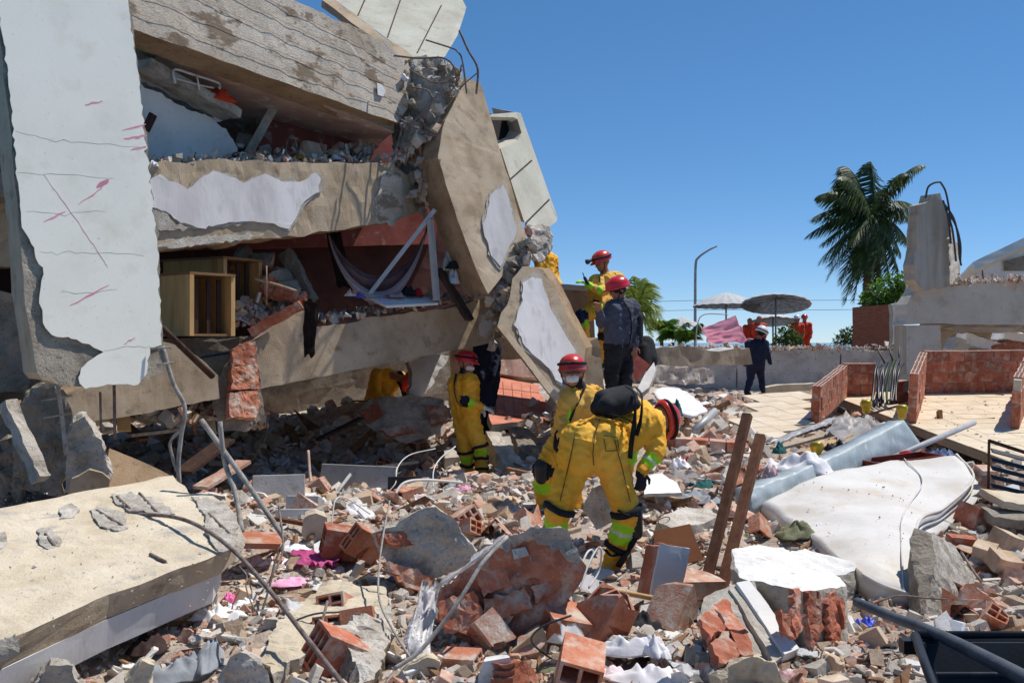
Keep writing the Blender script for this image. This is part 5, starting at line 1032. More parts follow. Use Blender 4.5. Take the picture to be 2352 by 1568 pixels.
# ------------------------------------------------------------ rebars, wires, poles in front
R_ = [('metal_pole', 'straight grey conduit leaning right out of the fallen slab', [(462, 964, 7.0), (560, 1100, 6.85), (656, 1240, 6.7)], .019, 'rebar_grey', 'pole'),
      ('rebar', 'thick crusted rebar rising beside the conduit', [(505, 968, 6.9), (516, 1060, 6.9), (540, 1130, 6.8), (556, 1220, 6.6)], .018, 'rebar_grey', 'rebar'),
      ('rebar', 'long rusty rebar curving off the slab to the bottom edge', [(312, 1180, 6.35), (400, 1187, 6.1), (470, 1215, 5.8), (545, 1272, 5.5), (625, 1362, 5.1), (705, 1465, 4.7), (795, 1580, 4.3)], .0125, 'rebar', 'rebar'),
      ('wire', 'thin dark wire hanging from the conduit foot', [(656, 1235, 6.5), (632, 1290, 6.2), (618, 1350, 6.0), (590, 1440, 5.7), (575, 1480, 5.6)], .007, 'wire_dark', 'wire'),
      ('wire', 'second thin wire crossing the first beside the pink cloth', [(640, 1160, 6.6), (650, 1260, 6.3), (625, 1320, 6.1), (600, 1360, 6.0)], .007, 'rebar', 'wire'),
      ('rebar', 'bent grey rebar arching over the brickwork boulder', [(1165, 1232, 5.1), (1110, 1290, 4.95), (1060, 1370, 4.85), (1010, 1440, 4.8), (960, 1498, 4.75), (905, 1535, 4.7)], .0105, 'rebar_grey', 'rebar'),
      ('wire', 'long pale wire running down beside the white cloth', [(895, 1150, 6.6), (880, 1230, 6.2), (870, 1310, 5.8), (872, 1380, 5.5), (905, 1450, 5.1), (955, 1528, 4.75), (1000, 1590, 4.5)], .006, 'rebar_grey', 'wire'),
      ('cable', 'white cable bowing over the rubble below the cave', [(903, 1148, 9.3), (915, 1122, 9.4), (935, 1106, 9.5), (980, 1102, 9.7), (1062, 1108, 10)], .014, 'cable_white', 'cable'),
      ('cable', 'thin pale cable looping in the cave mouth', [(880, 1140, 10.2), (908, 1110, 10.3), (912, 1075, 10.5), (940, 1045, 10.8), (1000, 1030, 11)], .006, 'cable_white', 'cable'),
      ('cable', 'second thin cable looping towards the standing rescuer', [(995, 1120, 10.2), (996, 1080, 10.4), (1012, 1052, 10.7), (1046, 1025, 11)], .007, 'cable_white', 'cable'),
      ('wire', 'bent wire arch left of the crushed brick heap', [(760, 1235, 8.2), (764, 1180, 8.3), (772, 1146, 8.4), (796, 1144, 8.5), (850, 1180, 8.6)], .006, 'cable_white', 'wire'),
      ('wire', 'wire straggling across the rubble below the cave', [(800, 1160, 8.9), (850, 1160, 9), (888, 1148, 9.2)], .005, 'rebar_grey', 'wire'),
      ('wire', 'pale wire loop by the boot of the bent rescuer', [(1330, 1360, 5.6), (1350, 1300, 5.7), (1370, 1262, 5.8), (1381, 1262, 5.8), (1376, 1310, 5.8), (1352, 1350, 5.7)], .006, 'cable_white', 'wire'),
      ('wire', 'second pale wire loop by the boot of the bent rescuer', [(1325, 1330, 5.7), (1345, 1275, 5.8), (1358, 1262, 5.9), (1362, 1275, 5.9), (1340, 1320, 5.8)], .006, 'cable_white', 'wire'),
      ('wire', 'wire hanging in the dark left of the cave slab', [(708, 1035, 10.8), (712, 1090, 10.6), (720, 1140, 10.4)], .016, 'brick_dusty', 'wire'),
      ('cable', 'cable dangling from the hanging brick pillar', [(612, 960, 10.4), (612, 1000, 10.5), (590, 1040, 10.6), (570, 1070, 10.7)], .006, 'wire_dark', 'cable'),
      ('pipe', 'light metal pipe leaning in the cave mouth', [(808, 1085, 10.9), (770, 1135, 10.3)], .02, 'pipe_grey', 'pipe'),
      ('bamboo_pole', 'light bamboo stick lying behind the brickwork boulder', [(1372, 1355, 5.9), (1440, 1362, 5.8), (1525, 1378, 5.7)], .016, 'bamboo', 'pole'),
      ('rebar', 'short rusty rebar poking up by the brick shard', [(735, 1470, 5.0), (742, 1420, 5.2), (752, 1380, 5.4)], .008, 'rebar', 'rebar'),
      ('wire', 'thin wire curling over the right brick heap', [(2210, 1270, 7.6), (2250, 1330, 7.2), (2300, 1385, 6.9)], .010, 'rebar', 'wire')]
for nm, lb, pts, r_, m, ct in R_: tube(nm, pts, r_, m, n=6 if len(pts) > 2 else 1, label=lb, cat=ct)
bar('wooden_post', (1717, 952, 7.0), (1608, 1392, 6.3), .062, .05, 'wood_brown', rough=.004, L=.2, taper=1, **T('', 'taller of two brown timber posts leaning together, left one', 'post'))
bar('wooden_post', (1747, 1000, 7.1), (1646, 1400, 6.35), .065, .05, 'wood_brown', rough=.004, L=.2, **T('', 'shorter brown timber post leaning on the right of its twin', 'post'))
# cloths and scraps in front
sheet('pink_cloth', [G(668, 1288)+UPZ*.06, G(820, 1282)+UPZ*.05, G(760, 1318)+UPZ*.06, G(715, 1318)+UPZ*.07], 'cloth_pink', 18, 10, .05, 4, th=.01, edge=.35, **T('', 'bright pink cloth flung over the rubble', 'cloth'))
crumple('pink_cloth', G(672, 1340), (.28, .2), 'cloth_palepink', .05, **T('', 'pale pink rag below the bright pink cloth', 'cloth'))
sheet('white_cloth', [(965, 1345, 5.15), (1010, 1340, 5.2), (985, 1530, 4.85), (925, 1520, 4.85)], 'cloth_white', 14, 26, .06, 4, th=.008, stretch=(2.4, .6), edge=.25, **T('', 'white shirt hanging down the left side of the brickwork boulder', 'cloth'))
sheet('white_cloth', [P(1150, 1235, 5.12), P(1170, 1228, 5.16), P(1020, 1345, 5.1), P(985, 1360, 5.06)], 'cloth_white', 8, 20, .03, 4, th=.008, edge=.2, **T('', 'white strip of cloth across the top of the brickwork boulder', 'cloth'))
crumple('white_cloth', P(1440, 1498, 4.95), (.42, .16), 'cloth_white', .1, yaw=.1, **T('', 'white rag twisted over the broken bricks, bottom centre', 'cloth')); crumple('white_cloth', P(1508, 1500, 4.9), (.12, .26), 'cloth_white', .1, yaw=.3, **T('', 'white sleeve end at the right of the twisted rag', 'cloth'))
for (u, v, w, l, h, m, lb, yw) in ((430, 1545, .5, .3, .12, 'cloth_grey', 'grey trousers crumpled in the bottom left', .4), (480, 1520, .16, .42, .12, 'cloth_grey', 'grey trouser leg standing up at the slab foot', 0.2), (505, 1420, .3, .2, .09, 'paper_white', 'white crumpled paper beside the slab end', 0), (560, 1400, .26, .2, .08, 'paper_white', 'white plastic scrap beside the slab end', 1), (640, 1290, .3, .2, .05, 'paper_white', 'white torn sheet above the pale pink rag', 1), (680, 1260, .25, .2, .04, 'paper_white', 'white plaster board scrap by the square stone', 2),
                               (1600, 1150, .6, .45, .12, 'cloth_grey', 'grey blanket crumpled left of the wrapped mattress', .3), (1830, 1230, .42, .3, .14, 'cloth_olive', 'olive cloth crumpled at the mattress edge', .8), (1890, 1225, .22, .16, .1, 'cloth_white', 'white rag on the mattress edge', .2), (1745, 1205, .3, .18, .06, 'cloth_white', 'white shirt lying behind the timber posts', .2), (1560, 1075, .22, .2, .16, 'cloth_white', 'white bundle beside the red bags', 0),
                               (1590, 1065, .2, .16, .12, 'cloth_red', 'red bag in the rubble right of the rescuers', 0), (1640, 1068, .5, .22, .1, 'cloth_print', 'patterned clothes heap right of the red bag', 0), (1610, 1120, .4, .2, .1, 'cloth_teal', 'teal cloth below the planks', 0), (1470, 1540, .5, .26, .08, 'cloth_brown', 'brown blanket at the bottom edge', .1), (1380, 1555, .3, .16, .08, 'cloth_mauve', 'mauve scarf at the bottom edge', 0), (1985, 1440, .14, .1, .08, 'plastic_blue', 'small bright blue plastic bowl by the barrow', 0),
                               (1335, 1545, .36, .16, .06, 'cloth_olive', 'yellow-green strap at the bottom edge', 0), (1480, 1440, .3, .2, .1, 'cloth_black', 'black garment above the white twisted rag', .3), (1500, 1558, .4, .2, .08, 'cloth_white', 'white and grey cloth at the very bottom edge', 0), (1800, 1556, .3, .14, .06, 'cloth_print', 'striped scarf among the bottom fragments', 0), (340, 1490, .2, .3, .1, 'cloth_brown', 'dark garment in shade under the slab', 0), (525, 1385, .12, .1, .08, 'cloth_pink', 'magenta scrap under the slab end', 0), (1030, 1118, .12, .08, .04, 'leaf', 'bright green scrap by the rescuer feet', 0), (1066, 1130, .3, .2, .08, 'cloth_palepink', 'pale pink sheet by the rescuer feet', 0)):
    crumple('cloth_scrap', G(u, v), (w, l), m, h, yaw=yw, label=lb, cat='cloth')
p = P(1555, 1250, 6.9)
prism('brown_board', plv(P(1500, 1290, 6.9), P(1610, 1290, 6.8), P(1560, 1210, 7.0)), [(1500, 1220), (1585, 1202), (1616, 1284), (1560, 1296), (1508, 1290)], .012, ('hardboard', 'hardboard'), L=.3, rough=.002, **T('', 'square of brown hardboard standing right of the boot', 'board'))
# hollow bricks
def hollow_bm(L=.3, W=.2, H=.15, nx=2, ny=2, t=.016):
    """clay block, cells running along x"""
    bm = bmesh.new(); ys = [-W/2]; zs = [-H/2]
    cw = (W-t*(nx+1))/nx; ch = (H-t*(ny+1))/ny
    for i in range(nx): ys += [ys[-1]+t, ys[-1]+t+cw]
    ys.append(W/2)
    for i in range(ny): zs += [zs[-1]+t, zs[-1]+t+ch]
    zs.append(H/2)
    V = {}
    def v(x, i, j):
        k = (x, i, j)
        if k not in V: V[k] = bm.verts.new((x*L/2, ys[i], zs[j]))
        return V[k]
    for i in range(len(ys)-1):
        for j in range(len(zs)-1):
            if i % 2 and j % 2:
                c = [(i, j), (i+1, j), (i+1, j+1), (i, j+1)]
                for a, b in zip(c, c[1:]+c[:1]): bm.faces.new((v(-1, *a), v(-1, *b), v(1, *b), v(1, *a)))
            else:
                for x in (-1, 1): bm.faces.new((v(x, i, j), v(x, i+1, j), v(x, i+1, j+1), v(x, i, j+1)))
    n, m = len(ys)-1, len(zs)-1
    for i in range(n):
        for j in (0, m): bm.faces.new((v(-1, i, j), v(-1, i+1, j), v(1, i+1, j), v(1, i, j)))
    for j in range(m):
        for i in (0, n): bm.faces.new((v(-1, i, j), v(-1, i, j+1), v(1, i, j+1), v(1, i, j)))
    bmesh.ops.recalc_face_normals(bm, faces=bm.faces[:]); return bm
def hollow(label, p, rot, size=(.3, .2, .15), cells=(2, 2), m='brick_orange', brk=.0, cat='hollow brick', group=None):
    bm = hollow_bm(*size, *cells)
    if brk:
        bmesh.ops.subdivide_edges(bm, edges=[e for e in bm.edges if abs(e.verts[0].co.x-e.verts[1].co.x) > .1], cuts=3)
        for v in bm.verts:
            if v.co.x > size[0]*.2: v.co.x -= brk*max(0, .5+noise.noise(v.co*9))*1.4
    me = from_bm(bm); o = link('hollow_brick', me, [m], label=label, cat=cat, group=group, origin=(0, 0, 0)); o.location = p; o.rotation_euler = rot; return o
hollow('open-ended orange hollow brick at the bottom edge, its four cells facing us', P(1330, 1540, 4.6), (.25, -.15, 1.45), (.3, .2, .2))
hollow('dark red hollow brick lying on its side under the tan slab', P(780, 1505, 4.9), (.2, .5, .6), (.3, .2, .2), (3, 2), 'brick_red', .1)
hb = hollow('plaster-faced hollow brick standing right of the boot', P(1520, 1310, 6.1), (.1, -1.35, .35), (.32, .14, .2), (2, 2), 'brick_red', .06)
bm = bmesh.new(); boxm(bm, (0, 0, 0), (.34, .016, .22)); bmesh.ops.rotate(bm, verts=bm.verts[:], matrix=Matrix.Identity(3)); refine(bm, .06); roughen(bm, .006, 9)
pf = link('plaster_face', from_bm(bm), ['plaster_grey'], hb, origin=(0, 0, 0)); pf.location = (0, -.082, 0)
hollow('broken orange hollow brick, middle of the bottom heap', P(1310, 1440, 5.35), (.3, .25, .35), (.36, .24, .2), (2, 2), 'brick_orange', .16)
hollow('cracked orange hollow brick with cells open upward, right of the heap', P(1385, 1420, 5.35), (.5, -1.1, .2), (.34, .24, .2), (2, 2), 'brick_orange', .14)
hollow('split hollow brick leaning left of the timber posts', P(1545, 1400, 5.7), (.2, -.9, .8), (.3, .2, .2), (2, 2), 'brick_dusty', .1)
hollow('orange hollow brick lying behind the timber posts', P(1590, 1340, 6.3), (.2, .1, .5), (.34, .22, .12), (3, 1), 'brick_dusty', .08)
hollow('dark brick half buried left of the concrete chunk', P(790, 1245, 7.0), (.1, .2, .3), (.3, .2, .2), (2, 2), 'brick_red', .1)
hollow('white-faced brick piece beside the dark brick', P(840, 1250, 6.9), (.4, .5, .8), (.3, .1, .2), (2, 2), 'brick_orange', .1)
hollow('round-edged terracotta tile half buried by the conduit foot', P(600, 1240, 7.0), (.1, .1, .4), (.3, .3, .04), (2, 1), 'brick_orange', .06)
# ------------------------------------------------------------ right side: mattresses
def spline_surface(rows, nu=28, nv=28):
    R = [[P(*p) for p in r] for r in rows]
    cols_ = [catmull(r, nu) for r in R]
    g = []
    for i in range(len(cols_[0])): g.append(catmull([c[i] for c in cols_], nv))
    return g   # g[i][j]
def surf(name, g, th, m, mats=None, dimple=0., **kw):
    bm = bmesh.new(); V = []
    for i, r in enumerate(g):
        row = []
        for j, p in enumerate(r):
            q = p.copy()
            if dimple: q += Vector((0, -.3, 1)).normalized()*(dimple*(noise.noise(p*2.2)+.5*noise.noise(p*5.)))
            row.append(bm.verts.new(q))
        V.append(row)
    for i in range(len(V)-1):
        for j in range(len(V[0])-1): bm.faces.new((V[i][j], V[i+1][j], V[i+1][j+1], V[i][j+1]))
    bmesh.ops.recalc_face_normals(bm, faces=bm.faces[:])
    if sum((f.normal for f in bm.faces), Vector()).z < 0: bmesh.ops.reverse_faces(bm, faces=bm.faces[:])
    top = [v.co.copy() for v in bm.verts]
    r = bmesh.ops.extrude_face_region(bm, geom=bm.faces[:])
    nv = [e for e in r['geom'] if isinstance(e, bmesh.types.BMVert)]
    bm.normal_update()
    for v in nv: v.co += Vector((.02, -.05, th))
    bmesh.ops.recalc_face_normals(bm, faces=bm.faces[:])
    return link(name, from_bm(bm), [m], smooth=True, **kw)
rows = [[(1745, 1185, 8.9), (1880, 1122, 9.5), (2020, 1090, 10.0), (2188, 1072, 10.2)], [(1780, 1206, 8.5), (1900, 1166, 8.8), (2060, 1140, 9.2), (2226, 1128, 9.4)],
        [(1830, 1242, 7.9), (1940, 1218, 8.0), (2040, 1200, 8.2), (2160, 1198, 8.5)], [(1885, 1292, 7.2), (1970, 1276, 7.2), (2040, 1252, 7.4), (2096, 1240, 7.6)], [(1968, 1362, 6.5), (2010, 1386, 6.35), (2050, 1400, 6.35), (2090, 1412, 6.35)]]
g = spline_surface(rows, 10, 8)
MT = surf('mattress', g, .13, 'mattress_white', dimple=.03, **T('', 'white bare mattress sagging down the rubble, right', 'mattress'))
up_ = Vector((.02, -.05, .135))
def edge(i=None, j=None): return [g[i][k] for k in range(len(g[0]))] if i is not None else [g[k][j] for k in range(len(g))]
tube('piping', [p+up_ for p in edge(i=-1)], .012, 'mattress_white', MT, n=1, raw=True, sides=6)
tube('piping', [p+up_*.35+Vector((.01, -.01, 0)) for p in edge(i=-1)], .012, 'mattress_white', MT, n=1, raw=True, sides=6)
tube('piping', [p+up_+Vector((0, 0, .006)) for p in edge(i=int(len(g)*.76))], .006, 'plaster_grey', MT, n=1, raw=True, sides=6)
tube('piping', [p+up_ for p in edge(j=-1)], .012, 'mattress_white', MT, n=1, raw=True, sides=6)
rows2 = [[(p[0]+18, p[1]+22, p[2]+.05) for p in r[2:]] for r in rows[:4]]
g2 = spline_surface(rows2, 8, 8)
surf('mattress', g2, .1, 'mattress_white', dimple=.01, **T('', 'second white mattress edge showing under the right side of the first', 'mattress'))
fpl = plv(P(1725, 1125, 8.95), P(2075, 966, 11.0), P(1724, 1176, 8.85))
bm = bmesh.new()
def at2(s, t):
    A, B, C, D = (1722, 1122), (2076, 964), (2122, 1028), (1724, 1180)
    u = (A[0]*(1-s)+B[0]*s)*(1-t)+(D[0]*(1-s)+C[0]*s)*t; v = (A[1]*(1-s)+B[1]*s)*(1-t)+(D[1]*(1-s)+C[1]*s)*t
    return fpl.at(u, v+9*math.sin(s*math.pi)*(1 if True else 0), .03*math.sin(math.pi*t)+.012*noise.noise(Vector((s*22, t*3, 0)))+.008*noise.noise(Vector((s*60, t*4, 1))))
n, k = 60, 10; back = Vector((-.08, .24, -.03)); V = []
for i in range(n+1):
    row = [at2(i/n, j/k) for j in range(k+1)]
    e = 1-max(0, abs(i/n-.5)*2-.96)*6
    row += [row[-1]+back*.97, row[0]+back]; V.append([bm.verts.new(p) for p in row])
m_ = len(V[0])
for i in range(n):
    for j in range(m_): bm.faces.new((V[i][j], V[i+1][j], V[i+1][(j+1) % m_], V[i][(j+1) % m_]))
bm.faces.new(V[0]); bm.faces.new(V[-1][::-1]); bmesh.ops.recalc_face_normals(bm, faces=bm.faces[:])
link('wrapped_mattress', from_bm(bm), ['plastic_film'], smooth=True, **T('', 'long mattress wrapped in wrinkled clear blue-grey plastic film', 'mattress'))
# things heaped on it
crumple('cloth_heap', P(1835, 1080, 9.9), (.75, .5), 'cloth_white', .22, **T('', 'white bedding heaped above the wrapped mattress', 'cloth'))
sheet('clear_film', [(1905, 958, 11.6), (1990, 952, 11.9), (2075, 985, 11.5), (1940, 1010, 11.0)], 'plaster_grey', 18, 14, .12, 4, th=.006, edge=.3, **T('', 'pale crumpled plastic sheet between the golden pots', 'plastic sheet'))
sheet('tarp_strip', [(1770, 1010, 11.2), (1925, 952, 11.9), (1930, 964, 11.8), (1776, 1022, 11.1)], 'cloth_white', 20, 6, .05, 4, th=.006, **T('', 'bluish white strip of sheet edging the planks', 'cloth'))
for a, b, w, h, m, lb in (((1780, 1030, 11.0), (1950, 985, 11.6), .16, .03, 'wood_grey', 'light plank under the bluish strip'), ((1850, 1040, 10.6), (1950, 1000, 11.2), .12, .03, 'bamboo', 'yellowish plank above the white bedding'), ((1760, 1020, 11.2), (2085, 925, 12.6), .022, .022, 'wood_dark', 'long thin dark stick lying up to the brick wall'), ((1875, 1050, 10.5), (1960, 1008, 11.0), .1, .03, 'wood_grey', 'short plank by the black bag'),
                       ((2010, 1068, 10.3), (2238, 970, 11.9), .05, .05, 'pipe_grey', 'round grey pipe pointing up right of the wrapped mattress'), ((1540, 1112, 10.0), (1700, 1098, 10.4), .16, .03, 'wood_grey', 'weathered plank on the rubble right of the rescuers'), ((1590, 1130, 9.6), (1710, 1110, 10.1), .14, .03, 'wood_grey', 'second weathered plank just below the first'), ((1480, 1140, 9.2), (1590, 1146, 9.2), .2, .03, 'bamboo', 'yellowish board by the rescuer hand'), ((1770, 1245, 7.6), (1850, 1235, 7.7), .07, .03, 'wood_grey', 'small light plank under the olive cloth')):
    if 'pipe' in lb: tube('pipe', [a, b], .033, m, n=1, label=lb, cat='pipe')
    else: bar('plank', a, b, w, h, m, L=.3, rough=.006, label=lb, cat='plank')
crumple('cloth_scrap', P(1930, 1040, 10.6), (.36, .3), 'cloth_black', .18, **T('', 'black bag behind the wrapped mattress', 'bag')); crumple('cloth_scrap', P(1790, 1040, 10.8), (.2, .16), 'cloth_teal', .14, **T('', 'dark green cloth left of the golden cup', 'cloth')); crumple('cloth_scrap', P(1770, 1105, 9.5), (.2, .2), 'cloth_print', .2, **T('', 'black and white patterned bag behind the right post', 'bag'))
crumple('cloth_scrap', P(2168, 1062, 10.6), (.42, .26), 'cloth_denim', .18, **T('', 'blue patterned cloth beside the red drawer', 'cloth')); crumple('cloth_scrap', P(2082, 1050, 10.6), (.26, .14), 'cloth_red', .08, **T('', 'red cloth in the wooden drawer', 'cloth'))
bm = bmesh.new()
for c, s in (((0, 0, 0), (.75, .34, .02)), ((0, -.17, .06), (.75, .02, .12)), ((0, .17, .06), (.75, .02, .12)), ((-.37, 0, .06), (.02, .32, .12)), ((.37, 0, .06), (.02, .32, .12))): boxm(bm, c, s)
bmesh.ops.rotate(bm, verts=bm.verts[:], matrix=Matrix.Rotation(.25, 3, 'Z') @ Matrix.Rotation(-.08, 3, 'Y')); bmesh.ops.translate(bm, verts=bm.verts[:], vec=P(2070, 1076, 10.2))
link('drawer_box', from_bm(bm), ['wood_red'], **T('', 'reddish wooden drawer under the grey pipe', 'drawer'))
for (u, v, d, lb) in ((1990, 950, 12.2, 'golden pot standing on the heap, left of the dark stick'), (2072, 962, 12.0, 'golden pot at the end of the brick wall'), (1876, 1052, 10.3, 'golden cup standing on the white bedding')):
    bm = bmesh.new(); p = P(u, v, d); prof = [(.035, 0), (.05, .02), (.045, .05), (.065, .1), (.07, .14), (.055, .165), (.05, .17)]; tube_bm(bm, [p+Vector((0, 0, z)) for _, z in prof], [r_ for r_, _ in prof], 16); link('golden_pot', from_bm(bm), ['gold'], smooth=True, label=lb, cat='pot')
# lying brick beam and bits right of the rescuers
def brick_row(parent, a, b, w, h, n, m='brick_dusty'):
    a, b = P(*a), P(*b)
    for i in range(n): bar('brick', a.lerp(b, (i+.04)/n), a.lerp(b, (i+.96)/n), w, h, m if i % 2 else 'brick_red', parent, raw=True, L=.15, rough=.008)
LB = bar('brick_beam', (1512, 1030, 12.4), (1706, 1046, 12.2), .3, .2, 'mortar', L=.12, rough=.012, **T('', 'row of bricks lying across the rubble right of the bent rescuer', 'brick beam'))
brick_row(LB, (1512, 1022, 12.33), (1706, 1036, 12.13), .32, .23, 5)
prism('white_board', plv(P(1510, 900, 14.5), P(1600, 910, 14.6), P(1560, 950, 13.2)), [(1498, 898), (1520, 888), (1560, 890), (1600, 915), (1626, 944), (1590, 952), (1540, 940)], .03, ('cloth_white', 'cloth_white'), L=.15, rough=.03, rf=3, smooth=True, **T('', 'curved white sheet lying behind the bent rescuer', 'board'))
tube('pipe', [(1594, 990, 12.8), (1642, 944, 13.4)], .05, 'aluminium', n=1, sides=12, **T('', 'short fat grey pipe lying right of the white sheet', 'pipe'))
crumple('cloth_scrap', P(1552, 955, 12.9), (.2, .2), 'cloth_teal', .25, **T('', 'dark teal bag just right of the bent rescuer helmet', 'bag'))
prism('plaster_board', plv(P(1480, 1110, 9.0), P(1560, 1120, 9.0), P(1510, 1150, 8.4)), [(1470, 1098), (1520, 1086), (1556, 1110), (1566, 1132), (1480, 1134)], .03, ('plaster_white', 'mortar'), j=2, L=.1, rough=.008, **T('', 'white plaster sheet below the glove of the bent rescuer', 'board'))
prism('plaster_board', plv(P(1520, 1180, 7.9), P(1640, 1170, 8.1), P(1560, 1215, 7.5)), [(1505, 1196), (1560, 1170), (1625, 1165), (1660, 1186), (1600, 1205), (1540, 1212)], .1, ('concrete_grey', 'mortar'), j=2, L=.06, rough=.02, **T('', 'rough grey slab above the hardboard square', 'slab'))
# tile floor and brick compartments
def tile_floor(name, label, O, ex, ey, nx, ny, s=.385, gap=.008, keep=None, th=.12):
    ez = ex.cross(ey).normalized()
    if ez.z < 0: ez = -ez
    bm = bmesh.new(); q = [O-ez*.02, O+ex*nx*s-ez*.02, O+ex*nx*s+ey*ny*s-ez*.02, O+ey*ny*s-ez*.02]
    if keep: q = keep
    t = [bm.verts.new(p) for p in q]; lo = [bm.verts.new(p-ez*th) for p in q]; m = len(q)
    bm.faces.new(t); bm.faces.new(lo[::-1])
    for i in range(m): bm.faces.new((t[(i+1) % m], t[i], lo[i], lo[(i+1) % m]))
    bmesh.ops.recalc_face_normals(bm, faces=bm.faces[:])
    root = link(name, from_bm(bm), ['grout'], label=label, cat='floor slab')
    b2 = bmesh.new(); boxm(b2, (0, 0, -.006), (s-gap, s-gap, .012)); me = from_bm(b2); me.materials.append(M['tile_cream'])
    Rm = Matrix((ex, ey, ez)).transposed(); base = Vector(WL[root.name])
    def inside(p):
        if not keep: return True
        x, y = (p-O).dot(ex), (p-O).dot(ey); c = False; K = [((k-O).dot(ex), (k-O).dot(ey)) for k in keep]; j = len(K)-1
        for i in range(len(K)):
            if (K[i][1] > y) != (K[j][1] > y) and x < (K[j][0]-K[i][0])*(y-K[i][1])/(K[j][1]-K[i][1])+K[i][0]: c = not c
            j = i
        return c
    for i in range(nx):
        for j in range(ny):
            p = O+ex*((i+.5)*s)+ey*((j+.5)*s)
            if not inside(p): continue
            o = bpy.data.objects.new('tile', me); col.objects.link(o); o.parent = root; o.matrix_local = Matrix.Translation(p+ez*random.uniform(-.002, .004)-base) @ (Rm @ Matrix.Rotation(random.gauss(0, .004), 3, 'X')).to_4x4()
    return root, ez
O = P(2110, 898, 19.0); ex = (P(2352, 894, 19.3)-O).normalized(); ey = P(2088, 1030, 14.0)-O; ey = (ey-ex*ey.dot(ex)).normalized()
TFO, TFX, TFY = O-ex*1.9, ex, ey
TF, ez = tile_floor('tiled_floor_slab', 'cream tiled floor tilted towards us with brick compartment walls, right', O-ex*1.9, ex, ey, 17, 15)
O2 = P(1745, 900, 18.5); ex2 = (P(1858, 892, 18.7)-O2).normalized(); ey2 = P(1690, 1010, 14.6)-O2; ey2 = (ey2-ex2*ey2.dot(ex2)).normalized()
kp = [P(1742, 902, 18.4), P(1858, 892, 18.6), P(1866, 962, 15.6), P(1800, 992, 14.8), P(1735, 1030, 13.9), P(1665, 1000, 14.9), P(1700, 950, 16.4)]
n2 = ex2.cross(ey2).normalized(); kp = [p-n2*(p-O2).dot(n2)-Vector((0, 0, .02)) for p in kp]
tile_floor('tiled_floor_slab', 'broken-off cream tiled slab left of the brick compartments', O2-ex2*1.6-ey2*.2, ex2, ey2, 9, 14, keep=kp)
def brick_mesh(hol, bl=.30, bh=.19, bt=.13):
    if hol:
        b = hollow_bm(bh, bl, bt, 4, 2, .016)
        for v in b.verts: v.co = Vector((v.co.y, v.co.z, v.co.x))
        b.normal_update(); bmesh.ops.recalc_face_normals(b, faces=b.faces[:])
        for f in b.faces: f.material_index = 1 if f.normal.z > .9 and f.calc_center_median().z > bh*.4 else 0
    else:
        b = bmesh.new(); boxm(b, (0, 0, 0), (bl, bt, bh))
    me = from_bm(b); me.materials.append(M['brick_red']); me.materials.append(M['brick_top']); return me
BMH, BMS = brick_mesh(True), brick_mesh(False); BMHH, BMSH = brick_mesh(True, .15), brick_mesh(False, .15)
def brick_wall(label, O, ex, ez, n, courses, ragged=0):
    bl, bh, bt, g_ = .31, .2, .13, .012; ey = ez.cross(ex).normalized(); Rm = Matrix((ex, ey, ez)).transposed()
    bm = bmesh.new(); vs = [];
    boxm(bm, O+ex*(n*bl/2)+ez*(courses*bh/2-.02), (n*bl-.03, bt-.02, courses*bh-.03), 0, Rm)
    root = link('brick_wall', from_bm(bm), ['mortar'], label=label, cat='brick wall'); base = Vector(WL[root.name])
    for c in range(courses):
        offs = [i*bl for i in range(n)] if c % 2 == 0 else [-.5*bl+i*bl for i in range(n+1)]
        for x in offs:
            half = x < 0 or x+bl > n*bl+1e-6; xx = x+bl/2
            if x < 0: xx = .25*bl
            elif half: xx = n*bl-.25*bl
            topc = c == courses-1
            if ragged and topc and random.random() < ragged: continue
            me = (BMHH if topc or ragged else BMSH) if half else (BMH if topc or (ragged and c == courses-2) else BMS)
            o = bpy.data.objects.new('brick', me); col.objects.link(o); o.parent = root
            o.matrix_local = Matrix.Translation(O+ex*xx+ez*((c+.5)*bh+random.gauss(0, .002))+ey*random.gauss(0, .004)-base) @ (Rm @ Matrix.Rotation(random.gauss(0, .006), 3, 'Z')).to_4x4()
    return root
def onfl(u, v): # point on the tiled slab
    pl = Pl.__new__(Pl); pl.p = O; pl.n = ez; return pl.at(u, v)
def walldir(a, b): d = b-a; return d.normalized(), d.length
def wall_between(label, a, b, courses, ragged=0):
    A, B = onfl(*a), onfl(*b); e, L_ = walldir(A, B); return brick_wall(label, A, e, ez, max(1, round(L_/.31)), courses, ragged)
wall_between('low brick wall along the left edge of the tiled floor, running back', (1872, 972), (1934, 914), 3)
wall_between('low brick wall closing the small compartment behind the hanging hoses', (1936, 908), (2022, 906), 3)
wall_between('middle brick wall running back between the two compartments', (2094, 972), (2116, 906), 4)
wall_between('long brick wall along the back of the tiled floor', (2118, 902), (2440, 897), 4)
wall_between('brick wall stub at the right picture edge beside the tiled floor', (2330, 985), (2362, 905), 4, .3)
wall_between('stepped brick stub left of the middle wall', (2052, 926), (2088, 922), 2, .4)
for i in range(9):
    u = 2010+i*7+random.uniform(-3, 3); tube('hose', [(u+10, 828+random.uniform(-6, 10), 18.2), (u, 850, 17.6), (u-4+random.uniform(-6, 6), 890, 17.3), (u-8, 930+random.uniform(-10, 8), 17.0)], .022, 'plastic_black' if i != 5 else 'leaf_dark', n=5,
         **T('', 'black hose hanging over the brick wall' if i != 5 else 'green strap among the black hoses', 'hose' if i != 5 else 'strap', 'hoses hanging over the brick wall' if i != 5 else None))
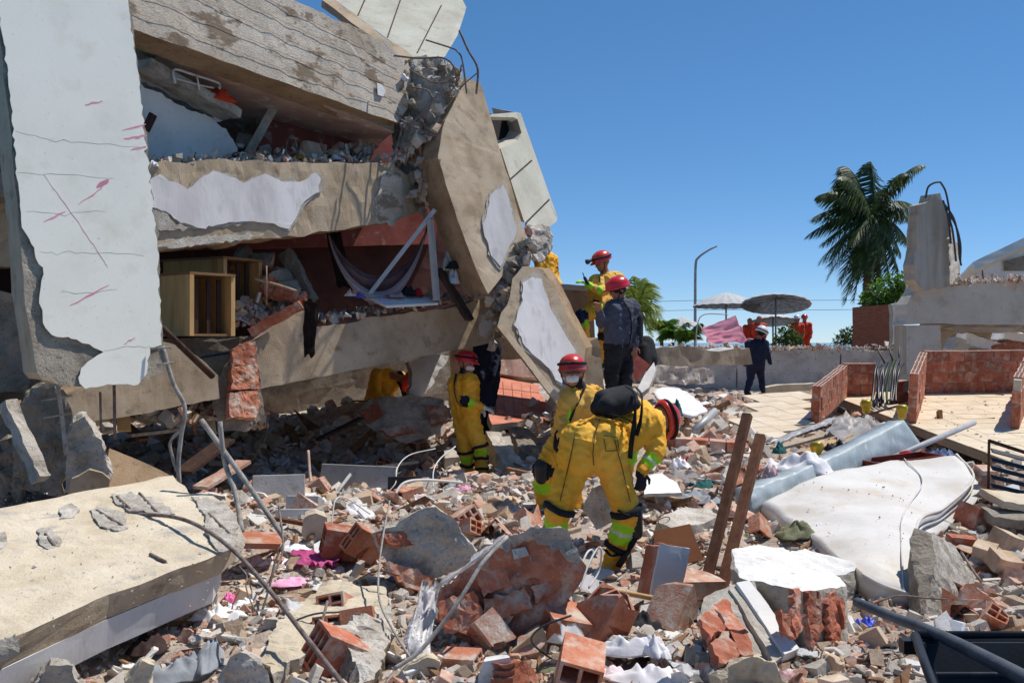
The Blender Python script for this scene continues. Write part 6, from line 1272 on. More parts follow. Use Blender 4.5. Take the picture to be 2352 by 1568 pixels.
for i, (a, b) in enumerate((((2015, 800), (2034, 838)), ((2042, 798), (2052, 834)), ((2066, 796), (2064, 838)))): tube('rebar', [(*a, 18.6), (*b, 18.4)], .018, 'wire_dark', n=1, **T('', ('left', 'middle', 'right')[i]+' of three dark bars sticking up behind the hoses', 'rebar'))
# metal rack, blocks and bricks on the far right
RK = empty('metal_rack', P(2310, 1110, 8.9), 'dark slatted metal rack standing at the right edge', 'rack')
for a, b, w in (((2272, 1010), (2270, 1130), .022), ((2272, 1012), (2420, 1060), .03), ((2270, 1128), (2420, 1150), .02)): bar('frame_bar', (*a, 8.9), (*b, 9.0), w, w, 'wood_dark', RK, L=0, rough=0)
for i in range(5): bar('slat', (2278, 1034+i*20, 8.95), (2420, 1072+i*19, 9.05), .05, .012, 'plastic_black', RK, L=0, rough=0, up=Vector((0, -.6, .8)))
def block(label, u, v, d, s, rot, m='frag_tan', name='concrete_block', cat='concrete block', rough=.008):
    bm = bmesh.new(); boxm(bm, (0, 0, 0), s); bmesh.ops.triangulate(bm, faces=bm.faces[:]); refine(bm, .06); roughen(bm, rough, 9, u*.01)
    o = link(name, from_bm(bm), [m], label=label, cat=cat, origin=(0, 0, 0)); o.location = P(u, v, d); o.rotation_euler = rot
for a in (('cream block tilted on the right heap, topmost', 2312, 1240, 7.8, (.22, .16, .12), (.3, .3, .5)), ('square cream block left of the topmost one', 2262, 1268, 7.6, (.17, .15, .12), (.2, -.2, .9)), ('cream block lower on the right heap', 2306, 1290, 7.4, (.2, .15, .12), (.4, .2, .2)), ('brown block in shade on the right heap', 2330, 1330, 7.2, (.22, .14, .12), (.1, .4, 1.2), 'brick_dusty'),
          ('flat cream slab piece at the right edge above the heap', 2330, 1150, 8.6, (.5, .3, .06), (.25, .15, .3), 'slab_cream'), ('dark flat slab at the right edge under the rack', 2320, 1190, 8.4, (.4, .25, .08), (.2, .1, 0), 'concrete_dark'), ('orange brick shard standing on the right heap', 2312, 1370, 6.9, (.1, .08, .26), (.3, .4, .3), 'brick_dusty', 'brick_shard', 'brick'),
          ('long pinkish brick lying at the right edge', 2336, 1420, 6.6, (.1, .32, .1), (.1, .2, .7), 'brick_dusty', 'brick_shard', 'brick'), ('small cream block among bricks on the right heap', 2225, 1240, 7.9, (.14, .1, .1), (.2, .5, .3)), ('red brick half under the mattress edge', 2206, 1245, 7.8, (.2, .1, .1), (.2, .1, .1), 'brick_red', 'brick_shard', 'brick'),
          ('pink brick right of the mattress top corner', 2276, 1110, 9.3, (.24, .14, .1), (.1, .3, .8), 'brick_dusty', 'brick_shard', 'brick'), ('second pink brick right of the mattress corner', 2262, 1085, 9.6, (.2, .12, .1), (.4, .1, .4), 'brick_dusty', 'brick_shard', 'brick'), ('large cream slab lying right of the topmost block', 2345, 1268, 7.9, (.3, .25, .07), (.3, -.4, .4), 'slab_cream'), ('dark red block in the gap beside the mattress', 2240, 1190, 8.6, (.3, .2, .2), (.2, .3, .6), 'brick_red', 'brick_shard', 'brick')):
    block(*a)
prism('wall_panel', plv(P(2230, 1180, 8.9), P(2300, 1200, 8.8), P(2240, 1260, 8.3)), [(2228, 1160), (2270, 1150), (2296, 1200), (2276, 1262), (2240, 1270), (2225, 1220)], .1, ('wood_dark', 'wood_dark'), L=.2, rough=.012, **T('', 'dark brown panel lying in the gap right of the mattress', 'panel'))
# ------------------------------------------------------------ wheelbarrow
WB = empty('wheelbarrow', P(2250, 1700, 3.6), 'black plastic wheelbarrow tray in the bottom right corner', 'wheelbarrow')
A, B = P(2102, 1464, 3.75), P(2470, 1464, 3.75); n_ = Vector((0, -1, 0))
a2, b2 = P(2130, 1500, 3.2), P(2560, 1620, 2.75)
bm = bmesh.new()
rim = [A, B, P(2620, 1600, 2.9), P(2150, 1600, 3.0)]; c = sum(rim, Vector())/4
outer = [bm.verts.new(p) for p in rim]; bot = [bm.verts.new(c+(p-c)*.62-Vector((0, 0, .34))) for p in rim]
inn = [bm.verts.new(c+(p-c)*.93+Vector((0, 0, .0))) for p in rim]; inb = [bm.verts.new(c+(p-c)*.58-Vector((0, 0, .31))) for p in rim]
for i in range(4):
    k = (i+1) % 4; bm.faces.new((outer[i], outer[k], bot[k], bot[i])); bm.faces.new((inn[k], inn[i], inb[i], inb[k])); bm.faces.new((outer[k], outer[i], inn[i], inn[k]))
bm.faces.new(bot); bm.faces.new(inb[::-1]); bmesh.ops.recalc_face_normals(bm, faces=bm.faces[:]); bmesh.ops.bevel(bm, geom=bm.edges[:], offset=.012, segments=2, affect='EDGES')
link('tray', from_bm(bm), ['plastic_black'], WB, smooth=False)
tube('tray_rim', [p+Vector((0, 0, .008)) for p in rim+[rim[0]]], .018, 'plastic_black', WB, n=1, raw=True, sides=8)
tube('inner_ridge', [c+(p-c)*.8-Vector((0, 0, .12)) for p in rim[:3]], .012, 'plastic_edge', WB, n=1, raw=True)
bm = bmesh.new(); boxm(bm, P(2086, 1482, 3.7), (.05, .05, .05)); link('rim_lug', from_bm(bm), ['plastic_black'], WB)
for s, (u, d) in (('a', (2240, 3.35)), ('b', (2420, 3.2))): tube('leg', [P(u, 1640, d), P(u, 1640, d)+Vector((0, 0, -.5))], .016, 'plastic_edge', WB, n=1, raw=True)
tube('handle', [P(1968, 1382, 4.3), P(2050, 1416, 4.05), P(2130, 1446, 3.8), P(2220, 1488, 3.45), P(2380, 1570, 2.95), P(2480, 1620, 2.7)], [.021, .026], 'plastic_edge', WB, n=5, raw=True, sides=10)
# ------------------------------------------------------------ background wall and grey house
gw = wallpl((1640, 850, 27.5), (2090, 850, 26))
prism('garden_wall', gw, [(1390, 800), (1500, 798), (1640, 806), (1700, 800), (1800, 804), (1900, 800), (2000, 806), (2095, 800), (2095, 915), (1390, 935)], .3, ('wall_rough', 'wall_rough'), j=1.5, seg=12, jedges={0, 1, 2, 3, 4, 5, 6}, L=.4, rough=.03, rf=3, **T('', 'long low rough grey wall behind the walking man', 'wall'))
prism('concrete_slab', wallpl((1500, 820, 22), (1720, 820, 23.5)), [(1470, 800), (1560, 796), (1650, 806), (1720, 800), (1728, 835), (1640, 838), (1500, 842), (1470, 840)], .8, ('concrete_tan', 'wall_rough'), j=1.2, L=.3, rough=.03, rf=3, **T('', 'fallen concrete roof edge left of the walking man', 'slab'))
prism('concrete_slab', wallpl((1500, 860, 20.5), (1640, 860, 21.5)), [(1480, 846), (1530, 842), (1640, 848), (1644, 880), (1560, 884), (1500, 878), (1480, 872)], .5, ('concrete_grey', 'concrete_dark'), j=1.5, L=.1, rough=.05, rf=4, **T('', 'crumbling fluted concrete beam left of the walking man', 'beam'))
prism('step', wallpl((1760, 895, 24.5), (1880, 888, 24.5)), [(1755, 890), (1790, 884), (1875, 880), (1900, 886), (1880, 900), (1760, 905)], .3, ('slab_cream', 'slab_cream'), L=.3, rough=.02, **T('', 'low cream kerb block right of the walking man', 'kerb'))
tube('rebar', [(1930, 838, 26), (1932, 812, 26)], .02, 'wire_dark', n=1, **T('', 'short dark bar upright on the low grey wall', 'rebar')); tube('rebar', [(1692, 890, 24), (1693, 845, 24)], .018, 'wire_dark', n=1, **T('', 'thin dark bar left of the walking man', 'rebar'))
prism('white_slab', plv(P(1440, 880, 14.0), P(1500, 840, 14.2), P(1480, 900, 13.8)), [(1462, 894), (1480, 860), (1502, 832), (1506, 850), (1490, 890), (1470, 905)], .08, ('plaster_white', 'mortar'), L=.2, rough=.01, **T('', 'leaning white plaster strip right of the dark-shirted man', 'slab'))
prism('leaning_board', plv(P(1440, 800, 14.0), P(1490, 840, 14.2), P(1450, 860, 13.9)), [(1446, 800), (1455, 808), (1494, 838), (1478, 858), (1462, 880), (1446, 840)], .04, ('wood_red', 'mortar'), L=.2, rough=.006, **T('', 'reddish brown panel behind the dark-shirted man', 'panel'))
bm = bmesh.new(); capsule(bm, P(1484, 790, 14.8), P(1490, 826, 14.7), .13, .14); capsule(bm, P(1478, 800, 14.7), P(1482, 836, 14.6), .1, .11); me = melt(bm, .02, 5)
link('black_bag', me, ['cloth_black'], smooth=True, **T('', 'bulky black bag slung behind the dark-shirted man', 'bag'))
HS = empty('ruined_house', P(2250, 830, 22), 'grey ruined house with broken roof beam and bent rebars, right edge', 'house')
hw = wallpl((2110, 700, 22), (2352, 700, 22.4))
prism('roof_beam', hw, [(2076, 745), (2090, 690), (2110, 655), (2140, 640), (2200, 655), (2290, 645), (2330, 668), (2345, 640), (2560, 630), (2560, 748), (2200, 745), (2160, 742)], .5, ('house_grey', 'house_grey'), HS, j=1.5, seg=10, jedges={0, 1, 2, 3, 4, 5, 6, 7}, L=.3, rough=.01)
prism('corner_pier', hw, [(2082, 747), (2160, 747), (2166, 860), (2082, 860)], .5, ('house_grey', 'house_stain_shade'), HS, off=-.01, L=.3, rough=.008)
prism('lintel_edge', hw, [(2160, 752), (2560, 752), (2560, 764), (2200, 762)], .5, ('concrete_tan', 'concrete_brown'), HS, off=-.08, L=.3, rough=.015, j=1)
prism('pillar', wallpl((2110, 550, 21.6), (2180, 550, 22.0)), [(2100, 642), (2112, 470), (2136, 462), (2140, 446), (2160, 444), (2164, 462), (2178, 490), (2182, 655), (2120, 668)], .3, ('house_stain_shade', 'house_stain_shade'), HS, j=1.2, seg=12, L=.15, rough=.012)  # left face in the darker tone, its shade put into the colour
prism('pillar_flank', wallpl((2180, 560, 22.0), (2202, 560, 23.0)), [(2180, 500), (2190, 535), (2196, 556), (2202, 560), (2206, 655), (2182, 655)], .25, ('house_grey', 'concrete_grey'), HS, j=1.5, seg=9, L=.12, rough=.02)
prism('back_wall', wallpl((2160, 800, 25.5), (2352, 800, 25.5)), [(2120, 720), (2600, 720), (2600, 880), (2120, 880)], .2, ('concrete_brown', 'concrete_brown'), HS, L=.5, rough=.02)
for pts in ([(2126, 455), (2132, 430), (2146, 420), (2160, 418)], [(2160, 418), (2172, 440), (2180, 480), (2184, 520)], [(2170, 470), (2190, 500), (2200, 540), (2204, 590), (2208, 610)], [(2172, 480), (2186, 520), (2192, 560), (2196, 600)], [(2180, 490), (2196, 520), (2206, 560), (2206, 600)], [(2166, 460), (2178, 500), (2184, 560)]):
    tube('rebar', [(u, v, 21.7) for u, v in pts], .022, 'wire_dark', HS)
for u, v, w, h, a, m in ((2250, 790, .9, .25, .3, 'plaster_white'), (2300, 800, 1.0, .3, -.2, 'brick_red'), (2210, 800, .6, .3, .4, 'house_grey'), (2330, 775, .8, .2, .15, 'plaster_white'), (2270, 815, 1.2, .3, 0, 'concrete_brown')):
    bm = bmesh.new(); boxm(bm, P(u, v, 23.5), (w, .6, h), 0, Matrix.Rotation(a, 3, 'Y')); refine(bm, .2); roughen(bm, .04, 3, u); link('fallen_piece', from_bm(bm), [m], HS)
RH = empty('white_roofed_house', P(2330, 700, 32), 'pale house with a sloping white roof edge behind the ruined one', 'house')
prism('roof', wallpl((2230, 600, 31.5), (2352, 560, 31.5), .3), [(2230, 610), (2234, 602), (2352, 546), (2560, 470), (2560, 490), (2352, 566), (2240, 620)], 1.5, ('roof_white', 'roof_white'), RH, L=.6, rough=.01)
prism('gable_wall', wallpl((2240, 640, 32), (2352, 640, 32)), [(2244, 622), (2352, 572), (2560, 500), (2560, 760), (2244, 760)], .3, ('plaster_white', 'plaster_white'), RH, L=.8, rough=.01)
prism('window_recess', wallpl((2240, 640, 31.9), (2352, 640, 31.9)), [(2304, 600), (2400, 575), (2400, 622), (2306, 622)], .1, ('concrete_dark', 'roof_white'), RH, L=0, rough=0)
BRW = prism('brick_parapet', wallpl((1960, 740, 31), (2055, 740, 30)), [(1958, 706), (2052, 698), (2058, 730), (2050, 770), (2048, 830), (1958, 830)], .3, ('brick_far', 'brick_far'), j=1, jedges={1, 2, 3}, L=.4, rough=.008, **T('', 'dark brick parapet below the round green tree', 'brick wall'))
prism('white_pillar', wallpl((2050, 740, 28.5), (2075, 740, 28.5)), [(2050, 698), (2066, 694), (2078, 720), (2072, 800), (2056, 830), (2046, 830), (2052, 760)], .3, ('plaster_white', 'house_stain_shade'), j=1.5, L=.2, rough=.03, **T('', 'broken whitish pillar between the brick parapet and grey house', 'pillar'))
# ------------------------------------------------------------ garden behind
lp = empty('street_lamp', P(1597, 845, 60), 'tall thin street lamp against the sky', 'street lamp')
tube('pole', [(1597, 845, 60), (1597, 700, 60), (1598, 610, 60), (1604, 592, 60), (1622, 578, 60), (1640, 568, 60)], [.1, .1, .08, .07, .06, .05], 'steel_pole', lp, n=4)
bar('lamp_head', (1630, 573, 60), (1646, 566, 60), .22, .08, 'steel_pole', lp, L=0, rough=0)
def parasol(label, u, v, d, R, tilt=(0, 0), h=.55, foot=838, under='parasol_dark', nseg=20):
    c = P(u, v, d); b = P(u, foot, d); b.z = .95; root = empty('parasol', b, label, 'parasol', 'garden parasols'); Rm = Matrix.Rotation(tilt[0], 3, 'X') @ Matrix.Rotation(tilt[1], 3, 'Y')
    def canopy(nm, m, dz, k):
        bm = bmesh.new(); tp = bm.verts.new(c+Rm @ Vector((0, 0, h+dz))); rings = []
        for r_, z in ((.12, h*.95), (.35, h*.78), (.7, h*.42), (1, 0.)):
            ring = []
            for i in range(nseg*2):
                a = math.pi*i/nseg; s = 1 if i % 2 == 0 else .985; ring.append(bm.verts.new(c+Rm @ Vector((R*r_*math.cos(a)*s*k, R*r_*math.sin(a)*s*k, z+dz-(0 if i % 2 == 0 else .02)*r_))))
            rings.append(ring)
        m2 = nseg*2
        for i in range(m2): bm.faces.new((tp, rings[0][i], rings[0][(i+1) % m2]))
        for p, q in zip(rings, rings[1:]):
            for i in range(m2): bm.faces.new((p[i], q[i], q[(i+1) % m2], p[(i+1) % m2]))
        bmesh.ops.recalc_face_normals(bm, faces=bm.faces[:]); return link(nm, from_bm(bm), [m], root)
    canopy('canopy', 'parasol_white', 0, 1); canopy('canopy_underside', under, -.03, .99)  # second layer just below the canopy, coloured a darker grey
    for i in range(10):
        a = 2*math.pi*i/10; tube('rib', [c+Rm @ Vector((0, 0, h*.7)), c+Rm @ Vector((R*.9*math.cos(a), R*.9*math.sin(a), -.02))], .02, 'steel_pole', root, n=1, raw=True, sides=4)
    tube('pole', [b, c+Rm @ Vector((0, 0, h))], .035, 'steel_pole', root, n=1, raw=True)
parasol('large white-topped parasol seen from the side, left one', 1668, 702, 38, 1.28, (-.04, .0), .5)
parasol('large parasol tilted so its darker underside shows', 1782, 698, 37, 1.3, (-.25, .05), .34)
parasol('low parasol with dark underside behind the red-vested people', 1776, 738, 39, .98, (-.16, .0), .3)
parasol('small white parasol at the left, low over the palms', 1566, 748, 40, .8, (.02, 0), .35)
fr = tube('tent_frame', [(1598, 800, 35), (1602, 745, 35), (1618, 722, 35), (1672, 722, 35)], .02, 'cable_white', n=4, **T('', 'white bent tube frame holding the pink sheet', 'tube frame'))
bar('tent_frame_leg', (1604, 742, 34.8), (1642, 798, 34.5), .05, .03, 'cable_white', fr, L=0, rough=0)
sheet('pink_sheet', [(1612, 752, 34.4), (1690, 722, 35), (1716, 780, 34.6), (1628, 790, 34)], 'sheet_pink', 24, 24, .07, 2.2, sag=.1, th=.01, edge=.05, stretch=(.7, 2), **T('', 'pink sheet hanging in the wind below the parasols', 'sheet'))
sheet('pink_sheet_tail', [(1690, 778, 34.5), (1740, 776, 34.3), (1746, 788, 34.2), (1694, 786, 34.4)], 'sheet_pink', 14, 6, .05, 3, th=.01, **T('', 'darker pink tail of cloth trailing right behind the walking man', 'cloth'))
for i, z in enumerate((690, 712)):
    tube('power_line', [(1100, z+16-i*4, 75), (1600, z, 75), (2000, z-2, 75), (2500, z-22, 75)], .016, 'wire_dark', n=8, sides=4, **T('', ('upper', 'lower')[i]+' of two thin power lines crossing the sky above the parasols', 'power line'))
# leaves -------------------------------------------------
def leaf_cloud(name, m, centers, n, size, parent, droop=.3):
    vs = []; fs = []
    for _ in range(n):
        c, r_ = random.choice(centers); v = Vector((random.gauss(0, 1), random.gauss(0, 1), random.gauss(0, 1))).normalized()*r_*random.uniform(.45, 1.02)
        p = Vector(c)+Vector((v.x, v.y, v.z*.8)); t = (v.normalized()+Vector((random.gauss(0, .6), random.gauss(0, .6), random.gauss(0, .5)-droop))).normalized(); s = t.cross(Vector((random.gauss(0, 1), random.gauss(0, 1), random.gauss(0, 1)))).normalized(); L_ = size*random.uniform(.6, 1.3); nn = t.cross(s)
        k = len(vs); vs += [tuple(p), tuple(p+t*L_*.5+s*L_*.24-nn*L_*.05), tuple(p+t*L_), tuple(p+t*L_*.5-s*L_*.24-nn*L_*.05)]; fs += [(k, k+1, k+2), (k, k+2, k+3)]
    me = bpy.data.meshes.new(name); me.from_pydata(vs, [], fs); return link(name, me, [m], parent)
def bush(label, blobs, n, size, m, trunk, cat='bush', name='bush'):
    base = P(*trunk[0]); root = empty(name, base, label, cat)
    leaf_cloud('crown', m, [(P(u, v, d), r_) for u, v, d, r_ in blobs], n, size, root)
    tube('trunk', trunk, [.09, .04], 'bark', root, n=3)
    for u, v, d, r_ in blobs[:5]: tube('limb', [trunk[-1], (u, v, d)], [.035, .012], 'bark', root, n=1, sides=5)
bush('round bright green tree above the brick parapet', [(2020, 672, 31, .42), (2044, 658, 31, .45), (2062, 672, 31, .42), (2000, 690, 31, .32), (2076, 650, 31, .35), (2056, 690, 31, .4), (2028, 694, 31, .36), (2084, 676, 31.2, .3)], 1500, .17, 'leaf', [(2044, 800, 31.3), (2044, 740, 31.3), (2044, 690, 31.2)], 'tree', 'small_tree')
bush('round dark green bush between the red-vested people', [(1800, 772, 34.5, .34), (1812, 762, 34.5, .32), (1822, 778, 34.5, .3), (1792, 786, 34.5, .3), (1810, 790, 34.5, .34)], 800, .13, 'leaf_dark', [(1806, 830, 34.5), (1806, 800, 34.5), (1806, 780, 34.5)])
bush('low green bush left of the brick parapet', [(1944, 772, 32, .3), (1960, 766, 32, .32), (1975, 778, 32, .3), (1990, 782, 32, .28), (1932, 782, 32, .25)], 800, .12, 'leaf_dark', [(1960, 830, 32), (1960, 790, 32)])
# palms ---------------------------------------------------
def frond(bm, base, tip, lift, ll, n=46, wind=Vector((-.55, 0, -.15)), droop=.85, mi=0, w=.05):
    mid = (base+tip)/2+Vector((0, 0, lift)); pts = []
    for i in range(n+1):
        t = i/n; pts.append(base*(1-t)**2+mid*(2*t*(1-t))+tip*t*t)
    tube_bm(bm, pts[::4]+[pts[-1]], [.045, .008], 4, mi)
    for i in range(3, n+1):
        t = i/n; p = pts[i]; tg = (pts[min(i+1, n)]-pts[i-1]).normalized(); sd = tg.cross(Vector((0, 0, 1)));
        if sd.length < .1: sd = Vector((1, 0, 0))
        sd.normalize(); L_ = ll*(.35+1.1*math.sin(math.pi*min(1, t*.92+.06))**.8)*(1-.45*t)
        for s in (-1, 1):
            d0 = (sd*s*.75+tg*.55+wind*random.uniform(.6, 1.2)+Vector((0, 0, -droop*random.uniform(.5, 1.1)))).normalized()
            d1 = (d0+Vector((0, 0, -.6))+wind*.5).normalized(); q = p+d0*L_*.55+Vector((random.gauss(0, .03), random.gauss(0, .03), 0)); e = q+d1*L_*.45; x = tg*w*.5
            a, b, c2, d2, tip2 = bm.verts.new(p-x), bm.verts.new(p+x), bm.verts.new(q+x*.8), bm.verts.new(q-x*.8), bm.verts.new(e)
            for f in ((a, b, c2, d2), (d2, c2, tip2)): bm.faces.new(f).material_index = mi
PD = 57
pr = empty('coconut_palm', P(1998, 860, PD), 'tall windblown coconut palm with drooping dark fronds', 'palm tree')
tube('trunk', [(1996, 880, PD), (1993, 780, PD), (1990, 680, PD), (1996, 600, PD), (2006, 520, PD)], [.28, .24, .22, .2, .16], 'palm_trunk', pr, n=5, sides=10)
cr = (2008, 500)
for (u, v, dy, lift, ll, mt_) in ((1890, 560, -1.5, .6, .8, 0), (1856, 540, .5, .9, .8, 0), (1878, 450, 1.2, 1.2, .8, 0), (1905, 440, -1.6, 1.2, .8, 0), (1935, 382, 1.0, 1.6, .8, 0), (1925, 408, -1.2, 1.6, .75, 0), (2000, 372, .8, .9, .7, 0), (2122, 378, .5, 1.5, .6, 0), (2085, 400, -1, 1.6, .7, 0), (1885, 600, 1.4, .8, .85, 0), (1905, 610, -1.8, .9, .85, 0), (1932, 650, -1.0, .8, .8, 0), (1955, 670, 1.2, .8, .8, 0), (1975, 640, -2.0, .9, .8, 0),
                              (2030, 600, -1.6, .8, .7, 0), (2070, 585, -.6, 1.0, .7, 0), (2090, 560, 1.5, 1.2, .7, 0), (2100, 505, .2, 1.4, .6, 0), (2108, 480, 1.8, 1.2, .6, 0), (2040, 440, 2.0, 1.6, .6, 0), (1960, 560, -2.2, .8, .8, 0), (2002, 640, -2.2, .6, .7, 0), (1942, 694, -.6, .9, .8, 0), (1962, 690, .9, .8, .8, 0), (2046, 650, -1.2, .7, .7, 0), (2030, 684, .6, .6, .7, 0), (2064, 622, 1.0, .9, .7, 0), (1868, 500, -.8, 1.1, .8, 0), (1900, 640, .2, .9, .85, 0), (1985, 660, .6, .5, .5, 1), (2005, 668, -.6, .5, .5, 1), (1972, 650, -.8, .5, .5, 1), (2020, 650, .8, .4, .5, 1), (1992, 640, -1.2, .4, .5, 1)):
    bm = bmesh.new(); frond(bm, P(cr[0]+random.uniform(-5, 5), cr[1]+random.uniform(-14, 10), PD), P(u, v, PD+dy), lift, ll*1.9, n=66, mi=0, w=.095); link('frond', from_bm(bm), ['palm_dry' if mt_ else 'palm_leaf'], pr)
for i in range(7):
    bm = bmesh.new(); bmesh.ops.create_icosphere(bm, subdivisions=2, radius=.15, matrix=Matrix.Translation(P(2000+random.uniform(-10, 16), 522+random.uniform(-14, 12), PD-.3)) @ Matrix.Diagonal((1, 1, 1.25, 1))); link('coconut', from_bm(bm), ['palm_dry'], pr, smooth=True)
def small_palm(label, u, v, d, tips, m, ll, wind):
    root = empty('small_palm', P(u, 850, d), label, 'palm tree'); tube('trunk', [(u, 850, d), (u, v+8, d)], [.09, .07], 'palm_trunk', root, n=1)
    for (tu, tv, dy, lift) in tips:
        bm = bmesh.new(); frond(bm, P(u, v, d), P(tu, tv, d+dy), lift, ll, n=30, wind=wind, droop=.45, w=.035); link('frond', from_bm(bm), [m], root)
small_palm('yellow-green young palm behind the dark-shirted man', 1466, 720, 24, [(1458, 636, .2, .1), (1490, 650, -.3, .35), (1500, 672, .4, .4), (1512, 720, -.4, .5), (1505, 750, .2, .45), (1448, 660, -.2, .2), (1478, 640, .3, .2), (1496, 770, -.2, .3), (1520, 745, .3, .5)], 'palm_pale', .42, Vector((.25, 0, -.1)))
for i, (u, v, d, lb) in enumerate(((1545, 770, 38, 'low green palm clump under the small white parasol'), (1520, 752, 39, 'dark green palm clump left of the small parasol'), (1580, 776, 37, 'small green palm right of the small parasol pole'))):
    small_palm(lb, u, v+8, d, [(u+random.uniform(-38, 38), v+random.uniform(-34, 12), random.uniform(-.5, .5), .25) for _ in range(13)], 'leaf', .42, Vector((0, 0, 0)))
# ------------------------------------------------------------ loose rubble
def lib_shape(kind, seed, L=0, rough=0.):
    r = random.Random(seed); bm = bmesh.new()
    dims = dict(block=(1, .8, .65), shard=(1, .75, .22), splinter=(1, .16, .1), flake=(1, .7, .1))[kind]
    pts = []; k = r.choice((3, 4, 4, 5, 5, 6)) if kind != 'splinter' else 4; ph = r.random()*6.28
    for i in range(k):
        a_ = ph+2*math.pi*(i+r.uniform(-.32, .32))/k; rr = r.uniform(.38, .56)
        x, y = math.cos(a_)*rr*dims[0]*1.15, math.sin(a_)*rr*dims[1]*1.15
        for sz in (-1, 1):
            t_ = 1-(r.random()*.22 if sz > 0 else r.random()*.12); pts.append(Vector((x*t_, y*t_, sz*dims[2]*.5*(1-r.random()*.25))))
    if kind == 'block' and r.random() < .5: pts.append(Vector((r.uniform(-.2, .2), r.uniform(-.2, .2), dims[2]*.5*r.uniform(1.1, 1.35))))
    for p in pts: bm.verts.new(p)
    res = bmesh.ops.convex_hull(bm, input=bm.verts[:])
    bmesh.ops.delete(bm, geom=[v for v in bm.verts if not v.link_faces], context='VERTS')
    bmesh.ops.recalc_face_normals(bm, faces=bm.faces[:])
    if L:
        refine(bm, L); roughen(bm, rough, 3.5, seed)
    bmesh.ops.triangulate(bm, faces=bm.faces[:])
    return bm
def arrays(bm):
    bm.verts.index_update(); v = np.array([tuple(x.co) for x in bm.verts]); f = np.array([[x.index for x in q.verts] for q in bm.faces]); bm.free(); return v, f
LIB = {k: [arrays(lib_shape(k, 100+i)) for i in range(9)] for k in ('block', 'shard', 'splinter', 'flake')}
def rotm(a, b, c):
    ca, sa, cb, sb, cc, sc = math.cos(a), math.sin(a), math.cos(b), math.sin(b), math.cos(c), math.sin(c)
    return np.array([[cc*cb, cc*sb*sa-sc*ca, cc*sb*ca+sc*sa], [sc*cb, sc*sb*sa+cc*ca, sc*sb*ca-cc*sa], [-sb, cb*sa, cb*ca]])
MIX = [('concrete', .37, ('block', 'shard', 'shard'), 'frag_concrete'), ('brick', .18, ('block', 'shard', 'shard'), 'frag_brick'), ('plaster', .19, ('shard', 'flake'), 'frag_plaster'), ('tan', .17, ('block', 'shard'), 'frag_tan'), ('wood', .06, ('splinter',), 'frag_wood'), ('white', .03, ('flake',), 'frag_white')]
MC = np.cumsum([m[1] for m in MIX])
def scatter(name, label, pos, size, tilt=.5, sink=.3, dark=False):
    """one mesh of uncountable crumbs"""
    VS, FS, MI = [], [], []; off = 0
    for p, s in zip(pos, size):
        k = min(len(MIX)-1, int(np.searchsorted(MC, random.random()))); kind = random.choice(MIX[k][2]); v, f = random.choice(LIB[kind])
        ss = s*(2.6 if kind == 'splinter' else 1.25 if kind == 'flake' else 1)
        R = rotm(random.gauss(0, tilt), random.gauss(0, tilt), random.random()*6.28); q = (v*ss) @ R.T
        q += np.array(p)+np.array([0, 0, s*sink*.4]); VS.append(q); FS.append(f+off); MI.append(np.full(len(f), k)); off += len(v)
    V = np.concatenate(VS).astype('f'); Fa = np.concatenate(FS).astype('i'); MI = np.concatenate(MI).astype('i')
    me = bpy.data.meshes.new(name); me.vertices.add(len(V)); me.vertices.foreach_set('co', V.ravel())
    me.loops.add(Fa.size); me.loops.foreach_set('vertex_index', Fa.ravel()); me.polygons.add(len(Fa))
    me.polygons.foreach_set('loop_start', np.arange(0, Fa.size, 3, dtype='i')); me.polygons.foreach_set('loop_total', np.full(len(Fa), 3, 'i')); me.polygons.foreach_set('material_index', MI)
    me.update(); me.validate(); me.polygons.foreach_set('use_smooth', np.zeros(len(me.polygons), bool))
    return link(name, me, [m[3] for m in MIX], label=label, kind='stuff', origin=(0, 0, 0))
def ground_pts(n, u0, u1, v0, v1):
    v = rng.uniform(v0, v1, n); u = rng.uniform(u0, u1, n); d = 1.55*F/(v-784); x = (u-CX)*d/F; z = gbase(x, d)
    # one correction for the real height
    d2 = np.clip((CH-z)*F/(v-784), 3.2, 33); x = (u-CX)*d2/F; z = gbase(x, d2)
    return [(x[i], d2[i], z[i]+lumps(x[i], d2[i])) for i in range(n)], d2
def field(name, label, n, u0, u1, v0, v1, s0=.028, sg=.72, ex=.6, mx=.17):
    pos, d = ground_pts(n, u0, u1, v0, v1)
    size = np.clip(s0*(d/6)**ex*rng.lognormal(0, sg, n), .010, mx*np.maximum(1, d/9)); scatter(name, label, pos, size)
field('rubble', 'loose crumbs of brick, mortar and plaster over the near ground', 16000, -350, 2700, 1180, 1760)
field('rubble', 'loose crumbs of brick and mortar over the middle ground', 12000, -350, 2700, 960, 1200, .03)
field('rubble', 'finer rubble far back towards the low wall', 3500, 1150, 2700, 895, 985, .036)
field('rubble', 'thick heap of brick flakes between the rescuers and the brickwork boulder', 3200, 1000, 1300, 1105, 1260, .032)
field('rubble', 'coarse rubble in front of the white sheet', 1500, 1480, 1760, 925, 1130, .05)
field('rubble', 'coarse rubble in the cave mouth', 3600, 330, 1060, 960, 1180, .045, .7, .5, .25)
field('rubble', 'coarse broken brick on the right heap', 1300, 2120, 2620, 1080, 1470, .06, .5, .4, .2)
field('rubble', 'larger shards along the bottom of the site', 1500, 420, 2200, 1380, 1720, .055, .4, .3, .16)
def along(name, label, n, a, b, w, s, h=.02, pile=0., bk=Vector((-.75, .66, 0))):
    A, B = P(*a), P(*b); pos = []
    for _ in range(n):
        t = random.random(); p = A.lerp(B, t)+bk.normalized()*random.uniform(0, w); p.z += h+abs(random.gauss(0, pile)); pos.append(tuple(p))
    scatter(name, label, pos, np.clip(s*rng.lognormal(0, .5, n), .01, s*4), 1.0)
